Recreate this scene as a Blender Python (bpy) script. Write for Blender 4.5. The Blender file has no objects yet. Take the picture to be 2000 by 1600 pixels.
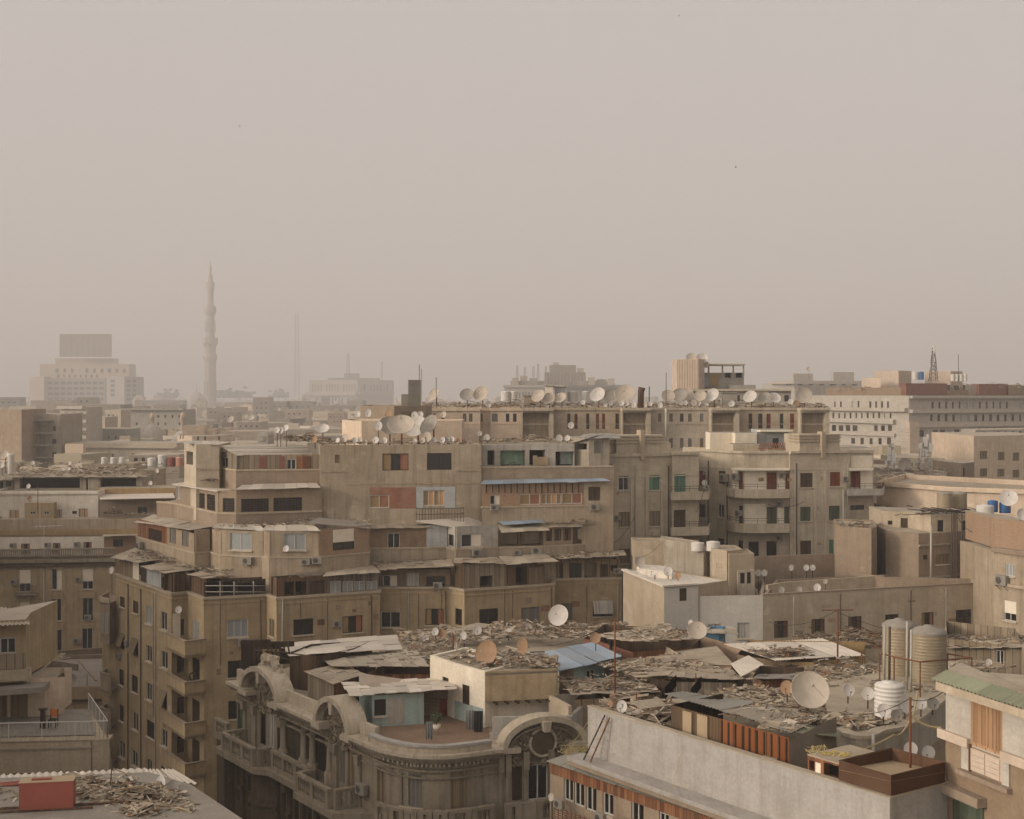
import bpy, math, random
from mathutils import Vector as V, Matrix
R = random.Random(7)
SC = bpy.context.scene
COL = SC.collection
# photo geometry: focal length in photo pixels, principal column, horizon row, camera height
F = 2750.; CX = 1000.; HY = 768.; CH = 40.
def X(px, Y): return (px-CX)/F*Y
def Z(py, Y): return CH-(py-HY)/F*Y
def FY(Y): return Y if Y < 200 else Y*(1+.75*(Y-200)/1300)   # hazy parts of the city lie far out
def P(px, py, Y): return V((X(px, Y), Y, Z(py, Y)))
def G(px, py, z): return P(px, py, (CH-z)*F/(py-HY))
def C(z, pts): return [G(a, b, z).to_2d() for a, b in pts]      # chain of plan points seen on a level edge
def CYF(pts): return [V((X(a, FY(y)), FY(y))) for a, y in pts]
def ZF(py, Y): return Z(py, FY(Y))
def CY(pts): return [V((X(a, y), y)) for a, y in pts]           # chain of plan points from column and distance

# ---------------------------------------------------------------- materials
MATS = {}; PG = .8
def srgb(h):
    h = h.lstrip('#'); o = []
    for i in (0, 2, 4):
        c = int(h[i:i+2], 16)/255
        o.append(c/12.92 if c <= .04045 else ((c+.055)/1.055)**2.4)
    return tuple(o)+(1,)
class NT:
    def __init__(s, name):
        s.m = bpy.data.materials.new(name); s.m.use_nodes = True
        s.t = s.m.node_tree; s.n = s.t.nodes; s.b = s.n['Principled BSDF']
    def new(s, ty, **k):
        o = s.n.new(ty)
        for a, v in k.items():
            if a.startswith('i_'): o.inputs[a[2:].replace('_', ' ')].default_value = v
            else: setattr(o, a, v)
        return o
    def l(s, a, b): s.t.links.new(a, b)
    def uv(s, sx, sy, off=(0, 0, 0), rot=0):
        c = s.new('ShaderNodeTexCoord'); m = s.new('ShaderNodeMapping')
        m.inputs['Scale'].default_value = (sx, sy, 1); m.inputs['Location'].default_value = off
        m.inputs['Rotation'].default_value = (0, 0, rot)
        s.l(c.outputs['UV'], m.inputs['Vector']); return m.outputs[0]
    def noise(s, vec, scale, detail=4, rough=.6):
        t = s.new('ShaderNodeTexNoise'); t.inputs['Scale'].default_value = scale
        t.inputs['Detail'].default_value = detail; t.inputs['Roughness'].default_value = rough
        s.l(vec, t.inputs['Vector']); return t.outputs['Fac']
    def ramp(s, fac, a, b):
        r = s.new('ShaderNodeMapRange'); r.inputs['From Min'].default_value = a; r.inputs['From Max'].default_value = b
        s.l(fac, r.inputs['Value']); return r.outputs[0]
    def mix(s, fac, a, b):
        m = s.new('ShaderNodeMix', data_type='RGBA')
        for v, i in ((fac, 0), (a, 6), (b, 7)):
            if hasattr(v, 'is_linked'): s.l(v, m.inputs[i])
            else: m.inputs[i].default_value = v
        return m.outputs[2]
    def mul(s, a, k):
        m = s.new('ShaderNodeMath', operation='MULTIPLY'); s.l(a, m.inputs[0])
        if hasattr(k, 'is_linked'): s.l(k, m.inputs[1])
        else: m.inputs[1].default_value = k
        return m.outputs[0]
    def bump(s, h, k, d=.05):
        b = s.new('ShaderNodeBump'); b.inputs['Strength'].default_value = k; b.inputs['Distance'].default_value = d
        s.l(h, b.inputs['Height']); s.l(b.outputs[0], s.b.inputs['Normal'])
def sc(c, k): return tuple(min(1, x*k) for x in c[:3])+(1,)
def plaster(name, col, dirt=.55, patch=.5, streak=.6, light=1.25, rough=.92, off=None, warm=None, gain=0):
    """stained render: broad patches, fine grain, rain streaks"""
    n = NT(name); c = srgb(col); g = sum(c[:3])/3; gn = (gain or (1.95 if g < .3 else 1.4))*PG
    c = [(x*.72+g*k*.28)*gn for x, k in zip(c, (1.02, .98, .88))]; c = tuple(x*min(1, .74/max(c)) for x in c)+(1,)
    o = off or (R.uniform(0, 90), R.uniform(0, 90), 0)
    w = warm or (c[0]*.68, c[1]*.64, c[2]*.57, 1)
    big = n.ramp(n.noise(n.uv(.13, .2, o), 1, 6, .62), .38, .68)
    mid = n.ramp(n.noise(n.uv(.8, .9, o), 1, 6, .7), .42, .7)
    st = n.ramp(n.noise(n.uv(1.5, .09, o), 1.6, 5, .65), .47, .7)
    fine = n.noise(n.uv(7, 7, o), 1, 4, .7)
    k = n.mix(n.mul(big, patch), c, w)
    k = n.mix(n.mul(mid, dirt*.75), k, sc(w, .74))
    k = n.mix(n.mul(n.ramp(n.noise(n.uv(.5, .45, (o[1], o[0], 3)), 1, 5, .6), .58, .66), .45), k, sc(c, light))
    k = n.mix(n.mul(st, streak), k, sc(w, .55))
    k = n.mix(n.mul(n.ramp(fine, .35, .75), .32), k, sc(w, .5))
    n.l(k, n.b.inputs['Base Color']); n.b.inputs['Roughness'].default_value = rough
    n.b.inputs['Specular IOR Level'].default_value = .2
    n.bump(n.noise(n.uv(3, 3, o), 1, 6, .7), .35, .06)
    MATS[name] = n.m; return n.m
def bricks(name, col, col2, mortar='#8a7a66', bw=.25, bh=.075, patch=.35):
    n = NT(name); o = (R.uniform(0, 50), R.uniform(0, 50), 0)
    b = n.new('ShaderNodeTexBrick'); n.l(n.uv(1, 1, o), b.inputs['Vector'])
    b.inputs['Scale'].default_value = 1; b.inputs['Brick Width'].default_value = bw; b.inputs['Row Height'].default_value = bh
    b.inputs['Mortar Size'].default_value = .008
    b.inputs['Color1'].default_value = srgb(col); b.inputs['Color2'].default_value = srgb(col2); b.inputs['Mortar'].default_value = srgb(mortar)
    big = n.ramp(n.noise(n.uv(.5, .5, o), 1, 6, .65), .45, .62)
    k = n.mix(n.mul(big, patch), b.outputs['Color'], srgb(mortar))
    k = n.mix(n.mul(n.ramp(n.noise(n.uv(1.2, .2, o), 1.3, 4), .5, .75), .5), k, sc(srgb(col), .45))
    n.l(k, n.b.inputs['Base Color']); n.b.inputs['Roughness'].default_value = .95
    n.bump(b.outputs['Fac'], .4, .02); MATS[name] = n.m; return n.m
def planks(name, cols, width=.16, horiz=False, rough=.85, var=1.):
    """boards: one tone per board, grain along it, grime"""
    n = NT(name); o = (R.uniform(0, 50), R.uniform(0, 50), 0)
    u = n.uv(1, 1, o); sp = n.new('ShaderNodeSeparateXYZ'); n.l(u, sp.inputs[0])
    q = n.mul(sp.outputs[1 if horiz else 0], 1/width)
    fl = n.new('ShaderNodeMath', operation='FLOOR'); n.l(q, fl.inputs[0])
    wn = n.new('ShaderNodeTexWhiteNoise', noise_dimensions='1D'); n.l(fl.outputs[0], wn.inputs['W'])
    cr = n.new('ShaderNodeValToRGB'); cr.color_ramp.interpolation = 'CONSTANT'
    e = cr.color_ramp.elements; e[0].color = srgb(cols[0]); e[0].position = 0
    while len(e) > 1 and len(e) > len(cols): e.remove(e[-1])
    for i, cc in enumerate(cols[1:], 1):
        el = e[i] if i < len(e) else e.new(i/len(cols)); el.position = i/len(cols); el.color = srgb(cc)
    n.l(wn.outputs['Value'], cr.inputs[0])
    gv = n.uv(.6, 14, o) if horiz else n.uv(14, .6, o)
    k = n.mix(n.mul(n.ramp(n.noise(gv, 1, 5, .65), .4, .75), .5*var), cr.outputs[0], sc(srgb(cols[0]), .4))
    k = n.mix(n.mul(n.ramp(n.noise(n.uv(.7, .5, o), 1, 5), .5, .7), .45*var), k, srgb('#5d5142'))
    fr = n.new('ShaderNodeMath', operation='FRACT'); n.l(q, fr.inputs[0])
    gap = n.new('ShaderNodeMath', operation='LESS_THAN'); gap.inputs[1].default_value = .09; n.l(fr.outputs[0], gap.inputs[0])
    k = n.mix(n.mul(gap.outputs[0], .75), k, (.012, .009, .006, 1))
    n.l(k, n.b.inputs['Base Color']); n.b.inputs['Roughness'].default_value = rough; n.b.inputs['Specular IOR Level'].default_value = .25
    n.bump(n.noise(gv, 1, 4), .3, .02); MATS[name] = n.m; return n.m
def sheet(name, col, rust='#5a3a22', amt=.35, rough=.7, dust=.4, metal=0.):
    """dusty sheet roofing: a tone per sheet, dust and rust"""
    n = NT(name); o = (R.uniform(0, 50), R.uniform(0, 50), 0); c = srgb(col)
    wn = n.new('ShaderNodeNewGeometry')
    k = n.mix(wn.outputs['Random Per Island'], sc(c, .78), sc(c, 1.16))
    k = n.mix(n.mul(n.ramp(n.noise(n.uv(.9, .6, o), 1, 6, .7), .5, .72), amt), k, srgb(rust))
    k = n.mix(n.mul(n.ramp(n.noise(n.uv(.25, .25, o), 1, 5, .65), .42, .7), dust), k, srgb('#a39583'))
    k = n.mix(n.mul(n.ramp(n.noise(n.uv(6, 6, o), 1, 4, .7), .45, .8), .3), k, sc(c, .5))
    n.l(k, n.b.inputs['Base Color']); n.b.inputs['Roughness'].default_value = rough; n.b.inputs['Metallic'].default_value = metal
    n.b.inputs['Specular IOR Level'].default_value = .25
    MATS[name] = n.m; return n.m
def plain(name, col, rough=.6, metal=0., var=.3, spec=.3):
    n = NT(name); c = srgb(col)
    k = n.mix(n.mul(n.ramp(n.noise(n.uv(1.7, 1.1, (R.uniform(0, 9), 3, 0)), 1.5, 5, .65), .4, .75), var), c, sc(c, .5))
    n.l(k, n.b.inputs['Base Color']); n.b.inputs['Roughness'].default_value = rough; n.b.inputs['Metallic'].default_value = metal
    n.b.inputs['Specular IOR Level'].default_value = spec; MATS[name] = n.m; return n.m
def isl(name, cols, rough=.9):
    """loose bits: every piece takes its own tone"""
    n = NT(name); g = n.new('ShaderNodeNewGeometry'); cr = n.new('ShaderNodeValToRGB'); cr.color_ramp.interpolation = 'CONSTANT'
    e = cr.color_ramp.elements; e[0].color = srgb(cols[0]); e[1].position = 1/len(cols); e[1].color = srgb(cols[1])
    for i, cc in enumerate(cols[2:], 2): el = e.new(i/len(cols)); el.color = srgb(cc)
    n.l(g.outputs['Random Per Island'], cr.inputs[0])
    k = n.mix(n.mul(n.ramp(n.noise(n.uv(5, 5), 1, 4), .4, .75), .4), cr.outputs[0], srgb('#4a4034'))
    n.l(k, n.b.inputs['Base Color']); n.b.inputs['Roughness'].default_value = rough; n.b.inputs['Specular IOR Level'].default_value = .2
    MATS[name] = n.m; return n.m
def m(k): return MATS[k] if isinstance(k, str) else k

# ---------------------------------------------------------------- mesh builder
class MB:
    def __init__(s): s.v = []; s.f = []; s.s = []
    def q(s, *p, smooth=False):
        i = len(s.v); s.v += [V(a) for a in p]; s.f.append(tuple(range(i, i+len(p)))); s.s.append(smooth)
    def hexa(s, p):          # 4 lower corners, 4 upper corners (same winding)
        i = len(s.v); s.v += [V(a) for a in p]
        for f in ((3, 2, 1, 0), (4, 5, 6, 7), (0, 1, 5, 4), (1, 2, 6, 5), (2, 3, 7, 6), (3, 0, 4, 7)):
            s.f.append(tuple(i+j for j in f)); s.s.append(False)
    def box(s, c, sx, sy, sz, rz=0, tilt=None):
        c = V(c); mt = Matrix.Rotation(rz, 3, 'Z')
        if tilt: mt = mt @ Matrix.Rotation(tilt[0], 3, 'X') @ Matrix.Rotation(tilt[1], 3, 'Y')
        s.hexa([c+mt @ V((a*sx/2, b*sy/2, d*sz/2)) for d in (-1, 1) for a, b in ((-1, -1), (1, -1), (1, 1), (-1, 1))])
    def prism(s, poly, z0, z1, top=True, bot=False):
        n = len(poly); i = len(s.v)
        s.v += [V((p[0], p[1], z0)) for p in poly]+[V((p[0], p[1], z1)) for p in poly]
        for k in range(n): s.f.append((i+k, i+(k+1) % n, i+n+(k+1) % n, i+n+k)); s.s.append(False)
        if top: s.f.append(tuple(range(i+n, i+2*n))); s.s.append(False)
        if bot: s.f.append(tuple(range(i+n-1, i-1, -1))); s.s.append(False)
    def tube(s, pts, r, n=6, cap=True):
        pts = [V(p) for p in pts]; i = len(s.v); N = len(pts); rr = r if isinstance(r, (list, tuple)) else [r]*N
        for k, p in enumerate(pts):
            d = (pts[min(k+1, N-1)]-pts[max(k-1, 0)]).normalized()
            a = d.cross(V((0, 0, 1))) if abs(d.z) < .9 else d.cross(V((1, 0, 0)))
            a.normalize(); b = d.cross(a)
            s.v += [p+(a*math.cos(t*2*math.pi/n)+b*math.sin(t*2*math.pi/n))*rr[k] for t in range(n)]
        for k in range(N-1):
            for t in range(n):
                s.f.append((i+k*n+t, i+k*n+(t+1) % n, i+(k+1)*n+(t+1) % n, i+(k+1)*n+t)); s.s.append(n > 5)
        if cap:
            s.f.append(tuple(i+t for t in range(n-1, -1, -1))); s.s.append(False)
            s.f.append(tuple(i+(N-1)*n+t for t in range(n))); s.s.append(False)
    def lathe(s, prof, n=20, c=(0, 0, 0), smooth=True, ax=None):
        i = len(s.v); c = V(c)
        for r, z in prof: s.v += [c+V((r*math.cos(t*2*math.pi/n), r*math.sin(t*2*math.pi/n), z)) for t in range(n)]
        for k in range(len(prof)-1):
            for t in range(n):
                s.f.append((i+k*n+t, i+k*n+(t+1) % n, i+(k+1)*n+(t+1) % n, i+(k+1)*n+t)); s.s.append(smooth)
    def slab(s, a, b, c, d, th):
        dz = V((0, 0, th)); s.hexa([V(a)-dz, V(b)-dz, V(c)-dz, V(d)-dz, a, b, c, d])
    def build(s, name, mat, parent=None, origin=None):
        me = bpy.data.meshes.new(name); o = origin or V((0, 0, 0))
        me.from_pydata([tuple(p-o) for p in s.v], [], s.f)
        me.polygons.foreach_set('use_smooth', s.s)
        uv = me.uv_layers.new(name='UVMap').data
        for p in me.polygons:
            nn = p.normal
            if abs(nn.z) > .75:
                for li in p.loop_indices: v = s.v[me.loops[li].vertex_index]; uv[li].uv = (v.x, v.y)
            else:
                h = math.hypot(nn.x, nn.y) or 1; tx, ty = -nn.y/h, nn.x/h
                for li in p.loop_indices: v = s.v[me.loops[li].vertex_index]; uv[li].uv = (v.x*tx+v.y*ty, v.z)
        me.materials.append(m(mat))
        ob = bpy.data.objects.new(name, me); COL.objects.link(ob)
        if parent: ob.parent = parent
        elif origin: ob.location = o
        return ob
def tag(o, label=None, cat=None, group=None, kind=None):
    if label: o['label'] = label
    if cat: o['category'] = cat
    if group: o['group'] = group
    if kind: o['kind'] = kind
    return o
def empty(name, loc, label=None, cat=None, group=None):
    o = bpy.data.objects.new(name, None); o.empty_display_size = .5; o.location = loc; COL.objects.link(o)
    return tag(o, label, cat, group)
def one(mb, name, mat, label, cat, group=None, kind=None):
    """a thing of a single mesh, its origin at its base"""
    x = [v.x for v in mb.v]; y = [v.y for v in mb.v]; z = min(v.z for v in mb.v)
    o = mb.build(name, mat, None, V(((min(x)+max(x))/2, (min(y)+max(y))/2, z)))
    return tag(o, label, cat, group, kind)

# ---------------------------------------------------------------- walls with openings
class Wall:
    def __init__(s, A, B, z0, z1):
        s.A, s.B, s.z0, s.z1 = V(A), V(B), z0, z1
        d = s.B-s.A; s.L = d.length; s.t = d/s.L; s.n = V((s.t.y, -s.t.x)); s.holes = []
        s.ang = math.atan2(s.t.y, s.t.x)
    def at(s, px, py):
        k = (px-CX)/F                      # x = k*Y meets A + u t
        den = s.t.x-k*s.t.y
        u = (k*s.A.y-s.A.x)/den
        Y = s.A.y+u*s.t.y
        return u, Z(py, Y), Y
    def p(s, u, d, z): q = s.A+s.t*u+s.n*d; return V((q.x, q.y, z))
    def box(s, mb, u0, u1, z0, z1, d0, d1):
        mb.hexa([s.p(u0, d1, z0), s.p(u1, d1, z0), s.p(u1, d0, z0), s.p(u0, d0, z0), s.p(u0, d1, z1), s.p(u1, d1, z1), s.p(u1, d0, z1), s.p(u0, d0, z1)])
    def rect(s, x0, y0, x1, y1):
        yc = (y0+y1)/2; xc = (x0+x1)/2
        u0, u1 = s.at(x0, yc)[0], s.at(x1, yc)[0]; zt, zb = s.at(xc, y0)[1], s.at(xc, y1)[1]
        if u0 > u1: u0, u1 = u1, u0
        return u0, u1, zb, zt
    def mesh(s, mb):
        us = {0, s.L}; zs = {s.z0, s.z1}; hs = []
        for a, b, c, d, r in s.holes:
            a, b, c, d = max(a, .02), min(b, s.L-.02), max(c, s.z0+.02), min(d, s.z1-.02)
            if b-a > .05 and d-c > .05: hs.append((a, b, c, d, r)); us |= {a, b}; zs |= {c, d}
        us = sorted(us); zs = sorted(zs)
        for j in range(len(zs)-1):
            zm = (zs[j]+zs[j+1])/2; run = None
            for i in range(len(us)-1):
                um = (us[i]+us[i+1])/2
                hit = any(a < um < b and c < zm < d for a, b, c, d, r in hs)
                if not hit and run is None: run = us[i]
                if run is not None and (hit or i == len(us)-2):
                    e = us[i] if hit else us[i+1]
                    mb.q(s.p(run, 0, zs[j]), s.p(e, 0, zs[j]), s.p(e, 0, zs[j+1]), s.p(run, 0, zs[j+1])); run = None
        for a, b, c, d, r in hs:
            mb.q(s.p(a, 0, c), s.p(a, -r, c), s.p(a, -r, d), s.p(a, 0, d)); mb.q(s.p(b, -r, c), s.p(b, 0, c), s.p(b, 0, d), s.p(b, -r, d))
            mb.q(s.p(a, 0, c), s.p(b, 0, c), s.p(b, -r, c), s.p(a, -r, c)); mb.q(s.p(a, -r, d), s.p(b, -r, d), s.p(b, 0, d), s.p(a, 0, d))
def offs(pts, d, closed=False):
    n = len(pts); o = []
    for i, p in enumerate(pts):
        ns = []
        for a, b in ((i-1, i), (i, i+1)):
            if closed or (a >= 0 and b < n):
                t = (pts[b % n]-pts[a % n]).normalized(); ns.append(V((t.y, -t.x)))
        q = ns[0] if len(ns) == 1 else (ns[0]+ns[1])
        q = q.normalized(); k = max(.45, q.dot(ns[0])); o.append(p+q*(d/k))
    return o
def band(mb, pts, z0, z1, do, di, smooth=False):
    """a strip along a plan chain: from di behind to do in front of it"""
    a, b = offs(pts, do), offs(pts, di); n = len(pts)
    v = lambda p, z: V((p.x, p.y, z))
    for i in range(n-1):
        mb.q(v(a[i], z0), v(a[i+1], z0), v(a[i+1], z1), v(a[i], z1), smooth=smooth); mb.q(v(b[i+1], z0), v(b[i], z0), v(b[i], z1), v(b[i+1], z1), smooth=smooth)
        mb.q(v(a[i], z1), v(a[i+1], z1), v(b[i+1], z1), v(b[i], z1)); mb.q(v(b[i], z0), v(b[i+1], z0), v(a[i+1], z0), v(a[i], z0))
    for i, w in ((0, 1), (n-1, -1)):
        f = [v(b[i], z0), v(a[i], z0), v(a[i], z1), v(b[i], z1)]; mb.q(*(f if w > 0 else f[::-1]))

class Bld:
    def __init__(s, name, label, cat, at, group=None):
        s.root = empty(name, (at[0], at[1], at[2] if len(at) > 2 else 0), label, cat, group); s.o = V(s.root.location); s.pend = []; s.patches = []
    def part(s, mb, name, mat, parent=None, label=None):
        o = mb.build(name, mat, parent or s.root, s.o)
        if label: o['label'] = label
        return o
    def walls(s, pts, z0, z1, mat, name='wall', label=None):
        w = [Wall(pts[i], pts[i+1], z0, z1) for i in range(len(pts)-1)]
        s.pend.append((w, name, mat, label)); return w
    def block(s, pts, z0, z1, mat, back=8, dirn=(0, 1), name='wall', roof='roofdust', par=.0, th=.22, roofname='roof', parmat=None):
        b = V(dirn).normalized()*back; poly = list(pts)+[pts[-1]+b, pts[0]+b]; n = len(poly)
        w = [Wall(poly[i], poly[(i+1) % n], z0, z1) for i in range(n)]; s.pend.append((w, name, mat, None))
        mb = MB(); i = offs(poly, -th, True) if par else poly
        zr = z1-par
        mb.q(*[V((p.x, p.y, zr)) for p in i])
        s.part(mb, roofname, roof)
        if par:
            mb = MB(); j = n
            for k in range(n):
                a, c, d, e = poly[k], poly[(k+1) % n], i[(k+1) % n], i[k]
                mb.q((a.x, a.y, z1), (c.x, c.y, z1), (d.x, d.y, z1), (e.x, e.y, z1)); mb.q((d.x, d.y, zr), (e.x, e.y, zr), (e.x, e.y, z1), (d.x, d.y, z1))
            s.part(mb, 'parapet', parmat or mat)
        return w[:len(pts)-1]
    def cornice(s, pts, z0, z1, do, di, mat, name='cornice', smooth=False):
        mb = MB(); band(mb, pts, z0, z1, do, di, smooth); return s.part(mb, name, mat)
    def finish(s):
        for w, r, mat, name, d in s.patches:
            u0, u1, z0, z1 = w.rect(*r); mb = MB(); us = {u0, u1}; zs = {z0, z1}
            for a, b_, c, e, q in w.holes: us |= {x for x in (a, b_) if u0 < x < u1}; zs |= {x for x in (c, e) if z0 < x < z1}
            us = sorted(us); zs = sorted(zs)
            for i in range(len(us)-1):
                for j in range(len(zs)-1):
                    um, zm = (us[i]+us[i+1])/2, (zs[j]+zs[j+1])/2
                    if not any(a < um < b_ and c < zm < e for a, b_, c, e, q in w.holes): w.box(mb, us[i], us[i+1], zs[j], zs[j+1], .002, d)
            if mb.v: s.part(mb, name, mat)
        s.patches = []
        for w, name, mat, lab in s.pend:
            mb = MB()
            for k in w: k.mesh(mb)
            s.part(mb, name, mat, None, lab)
        s.pend = []
    # ---------------- windows
    def win(s, w, r, st='dark', px=True, name=None):
        u0, u1, z0, z1 = w.rect(*r) if px else r
        window(s, w, u0, u1, z0, z1, st, name)
ST = {  # style: frame material, bar, pane materials (left to right), extras
 'dark': ('wood_dk', .05, ['glass']), 'dark2': ('wood_dk', .05, ['glass', 'glass']), 'w2': ('alu', .06, ['glass', 'glass']), 'w3': ('alu', .07, ['curtain', 'curtain', 'curtain']),
 'wl': ('alu', .06, ['glass', 'pale']), 'wg': ('alu', .06, ['glassgrey', 'glassgrey']), 'wb': ('alu', .06, ['board', 'boardred']), 'b2': ('wood_dk', .06, ['board', 'glass', 'boardred']),
 'b4': ('alu', .06, ['board', 'board', 'paper', 'board']), 'wy': ('alu', .06, ['board', 'paper', 'board', 'paper']), 'hole': (None, 0, ['void']), 'flat': (None, 0, ['glass']), 'flatb': (None, 0, ['glassbrown']), 'flatc': (None, 0, ['glassgrey'])}
SH = {'br': 'sh_brown', 'rd': 'sh_red', 'gr': 'sh_green', 'dg': 'sh_dkgreen', 'tn': 'sh_tan', 'wt': 'sh_white', 'gy': 'sh_grey', 'or': 'sh_orange'}
def window(b, w, u0, u1, z0, z1, st, name=None):
    W, H = u1-u0, z1-z0; dep = .16
    if W < .1 or H < .1: return
    sill = st.endswith('_'); st = st.rstrip('_')
    if st[:2] in ('sh', 'ro', 'lo'):     # closed shutters, roller slats, louvres
        k = SH[st[2:4]]; dep = .12
        w.holes.append((u0, u1, z0, z1, dep)); mb = MB()
        for a, c in ((u0, u0+.05), (u1-.05, u1)): w.box(mb, a, c, z0, z1, -dep-.02, -.02)
        w.box(mb, u0+.05, u1-.05, z1-.05, z1, -dep-.02, -.02); w.box(mb, u0+.05, u1-.05, z0, z0+.05, -dep-.02, -.02)
        o = b.part(mb, name or 'window', k if st[:2] != 'lo' else 'sh_frame')
        i0, i1 = u0+.05, u1-.05
        nl = max(1, int(st[4:] or max(2, round(W/.45))))
        if st[:2] == 'sh':
            lw = (i1-i0)/nl
            for j in range(nl):
                mb = MB(); a = i0+j*lw
                w.box(mb, a+.01, a+.06, z0+.05, z1-.05, -dep, -.05); w.box(mb, a+lw-.06, a+lw-.01, z0+.05, z1-.05, -dep, -.05)
                w.box(mb, a+.06, a+lw-.06, z0+.05, z1-.05, -dep, -.085)
                for q in (.05, .5, .94): w.box(mb, a+.06, a+lw-.06, z0+H*q-.03+.03, z0+H*q+.05, -.085, -.06)
                b.part(mb, 'shutter', k, o)
        elif st[:2] == 'ro':
            mb = MB(); w.box(mb, i0, i1, z0+.05, z1-.05, -dep-.03, -dep); n = max(4, int(H/.09))
            for j in range(n): zz = z0+.05+(H-.1)*j/n; w.box(mb, i0, i1, zz+.006, zz+(H-.1)/n-.012, -dep, -dep+.022)
            b.part(mb, 'roller_shutter', k, o)
        else:
            lw = (i1-i0)/nl
            for j in range(nl):
                mb = MB(); a = i0+j*lw
                for c, d in ((a+.01, a+.06), (a+lw-.06, a+lw-.01)): w.box(mb, c, d, z0+.05, z1-.05, -.1, -.03)
                w.box(mb, a+.06, a+lw-.06, z1-.12, z1-.05, -.1, -.03); w.box(mb, a+.06, a+lw-.06, z0+.05, z0+.12, -.1, -.03)
                n = max(4, int(H/.05))
                for q in range(n):
                    zz = z0+.12+(H-.24)*q/n
                    mb.hexa([w.p(a+.06, -.045, zz), w.p(a+lw-.06, -.045, zz), w.p(a+lw-.06, -.09, zz+.035), w.p(a+.06, -.09, zz+.035), w.p(a+.06, -.04, zz+.008), w.p(a+lw-.06, -.04, zz+.008), w.p(a+lw-.06, -.085, zz+.043), w.p(a+.06, -.085, zz+.043)])
                b.part(mb, 'shutter', k, o)
    elif st.startswith('awn'):           # roller blind pushed out at the foot
        k = SH.get(st[3:5], 'sh_tan'); w.holes.append((u0, u1, z0, z1, .2)); mb = MB(); w.box(mb, u0, u1, z0, z1, -.24, -.2)
        o = b.part(mb, name or 'window', 'void'); mb = MB(); h = H*.78; out = H*.32
        mb.slab(w.p(u0, out, z1-h), w.p(u1, out, z1-h), w.p(u1, .02, z1), w.p(u0, .02, z1), .025)
        for j in range(1, 3): a = u0+W*j/3; mb.slab(w.p(a-.02, out+.01, z1-h+.02), w.p(a+.02, out+.01, z1-h+.02), w.p(a+.02, .03, z1+.02), w.p(a-.02, .03, z1+.02), .02)
        b.part(mb, 'awning_shutter', k, o)
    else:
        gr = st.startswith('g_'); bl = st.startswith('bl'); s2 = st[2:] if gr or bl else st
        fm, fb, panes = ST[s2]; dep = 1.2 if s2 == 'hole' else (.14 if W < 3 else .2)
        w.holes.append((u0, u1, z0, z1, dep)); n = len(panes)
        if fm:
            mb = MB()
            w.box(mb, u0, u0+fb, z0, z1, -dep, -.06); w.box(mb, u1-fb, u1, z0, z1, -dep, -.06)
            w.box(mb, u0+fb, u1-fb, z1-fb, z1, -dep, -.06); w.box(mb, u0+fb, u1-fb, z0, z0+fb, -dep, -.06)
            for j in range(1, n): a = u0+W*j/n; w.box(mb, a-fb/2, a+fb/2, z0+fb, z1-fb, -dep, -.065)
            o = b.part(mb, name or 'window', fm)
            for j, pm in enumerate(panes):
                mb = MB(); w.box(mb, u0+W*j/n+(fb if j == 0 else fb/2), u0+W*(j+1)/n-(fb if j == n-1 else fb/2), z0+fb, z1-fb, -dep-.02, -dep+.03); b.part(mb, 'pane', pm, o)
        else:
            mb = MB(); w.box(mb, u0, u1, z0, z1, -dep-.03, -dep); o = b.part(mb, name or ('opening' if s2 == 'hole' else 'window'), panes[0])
        if gr:
            mb = MB()
            for j in range(max(3, int(W/.12))): a = u0+W*(j+.5)/max(3, int(W/.12)); w.box(mb, a-.012, a+.012, z0, z1, -.05, -.026)
            for j in range(1, 6): zz = z0+H*j/6; w.box(mb, u0, u1, zz-.012, zz+.012, -.025, -.005)
            b.part(mb, 'grille', 'iron', o)
        if bl:
            mb = MB(); w.box(mb, u0+.03, u1-.03, z0+H*.38, z1-.02, -.05, -.02); b.part(mb, 'blind', 'pale', o)
    if sill:
        mb = MB(); w.box(mb, u0-.1, u1+.1, z0-.09, z0-.003, -.08, .13); b.part(mb, 'sill', 'sill', o)

# ---------------------------------------------------------------- sheets, boards, rubble
def corr(mb, a, b, c, d, pitch=.16, amp=.022, sw=.95, jit=.03, rag=.12):
    """corrugated sheets side by side: eave a-b in front, d-c behind; every sheet lies a little differently"""
    a, b, c, d = V(a), V(b), V(c), V(d); L = (b-a).length; n = max(1, round(L/sw)); up = (b-a).cross(d-a).normalized()
    if up.z < 0: up = -up
    for k in range(n):
        f0, f1 = k/n, min(1, (k+1)/n+.05/L); w = (f1-f0)*L; m_ = max(3, int(w/pitch)*4)
        oz = R.uniform(0, jit)+.008*(k % 2); e0 = R.uniform(-rag, rag)*.6; e1 = R.uniform(-rag, rag)*.6; dirn = (d-a).normalized(); i = len(mb.v)
        tl = R.uniform(-jit, jit)*.6
        for j in range(m_+1):
            f = f0+(f1-f0)*j/m_; h = up*(amp*math.cos(2*math.pi*w*j/m_/pitch)+oz)
            mb.v += [a.lerp(b, f)+dirn*e0+h+up*tl, d.lerp(c, f)+dirn*e1+h-up*tl]
        for j in range(m_): mb.f.append((i+2*j, i+2*j+2, i+2*j+3, i+2*j+1)); mb.s.append(True)
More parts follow.
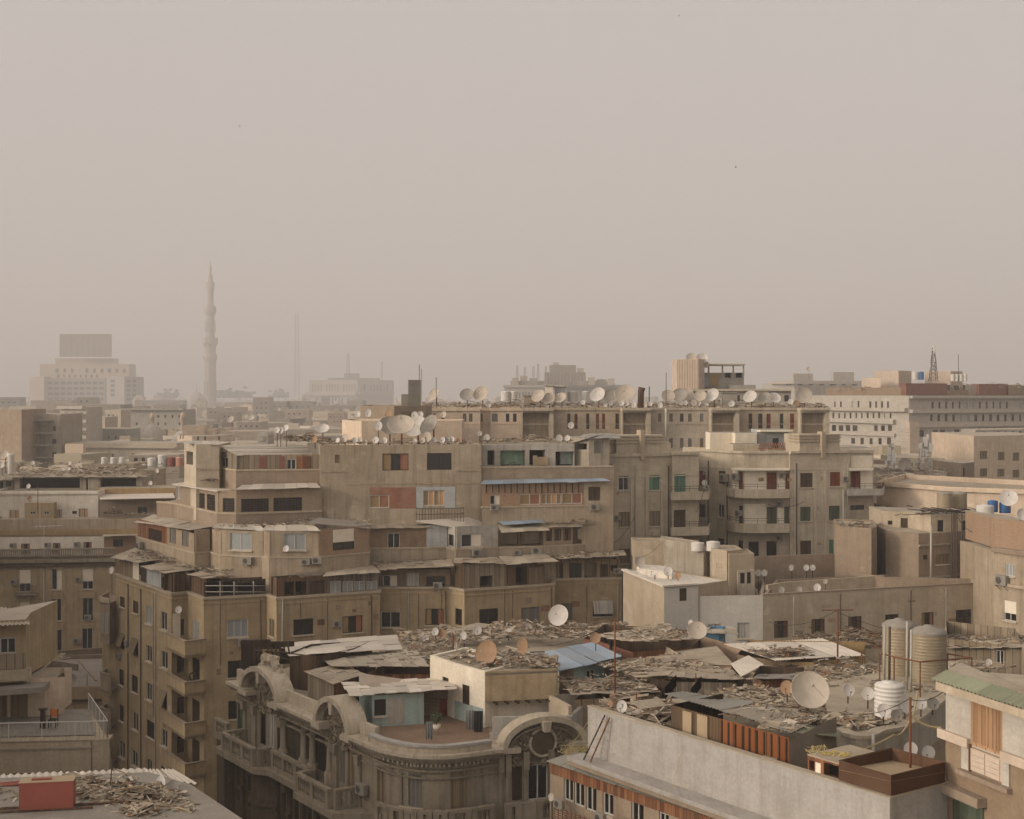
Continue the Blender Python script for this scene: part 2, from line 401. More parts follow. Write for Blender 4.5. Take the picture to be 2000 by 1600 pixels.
def patch(mb, a, b, c, d, nu, nv, jit=.05, th=.025, gap=.0):
    """a roof of odd boards and sheets laid over one another"""
    a, b, c, d = V(a), V(b), V(c), V(d)
    f = lambda u, v: a.lerp(b, u).lerp(d.lerp(c, u), v)
    for i in range(nu):
        for j in range(nv):
            if R.random() < gap: continue
            u0, u1 = (i-R.uniform(0, .12))/nu, (i+1+R.uniform(0, .12))/nu; v0, v1 = (j-R.uniform(0, .12))/nv, (j+1+R.uniform(0, .15))/nv
            z = [V((R.uniform(-jit, jit), R.uniform(-jit, jit), R.uniform(0, jit)+.012*((i*7+j*3) % 5))) for _ in range(4)]
            mb.slab(f(u0, v0)+z[0], f(u1, v0)+z[1], f(u1, v1)+z[2], f(u0, v1)+z[3], th)
def rubble(mb, a, b, c, d, n, ln=(.3, 1.6), wd=(.05, .35), th=(.015, .06), h=.35, tilt=.35, hz=None):
    """loose planks, sheets and rods over the quad a b c d"""
    a, b, c, d = V(a), V(b), V(c), V(d); ln = (ln[0]*.6, ln[1]*.62); wd = (wd[0]*.7, wd[1]*.6); pk = [(R.random(), R.random(), R.uniform(.08, .22)) for _ in range(7)]
    for _ in range(n):
        u, v = R.random(), R.random()
        if R.random() < .55: q = R.choice(pk); u, v = min(1, max(0, R.gauss(q[0], q[2]))), min(1, max(0, R.gauss(q[1], q[2])))
        p = a.lerp(b, u).lerp(d.lerp(c, u), v)
        hh = h*(.25+.75*math.sin(3+u*9)*math.sin(1+v*7)**2 if hz is None else hz(u, v))
        p = p+V((0, 0, abs(hh)*R.random()**1.5+.03))
        t = R.random(); w = R.uniform(*wd)*(.3 if t < .5 else 1)
        r = R.random(); k = ln[1]
        if r < .14: e = k*R.uniform(.1, .2); mb.box(p, e, e*R.uniform(.6, 1), e*R.uniform(.5, .9), R.uniform(0, 6.28), (R.uniform(-.6, .6), R.uniform(-.6, .6)))
        elif r < .19: mb.box(p, k*R.uniform(.5, .9), k*R.uniform(.3, .6), .02, R.uniform(0, 6.28), (R.uniform(-.25, .25), R.uniform(-.25, .25)))
        elif r < .24: an = R.uniform(0, 6.28); q = V((math.cos(an), math.sin(an), R.uniform(-.15, .25)))*k*.5; mb.tube([p-q, p+V((0, 0, R.uniform(-.05, .12)*k)), p+q], R.uniform(.012, .035), 5)
        else: mb.box(p, R.uniform(*ln), w, R.uniform(*th), R.uniform(0, 6.28), (R.uniform(-tilt, tilt), R.uniform(-tilt, tilt)*.6))
def heap(name, label, a, b, c, d, n, mat='scrap', **k):
    mb = MB(); rubble(mb, a, b, c, d, n, **k); return one(mb, name, mat, label, 'scrap heap', None, 'stuff')
def copy_tree(o, parent=None):
    c = o.copy(); COL.objects.link(c); c.parent = parent
    for ch in o.children: copy_tree(ch, c)
    return c
# ---------------------------------------------------------------- palette
plaster('tan', '#8b7a62', gain=2.0); plaster('tan2', '#86725a', streak=.35); plaster('brown', '#857150', streak=.5, gain=2.35); plaster('olive', '#8c7d66', patch=.75, light=1.3)
plaster('pinktan', '#a28b71', streak=.3, gain=1.12); plaster('pink', '#b59576', streak=.2, patch=.3); plaster('cream', '#b7a086', streak=.25, patch=.35, gain=1.75); plaster('sand', '#9b8a71', patch=.6, streak=.3, gain=1.8)
plaster('white', '#c4b9a9', patch=.35, streak=.35, light=1.1, gain=1.6); plaster('whitedirty', '#a8a094', patch=.6, streak=.5); plaster('greyplaster', '#8d877c', patch=.5)
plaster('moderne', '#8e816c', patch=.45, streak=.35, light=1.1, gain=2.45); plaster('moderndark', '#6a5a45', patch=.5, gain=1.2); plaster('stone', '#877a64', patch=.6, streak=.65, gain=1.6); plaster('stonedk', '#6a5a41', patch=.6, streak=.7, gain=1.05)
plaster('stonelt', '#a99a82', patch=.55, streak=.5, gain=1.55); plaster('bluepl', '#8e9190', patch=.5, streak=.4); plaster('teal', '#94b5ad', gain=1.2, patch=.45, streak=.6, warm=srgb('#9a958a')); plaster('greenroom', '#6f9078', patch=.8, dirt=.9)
plaster('pale', '#ddceb4', patch=.15, streak=.15, dirt=.25, gain=1.5); plaster('parwhite', '#c2b9ae', streak=.35, light=1.06, gain=0.9, patch=0.25); plaster('roofdust', '#8f826d', patch=.6, streak=.0, dirt=.8); plaster('rooflight', '#b5aa9a', patch=.5, streak=0, gain=0.78)
plaster('ochre', '#a5854f', patch=.4, streak=.4, gain=1.3); plaster('terracotta', '#8a6c52', patch=.4, streak=.1, gain=1.3); plaster('farbeige', '#ac9d87', patch=.4, streak=.2, gain=1.45); plaster('fargrey', '#857e72', patch=.4, streak=.2)
plaster('farpink', '#bda68f', patch=.3, streak=.1); plaster('farwhite', '#bdb2a2', patch=.3, streak=.1, gain=1.15); plaster('redwall', '#86503c', patch=.4, streak=.3, gain=1.3); plaster('concrete', '#8a7f6e', patch=.6, streak=.6)
plaster('fresh', '#d3cabb', patch=.15, streak=.15, dirt=.2, gain=1.08); plaster('sill', '#a2937c', patch=.3, streak=.2); plaster('ground', '#5a5042', patch=.6, streak=0, gain=1); plaster('asphalt', '#3c3833', patch=.5, streak=0, gain=1); plaster('salmon', '#b3946f', patch=.3, streak=.2, gain=0.78)
bricks('brickred', '#8d5640', '#7a4a36'); bricks('brickbrown', '#6f553c', '#7d6246', patch=.5); bricks('brickdk', '#54412e', '#63503a', patch=.5); bricks('brickpink', '#9a7a5e', '#8b6d52', patch=.5)
planks('wood', ['#56402e', '#644a35', '#4b3627', '#6d523a']); planks('wood_dk', ['#3a2d20', '#46372a', '#33271c']); planks('woodgrey', ['#6b6051', '#7a6e5c', '#5d5446', '#857866'], .2)
planks('woodrust', ['#744a30', '#805537', '#643f29', '#8a5f40'], .22); planks('boardorange', ['#77441f', '#804b25', '#6b3b1b'], .62, var=.6); planks('boardbrown', ['#54412d', '#5e4a33', '#4a3826'], .18)
planks('panelgrid', ['#857762', '#7d6f5a', '#8f806a', '#766853'], .45); planks('paneltan', ['#8a765c', '#96826a', '#7d6a52'], .7)
for k, c in dict(brown='#4d3d2b', red='#7a3f28', green='#5d8068', dkgreen='#4c5443', tan='#85745a', white='#b3aca0', grey='#7d776b', orange='#b08a66').items():
    planks('sh_'+k, [c, '#%02x%02x%02x' % tuple(int(int(c[i:i+2], 16)*.88) for i in (1, 3, 5))], .11, var=.6)
planks('sh_frame', ['#b08b69', '#a8845f'], .5, var=.4)
sheet('zinc', '#c4b9a8', amt=.2); sheet('zincold', '#a39783', amt=.35); sheet('zincblue', '#84929d', amt=.15); sheet('zincgrey', '#8b887c', amt=.25); sheet('zincgreen', '#7e8168', amt=.15); sheet('boards', '#9a8c77', amt=.45); sheet('tarp', '#6d6455', amt=.3); sheet('rustsheet', '#4a2f1a', rust='#38200f', amt=.6, dust=.12)
plain('alu', '#b5b0a6', .5); plain('iron', '#4b3f34', .8); plain('ironrust', '#6a4129', .9); plain('pipe', '#9d978b', .6); plain('cable', '#2f2a24', .8, var=.1)
plain('glass', '#1d1a16', .25, var=.5, spec=.5); plain('glassgrey', '#8b8d88', .35, spec=.5); plain('glassbrown', '#3a3027', .4); plain('void', '#14100c', 1, var=0, spec=0); plain('curtain', '#8d8d8c', .8); plain('board', '#8a7350', .8); plain('boardred', '#8a5f47', .8); plain('paper', '#b58c63', .8); plain('boardlt', '#9b876a', .8)  # void: near-black panels that paint in the dark of unlit interiors
plain('dishwhite', '#bdb5aa', .55, var=.25); plain('dishgrey', '#8f877a', .6, var=.35); plain('dishcream', '#b1a493', .7, var=.4); plain('dishrust', '#9a7c5f', .85, var=.6); plain('dishmesh', '#9c9184', .7, var=.4)
plain('acwhite', '#d0cabf', .5, var=.2); plain('acgrey', '#867f72', .6, var=.35); plain('fan', '#57504a', .6); plain('plastic', '#c2bcb1', .5, var=.2); plain('plasticblue', '#39618f', .5, var=.2); plain('steel', '#94866d', .5, .15, var=.3); plain('plasticpink', '#b5846f', .6); plain('redpaint', '#84473a', .7, var=.35); plain('bluepaint', '#4f7e9c', .7, var=.4)
plain('rope', '#a39268', .9); plain('ropeyellow', '#b3a05a', .9); plain('cloth', '#2b2926', .9); plain('clothgrey', '#7e7c78', .9, var=.9); plain('leaf', '#4a5836', .8, var=.5); plain('orange', '#b9672c', .7)
isl('scrap', ['#9c8d77', '#8a7c68', '#ab9d88', '#756957', '#94846c', '#b8ac99', '#7d6b55', '#a0947f', '#5f5344', '#86694f', '#a89a86', '#8f8373']); isl('scrapdk', ['#5d5040', '#6d5f4c', '#4a3e31', '#85765f', '#74553c', '#90836f']); isl('grit', ['#93866f', '#a0927c', '#857761', '#b3a692', '#716552'])
isl('ornament', ['#857864', '#746753', '#93866f', '#6a5d4a']); isl('citymix', ['#a2967f', '#b3a48c', '#8f8472', '#bfb19c', '#c9b59d', '#857b6c', '#d0c4b2'])
HAZE_COL=(.93,.90,.86,1); HAZE_D=.00085
SKY_SAT=.35; SKY_MIX=.0; SKY_COL=(1,1,1,1); SKY_S=.12; SUN_E=2.0; EXPO=0
SKY_SAT=.35; SKY_MIX=.8; SKY_COL=(5.35,4.85,4.58,1); SKY_S=.12; SUN_E=1.7; HAZE_D=.00042; HAZE_COL=(.75,.725,.70,1); AUREOLE=2.2
# ================================================================ the big stepped brown building
M = Bld('apartment_building', 'big stepped brown apartment block with patched up roof terraces, in the middle', 'building', (-5, 116))
def zc(z, *pts): return C(z, pts)
Z0 = 24.04
t0 = zc(Z0, (226, 1124), (335, 1162), (366, 1159), (398, 1171), (521, 1164), (540, 1171), (742, 1157), (743, 1150), (880, 1150), (907, 1155), (1083, 1143), (1084, 1134), (1214, 1131))
wm = M.block(t0, 0, Z0, 'brown', back=26, dirn=(.1, 1), roof='roofdust', par=.5, parmat='tan2')
M.cornice(t0, Z0-.02, Z0+.16, .10, -.28, 'sand'); M.cornice(t0, Z0-.42, Z0-.32, .05, 0, 'brown', 'string_course')
wl, wn1, wn2, wf, we, wg, wgh, wh, wi, wjk, wret, wk = wm
def ctr(l): return [(x-w/2, y-h/2, x+w/2, y+h/2, s) for x, y, w, h, s in l]
for x in ctr([(239, 1176, 9, 20, 'robr_'), (265, 1186, 10, 24, 'robr_'), (291, 1202, 12, 35, 'wg_'), (320, 1213, 12, 36, 'w2_'), (238, 1252, 11, 30, 'awntn'), (264, 1264, 12, 34, 'awntn'), (291, 1277, 11, 32, 'w2_'), (321, 1289, 13, 34, 'w2_'),
  (237, 1323, 9, 31, 'dark_'), (263, 1336, 12, 33, 'dark_'), (291, 1351, 11, 34, 'w2_'), (320, 1367, 12, 36, 'awntn'), (237, 1393, 9, 31, 'dark_'), (264, 1409, 11, 35, 'w2_'), (294, 1425, 15, 33, 'dark2_'), (321, 1442, 11, 34, 'w2_'),
  (238, 1464, 11, 32, 'w2_'), (263, 1482, 11, 31, 'w2_'), (291, 1499, 11, 32, 'w2_'), (320, 1515, 11, 32, 'dark_')]): M.win(wl, x[:4], x[4])
for x in [(444, 1210, 485, 1245, 'w3_'), (445, 1290, 487, 1323, 'dark2_'), (446, 1368, 486, 1404, 'dark_'), (447, 1448, 486, 1484, 'dark_')]: M.win(wf, x[:4], x[4])
M.win(we, (526, 1209, 536, 1243), 'shtn_'); M.win(we, (526, 1292, 536, 1326), 'dark_')
for x in [(573, 1209, 612, 1240, 'dark2_'), (669, 1203, 708, 1236, 'b2_')]: M.win(wg, x[:4], x[4])
for x in [(744, 1195, 782, 1226, 'w2_'), (831, 1189, 867, 1221, 'b2_')]: M.win(wh, x[:4], x[4])
M.win(wi, (889, 1189, 902, 1221), 'dark')
for x in [(936, 1189, 973, 1222, 'dark2'), (1018, 1186, 1054, 1220, 'rogy_')]: M.win(wjk, x[:4], x[4])
for x in [(1095, 1178, 1118, 1212, 'rogy_'), (1158, 1173, 1196, 1204, 'awnwt_')]: M.win(wk, x[:4], x[4])
# bricked up openings and stains of repair
def wallpatch(b, w, r, mat, name='infill', d=.02):
    b.patches.append((w, r, mat, name, d))
for w, r, k in [(wjk, (1057, 1182, 1073, 1194), 'brickred'), (wk, (1117, 1174, 1132, 1185), 'brickred'), (wg, (620, 1210, 634, 1221), 'wood'), (wg, (560, 1180, 566, 1240), 'pinktan'), (wg, (545, 1172, 549, 1200), 'sand')]: wallpatch(M, w, r, k)
# corner balconies stacked in the notch
def ptz(px, py, Y): return Z(py, Y)
Q = V((t0[1].x+t0[3].x-t0[2].x, t0[1].y+t0[3].y-t0[2].y))
for i, (yt, yb) in enumerate([(1252, 1281), (1332, 1356), (1412, 1439), (1491, 1518)]):
    zt, zb = Z(yt, Q.y), Z(yb, Q.y)-.1; ch = [t0[1], Q, t0[3]]; n = (t0[2]-Q).normalized()*.5
    ch = offs(ch, .35)
    mb = MB(); band(mb, ch, zb, zt, 0, -.16); poly = [ch[0], ch[1], ch[2], t0[2]]
    mb.prism([p for p in poly], zb+.02, zb+.2, True, True); o = M.part(mb, 'balcony', 'brown')
    mb = MB(); band(mb, ch, zt+.003, zt+.08, .06, -.22); M.part(mb, 'balcony_rim', 'pinktan', o)
    zf = zb+.2
    if i == 0:
        mb = MB(); wn1.box(mb, .1, wn1.L*.55, zf, zf+2.6, 0, .04); M.part(mb, 'balcony_panel', 'pale', o)
    M.win(wn2, (wn2.L*.3, wn2.L*.75, zf+.02, zf+2.2), 'shwt' if i < 1 else ('dark2' if i < 2 else 'shbr'), px=False, name='balcony_door')
    M.win(wn1, (wn1.L*.35, wn1.L*.8, zf+.8, zf+2.1), 'dark2', px=False)
# balconies and glazed bay beyond the far corner of the side wall
A = V((X(226, 123.3), 123.3)); dl = V((-1, .12)).normalized(); fw = V((-dl.y*-1, 0))
bw = Wall(A+dl*1.5+V((-.02, .9)), A+V((.03, .9)), 0, Z0)
M.pend.append(([Wall(A+V((-1.6, 1.4)), A+V((0, .05)), 0, Z0-3)], 'wall', 'brown', None))
for i, (yt, yb, clos) in enumerate([(1176, 1256, 1), (1316, 1352, 0), (1385, 1422, 0), (1454, 1494, 0)]):
    Y = 122.4; zt, zb = Z(yt, Y), Z(yb, Y); x0, x1 = X(193, Y), A.x-.02
    mb = MB()
    if clos:
        mb.hexa([(x0, Y+.4, zb), (x1, Y-.9, zb), (x1, Y+4, zb), (x0, Y+4, zb), (x0, Y+.4, zt), (x1, Y-.9, zt), (x1, Y+4, zt), (x0, Y+4, zt)]); o = M.part(mb, 'closed_balcony', 'pinktan')
        w = Wall((x0, Y+.4), (x1, Y-.9), zb, zt)
        for a in (.12, .56):
            mb = MB(); w.box(mb, a*w.L, (a+.36)*w.L, zb+.95, zb+2.6, .003, .05); M.part(mb, 'window', 'glassgrey', o)
            mb = MB(); w.box(mb, (a+.16)*w.L, (a+.2)*w.L, zb+.95, zb+2.6, .05, .07); w.box(mb, (a-.03)*w.L, (a+.39)*w.L, zb+.82, zb+.94, .003, .1); M.part(mb, 'window_frame', 'boardlt', o)
        mb = MB(); band(mb, [V((x0-.1, Y+3)), V((x0-.1, Y+.3)), V((x1-.02, Y-1.0))], zt+.003, zt+.45, 0, -.12); M.part(mb, 'parapet', 'sand')
    else:
        ch = [V((x0, Y+3.4)), V((x0, Y+.4)), V((x1, Y-.9))]; band(mb, ch, zb, zt, 0, -.15); mb.prism([ch[1], ch[2], V((x1, Y+3.4)), ch[0]], zb+.02, zb+.2, True, True); o = M.part(mb, 'balcony', 'tan')
        mb = MB(); band(mb, ch, zt+.003, zt+.09, .05, -.2); M.part(mb, 'balcony_rim', 'pinktan', o)
        mb = MB(); mb.box(((x0+x1)/2+.5, Y+3, zb+1.6), 2.2, .1, 2.6); M.part(mb, 'balcony_screen', 'tarp', o)
# ---- terrace shelters on the lowest step
def encl(w, x0, x1, ytop, mat, z0=Z0+.16, d0=-.34, d1=-.24, name='shelter_wall'):
    """a light wall standing on the terrace edge of wall w between two photo columns"""
    ym = 1130; u0, u1 = w.at(x0, ym)[0], w.at(x1, ym)[0]; u0, u1 = max(0.01, min(u0, u1)), min(w.L-.01, max(u0, u1)); zt = w.at((x0+x1)/2, ytop)[1]
    ww = Wall(w.p(u0, d1, 0).to_2d(), w.p(u1, d1, 0).to_2d(), z0, zt); M.pend.append(([ww], name, mat, None))
    mb = MB(); w.box(mb, u0, u1, z0+.02, zt-.02, -1.6, -1.5); M.part(mb, 'shelter_back', 'boardbrown'); return ww
def awn(b, a, bb, c, d, Ya, Yb, dep, mat='zincold', kind='p', name='shelter_roof', nu=4, nv=2, jit=.05, dep2=None):
    q = [P(*a, Ya), P(*bb, Yb), P(*c, Yb+(dep2 or dep)), P(*d, Ya+dep)]; mb = MB()
    if kind == 'c': corr(mb, *q)
    elif kind == 'p': patch(mb, *q, nu, nv, jit)
    else: mb.slab(*q, .08)
    return b.part(mb, name, mat)
def yw(w, px): return w.at(px, 1100)[2]
e = encl(wl, 228, 254, 1092, 'paneltan'); e = encl(wl, 254, 266, 1096, 'pale'); e = encl(wl, 270, 280, 1108, 'wood_dk')
e = encl(wl, 281, 309, 1110, 'bluepl'); e = encl(wl, 309, 336, 1118, 'wood'); M.win(e, (312, 1127, 326, 1152), 'dark2'); M.win(e, (313, 1127, 325, 1152), 'dark2') if 0 else None
encl(wn1, 337, 365, 1122, 'boardbrown'); encl(wn2, 367, 397, 1126, 'wood')
awn(M, (219, 1089), (268, 1100), (314, 1094), (262, 1072), 122.5, 117.5, 3, 'boards'); awn(M, (274, 1107), (326, 1120), (378, 1114), (340, 1097), 117, 111.3, 3.2, 'boards'); awn(M, (366, 1122), (400, 1130), (444, 1126), (412, 1113), 112, 108.4, 3, 'boards')
e = encl(wf, 400, 520, 1134, 'wood_dk', d0=-.34); M.win(e, (403, 1137, 458, 1163), 'hole'); M.win(e, (464, 1139, 496, 1161), 'hole'); M.win(e, (500, 1136, 517, 1152), 'dark')
mb = MB()
for y in (1144, 1156): a, b2 = wf.at(401, y), wf.at(519, y); mb.tube([wf.p(a[0], .02, a[1]), wf.p(b2[0]-.1, .02, b2[1])], .04)
for x in (430, 457, 495): a = wf.at(x, 1136); mb.tube([wf.p(a[0], .0, Z0+.16), wf.p(a[0], 0, a[1])], .05)
M.part(mb, 'railing', 'pipe')
mb = MB(); rubble(mb, P(402, 1133, 109.6), P(450, 1131, 109.6), P(450, 1122, 112), P(410, 1122, 112), 26, h=.2); M.part(mb, 'broken_rafters', 'scrap')
e = encl(we, 523, 539, 1128, 'wood')
e = encl(wg, 542, 640, 1127, 'wood'); M.win(e, (556, 1136, 598, 1166), 'hole'); M.win(e, (604, 1134, 634, 1160), 'robr')
awn(M, (576, 1119), (588, 1130), (641, 1126), (624, 1115), 109.4, 109.9, 2.6, 'boards')
e = encl(wg, 641, 741, 1122, 'woodgrey')
for i, (a, k) in enumerate([(645, 'glassgrey'), (669, 'pale'), (692, 'glassgrey'), (716, 'curtain')]): M.win(e, (a, 1135, a+21, 1158), 'wg')
awn(M, (632, 1126), (742, 1119), (728, 1106), (640, 1112), 110.5, 112, 3.2, 'zincold', nu=5)
e = encl(wh, 744, 879, 1113, 'brickdk'); M.win(e, (748, 1124, 776, 1146), 'wl'); M.win(e, (794, 1119, 818, 1148), 'shwt'); M.win(e, (832, 1126, 870, 1146), 'g_dark')
awn(M, (738, 1114), (886, 1107), (880, 1094), (735, 1104), 114, 114.2, 3, 'boards', nu=8, nv=3, jit=.07)
e = encl(wi, 884, 906, 1100, 'boardbrown'); e = encl(wjk, 908, 992, 1101, 'panelgrid'); M.win(e, (938, 1125, 963, 1147), 'hole')
awn(M, (886, 1100), (1000, 1102), (1000, 1091), (890, 1091), 113, 115, 2.8, 'boards', nu=7, nv=3, jit=.08)
e = encl(wjk, 994, 1066, 1104, 'wood'); M.win(e, (1007, 1107, 1030, 1142), 'hole'); M.win(e, (1034, 1108, 1062, 1140), 'shtn')
awn(M, (990, 1103), (1088, 1097), (1064, 1084), (976, 1088), 114.6, 116.4, 3, 'zincold')
e = encl(wk, 1086, 1213, 1094, 'paneltan'); M.win(e, (1088, 1100, 1100, 1132), 'shbr'); M.win(e, (1112, 1100, 1136, 1130), 'dark2'); M.win(e, (1141, 1099, 1166, 1133), 'hole'); M.win(e, (1172, 1102, 1188, 1130), 'shbr'); M.win(e, (1192, 1103, 1206, 1115), 'dark')
awn(M, (1070, 1093), (1221, 1086), (1216, 1075), (1086, 1083), 118.4, 119.8, 3.2, 'zincold', nu=7, nv=2)
# ---- second step
Z1 = 26.9
t1 = zc(Z1, (266, 1050), (380, 1082), (411, 1080), (429, 1086), (512, 1089), (525, 1091), (624, 1090), (722, 1081), (723, 1073), (872, 1071), (890, 1075), (974, 1071), (1062, 1069), (1120, 1066), (1196, 1061))
M.walls(t1, 23, Z1, 'tan'); M.cornice(t1, Z1, Z1+.13, .06, -.3, 'sand')
mb = MB(); mb.q(*[V((p.x, p.y, Z1+.05)) for p in list(t1)+[t1[-1]+V((1, 14)), t1[0]+V((3, 14))]]); M.part(mb, 'roof', 'roofdust')
def up(k, ytop, mat, name='upper_wall', d=-.12, z=Z1+.13, t=None, py=None):
    t = t or t1; a, b2 = t[k], t[k+1]; w0 = Wall(a, b2, 0, 1); zt = Z(ytop, (a.y+b2.y)/2)
    a2, b3 = w0.p(.0, d, 0).to_2d(), w0.p(w0.L, d, 0).to_2d(); w = Wall(a2, b3, z, zt); M.pend.append(([w], name, mat, None)); return w
s = []
wd = Wall(t1[0], t1[1], 0, 1)
def split(k, xs, t=None):    # break a step edge at photo columns
    t = t or t1; w = Wall(t[k], t[k+1], 0, 1); return [t[k]]+[w.p(w.at(x, 1060)[0], 0, 0).to_2d() for x in xs]+[t[k+1]]
sp = split(0, [324]); wa = up(0, 1020, 'woodrust', t=sp); wb = up(1, 1036, 'tan2', t=sp)
M.win(wa, (290, 1034, 316, 1058), 'g_dark'); M.win(wb, (331, 1030, 344, 1062), 'shgy'); M.win(wb, (355, 1037, 369, 1068), 'shgy')
up(1, 1034, 'tan2'); up(2, 1036, 'tan2'); w3 = up(3, 1037, 'tan'); up(4, 1038, 'tan2'); w5 = up(5, 1037, 'tan'); w6 = up(6, 1030, 'brickpink'); w8 = up(8, 1031, 'brickbrown')
M.win(w3, (449, 1041, 491, 1075), 'wg_'); M.win(w5, (554, 1042, 597, 1075), 'wg_'); M.win(w6, (650, 1033, 692, 1074), 'bldark2'); M.win(w8, (757, 1041, 781, 1071), 'w2_')
sp8 = split(8, [832]); wallpatch(M, w8, (833, 1026, 873, 1070), 'bluepl', 'infill')
w9 = up(9, 1028, 'greyplaster'); w10 = up(10, 1027, 'greyplaster'); M.win(w9, (876, 1044, 886, 1066), 'dark'); M.win(w10, (901, 1043, 941, 1068), 'wl_')
w11 = up(11, 1036, 'boardbrown'); M.win(w11, (980, 1040, 1014, 1065), 'hole'); M.win(w11, (1018, 1040, 1058, 1064), 'hole')
w12 = up(12, 1030, 'tan2'); M.win(w12, (1066, 1034, 1078, 1057), 'b2'); M.win(w12, (1082, 1033, 1096, 1056), 'b2'); M.win(w12, (1100, 1032, 1115, 1056), 'b2')
w13 = up(13, 1028, 'boardbrown'); M.win(w13, (1124, 1032, 1138, 1054), 'dark'); M.win(w13, (1141, 1030, 1165, 1055), 'dark2'); M.win(w13, (1168, 1030, 1190, 1054), 'dark')
awn(M, (264, 1020), (372, 1036), (412, 1030), (300, 1006), 127, 114.6, 4, 'zincold', nu=6); awn(M, (414, 1031), (520, 1038), (506, 1025), (424, 1023), 113.6, 112.2, 3.4, 'zinc', 'c'); awn(M, (512, 1037), (626, 1038), (612, 1025), (520, 1026), 112.2, 111.6, 3.4, 'zinc', 'c')
awn(M, (600, 1020), (722, 1031), (722, 1020), (622, 1011), 114, 114.5, 3.5, 'rooflight', 's'); awn(M, (720, 1033), (838, 1031), (832, 1021), (722, 1023), 117.6, 118.8, 3, 'boards', nu=7, nv=2, jit=.06)
awn(M, (812, 1017), (890, 1029), (976, 1026), (930, 1010), 118, 118.2, 3.6, 'zinc', 's'); awn(M, (980, 1041), (1073, 1036), (1062, 1024), (975, 1027), 117.4, 118.6, 2.2, 'zincold', nu=4); awn(M, (983, 1026), (1066, 1021), (1032, 1002), (944, 1004), 118.6, 119.4, 4.4, 'zincblue', 'c')
awn(M, (1060, 1031), (1138, 1029), (1130, 1018), (1060, 1020), 119.2, 120.5, 2.8, 'boards', nu=5); awn(M, (1114, 1027), (1194, 1022), (1180, 1008), (1060, 1012), 120.6, 122.4, 4, 'boards', nu=7, nv=3, jit=.09)
# ---- third step, left part
Z2 = 29.96
t2 = zc(Z2, (306, 982), (341, 985), (424, 1004), (461, 1005), (629, 1000)); M.walls(t2, 26, Z2, 'pinktan'); M.cornice(t2, Z2, Z2+.14, .07, -.3, 'sand')
mb = MB(); mb.q(*[V((p.x, p.y, Z2+.05)) for p in list(t2)+[t2[-1]+V((0, 16)), t2[0]+V((6, 14))]]); M.part(mb, 'roof', 'roofdust')
def up2(k, ytop, mat): return up(k, ytop, mat, z=Z2+.14, t=t2)
a1 = up2(1, 952, 'pinktan'); a2 = up2(2, 958, 'tan2'); a3 = up2(3, 956, 'tan2')
M.win(a1, (345, 950, 352, 975), 'wg'); M.win(a1, (372, 963, 380, 992), 'g_dark'); M.win(a1, (384, 963, 400, 995), 'g_dark'); M.win(a1, (404, 966, 420, 998), 'g_dark'); M.win(a2, (435, 973, 458, 1000), 'g_dark')
M.win(a3, (471, 974, 525, 1000), 'g_dark2'); M.win(a3, (534, 972, 590, 999), 'g_dark2')
awn(M, (336, 945), (424, 959), (462, 956), (374, 940), 126, 116.4, 5, 'zinc', 's'); awn(M, (460, 957), (627, 953), (618, 943), (474, 947), 116, 118.3, 3, 'zinc', 'c')
# stair tower at the left end of the top
ts = [V((X(360, 126), 126)), V((X(383, 121.5), 121.5)), V((X(428, 122), 122))]
w = M.block(ts, 29, Z(868, 121.5), 'moderne', back=5, roof='zinc', name='stair_tower', roofname='stair_tower_roof'); M.win(w[0], (364, 882, 377, 908), 'hole'); wallpatch(M, w[1], (383, 914, 428, 918), 'sand', 'string_course', .06)
awn(M, (356, 867), (432, 870), (428, 862), (362, 861), 122, 121.6, 5, 'zinc', 'c')
# long shelter at the top left
Z3 = 33.37
t3 = [V((X(425, 124), 124)), V((X(461, 120), 120)), V((X(626, 121), 121))]
M.walls(t3, 29.5, Z3, 'pinktan'); M.cornice(t3, Z3, Z3+.12, .06, -.25, 'sand')
b1 = up(0, 884, 'woodgrey', z=Z3+.12, t=t3); b2_ = up(1, 888, 'panelgrid', z=Z3+.12, t=t3)
M.win(b1, (432, 893, 445, 913), 'w2'); M.win(b2_, (560, 897, 578, 917), 'w2'); wallpatch(M, b2_, (580, 891, 608, 915), 'woodrust', d=.03); wallpatch(M, b2_, (506, 891, 520, 915), 'redwall', d=.03); wallpatch(M, b2_, (545, 891, 556, 915), 'redwall', d=.03)
awn(M, (426, 871), (462, 890), (612, 888), (596, 867), 123.4, 119.6, 5, 'zinc', 'c', dep2=6)
# tall flat facade of the top floors
tf = [V((X(625, 119.4), 119.4)), V((X(940, 121.3), 121.3))]; zt = Z(869, 120.4)
w = M.block(tf, 26.5, zt, 'olive', back=13, dirn=(-.15, 1), roof='roofdust', par=.35)[0]
for r, k in [((747, 886, 798, 919), 'b2'), ((834, 885, 882, 918), 'dark2'), ((722, 967, 760, 992), 'wb'), ((827, 958, 868, 988), 'wy'), ((654, 888, 664, 905), 'shtn')]: M.win(w, r, k)
wallpatch(M, w, (760.5, 952, 812, 993), 'brickred'); wallpatch(M, w, (722, 952, 760, 966.5), 'brickred'); wallpatch(M, w, (813, 951, 826.5, 993), 'bluepl'); wallpatch(M, w, (868.5, 951, 889, 993), 'bluepl'); wallpatch(M, w, (826.5, 951, 868.5, 957.5), 'bluepl', d=.018)
wallpatch(M, w, (626, 920, 676, 922.5), 'tan', 'string_course', .05); wallpatch(M, w, (891, 918, 939, 920.5), 'tan', 'string_course', .05); wallpatch(M, w, (676, 944, 936, 946), 'tan', 'string_course', .04)
u0, u1, z0, z1 = w.rect(812, 991, 903, 1018); mb = MB(); w.box(mb, u0, u1, z0-.12, z0, .005, 1.1); o = M.part(mb, 'balcony', 'concrete'); mb = MB(); n = 16
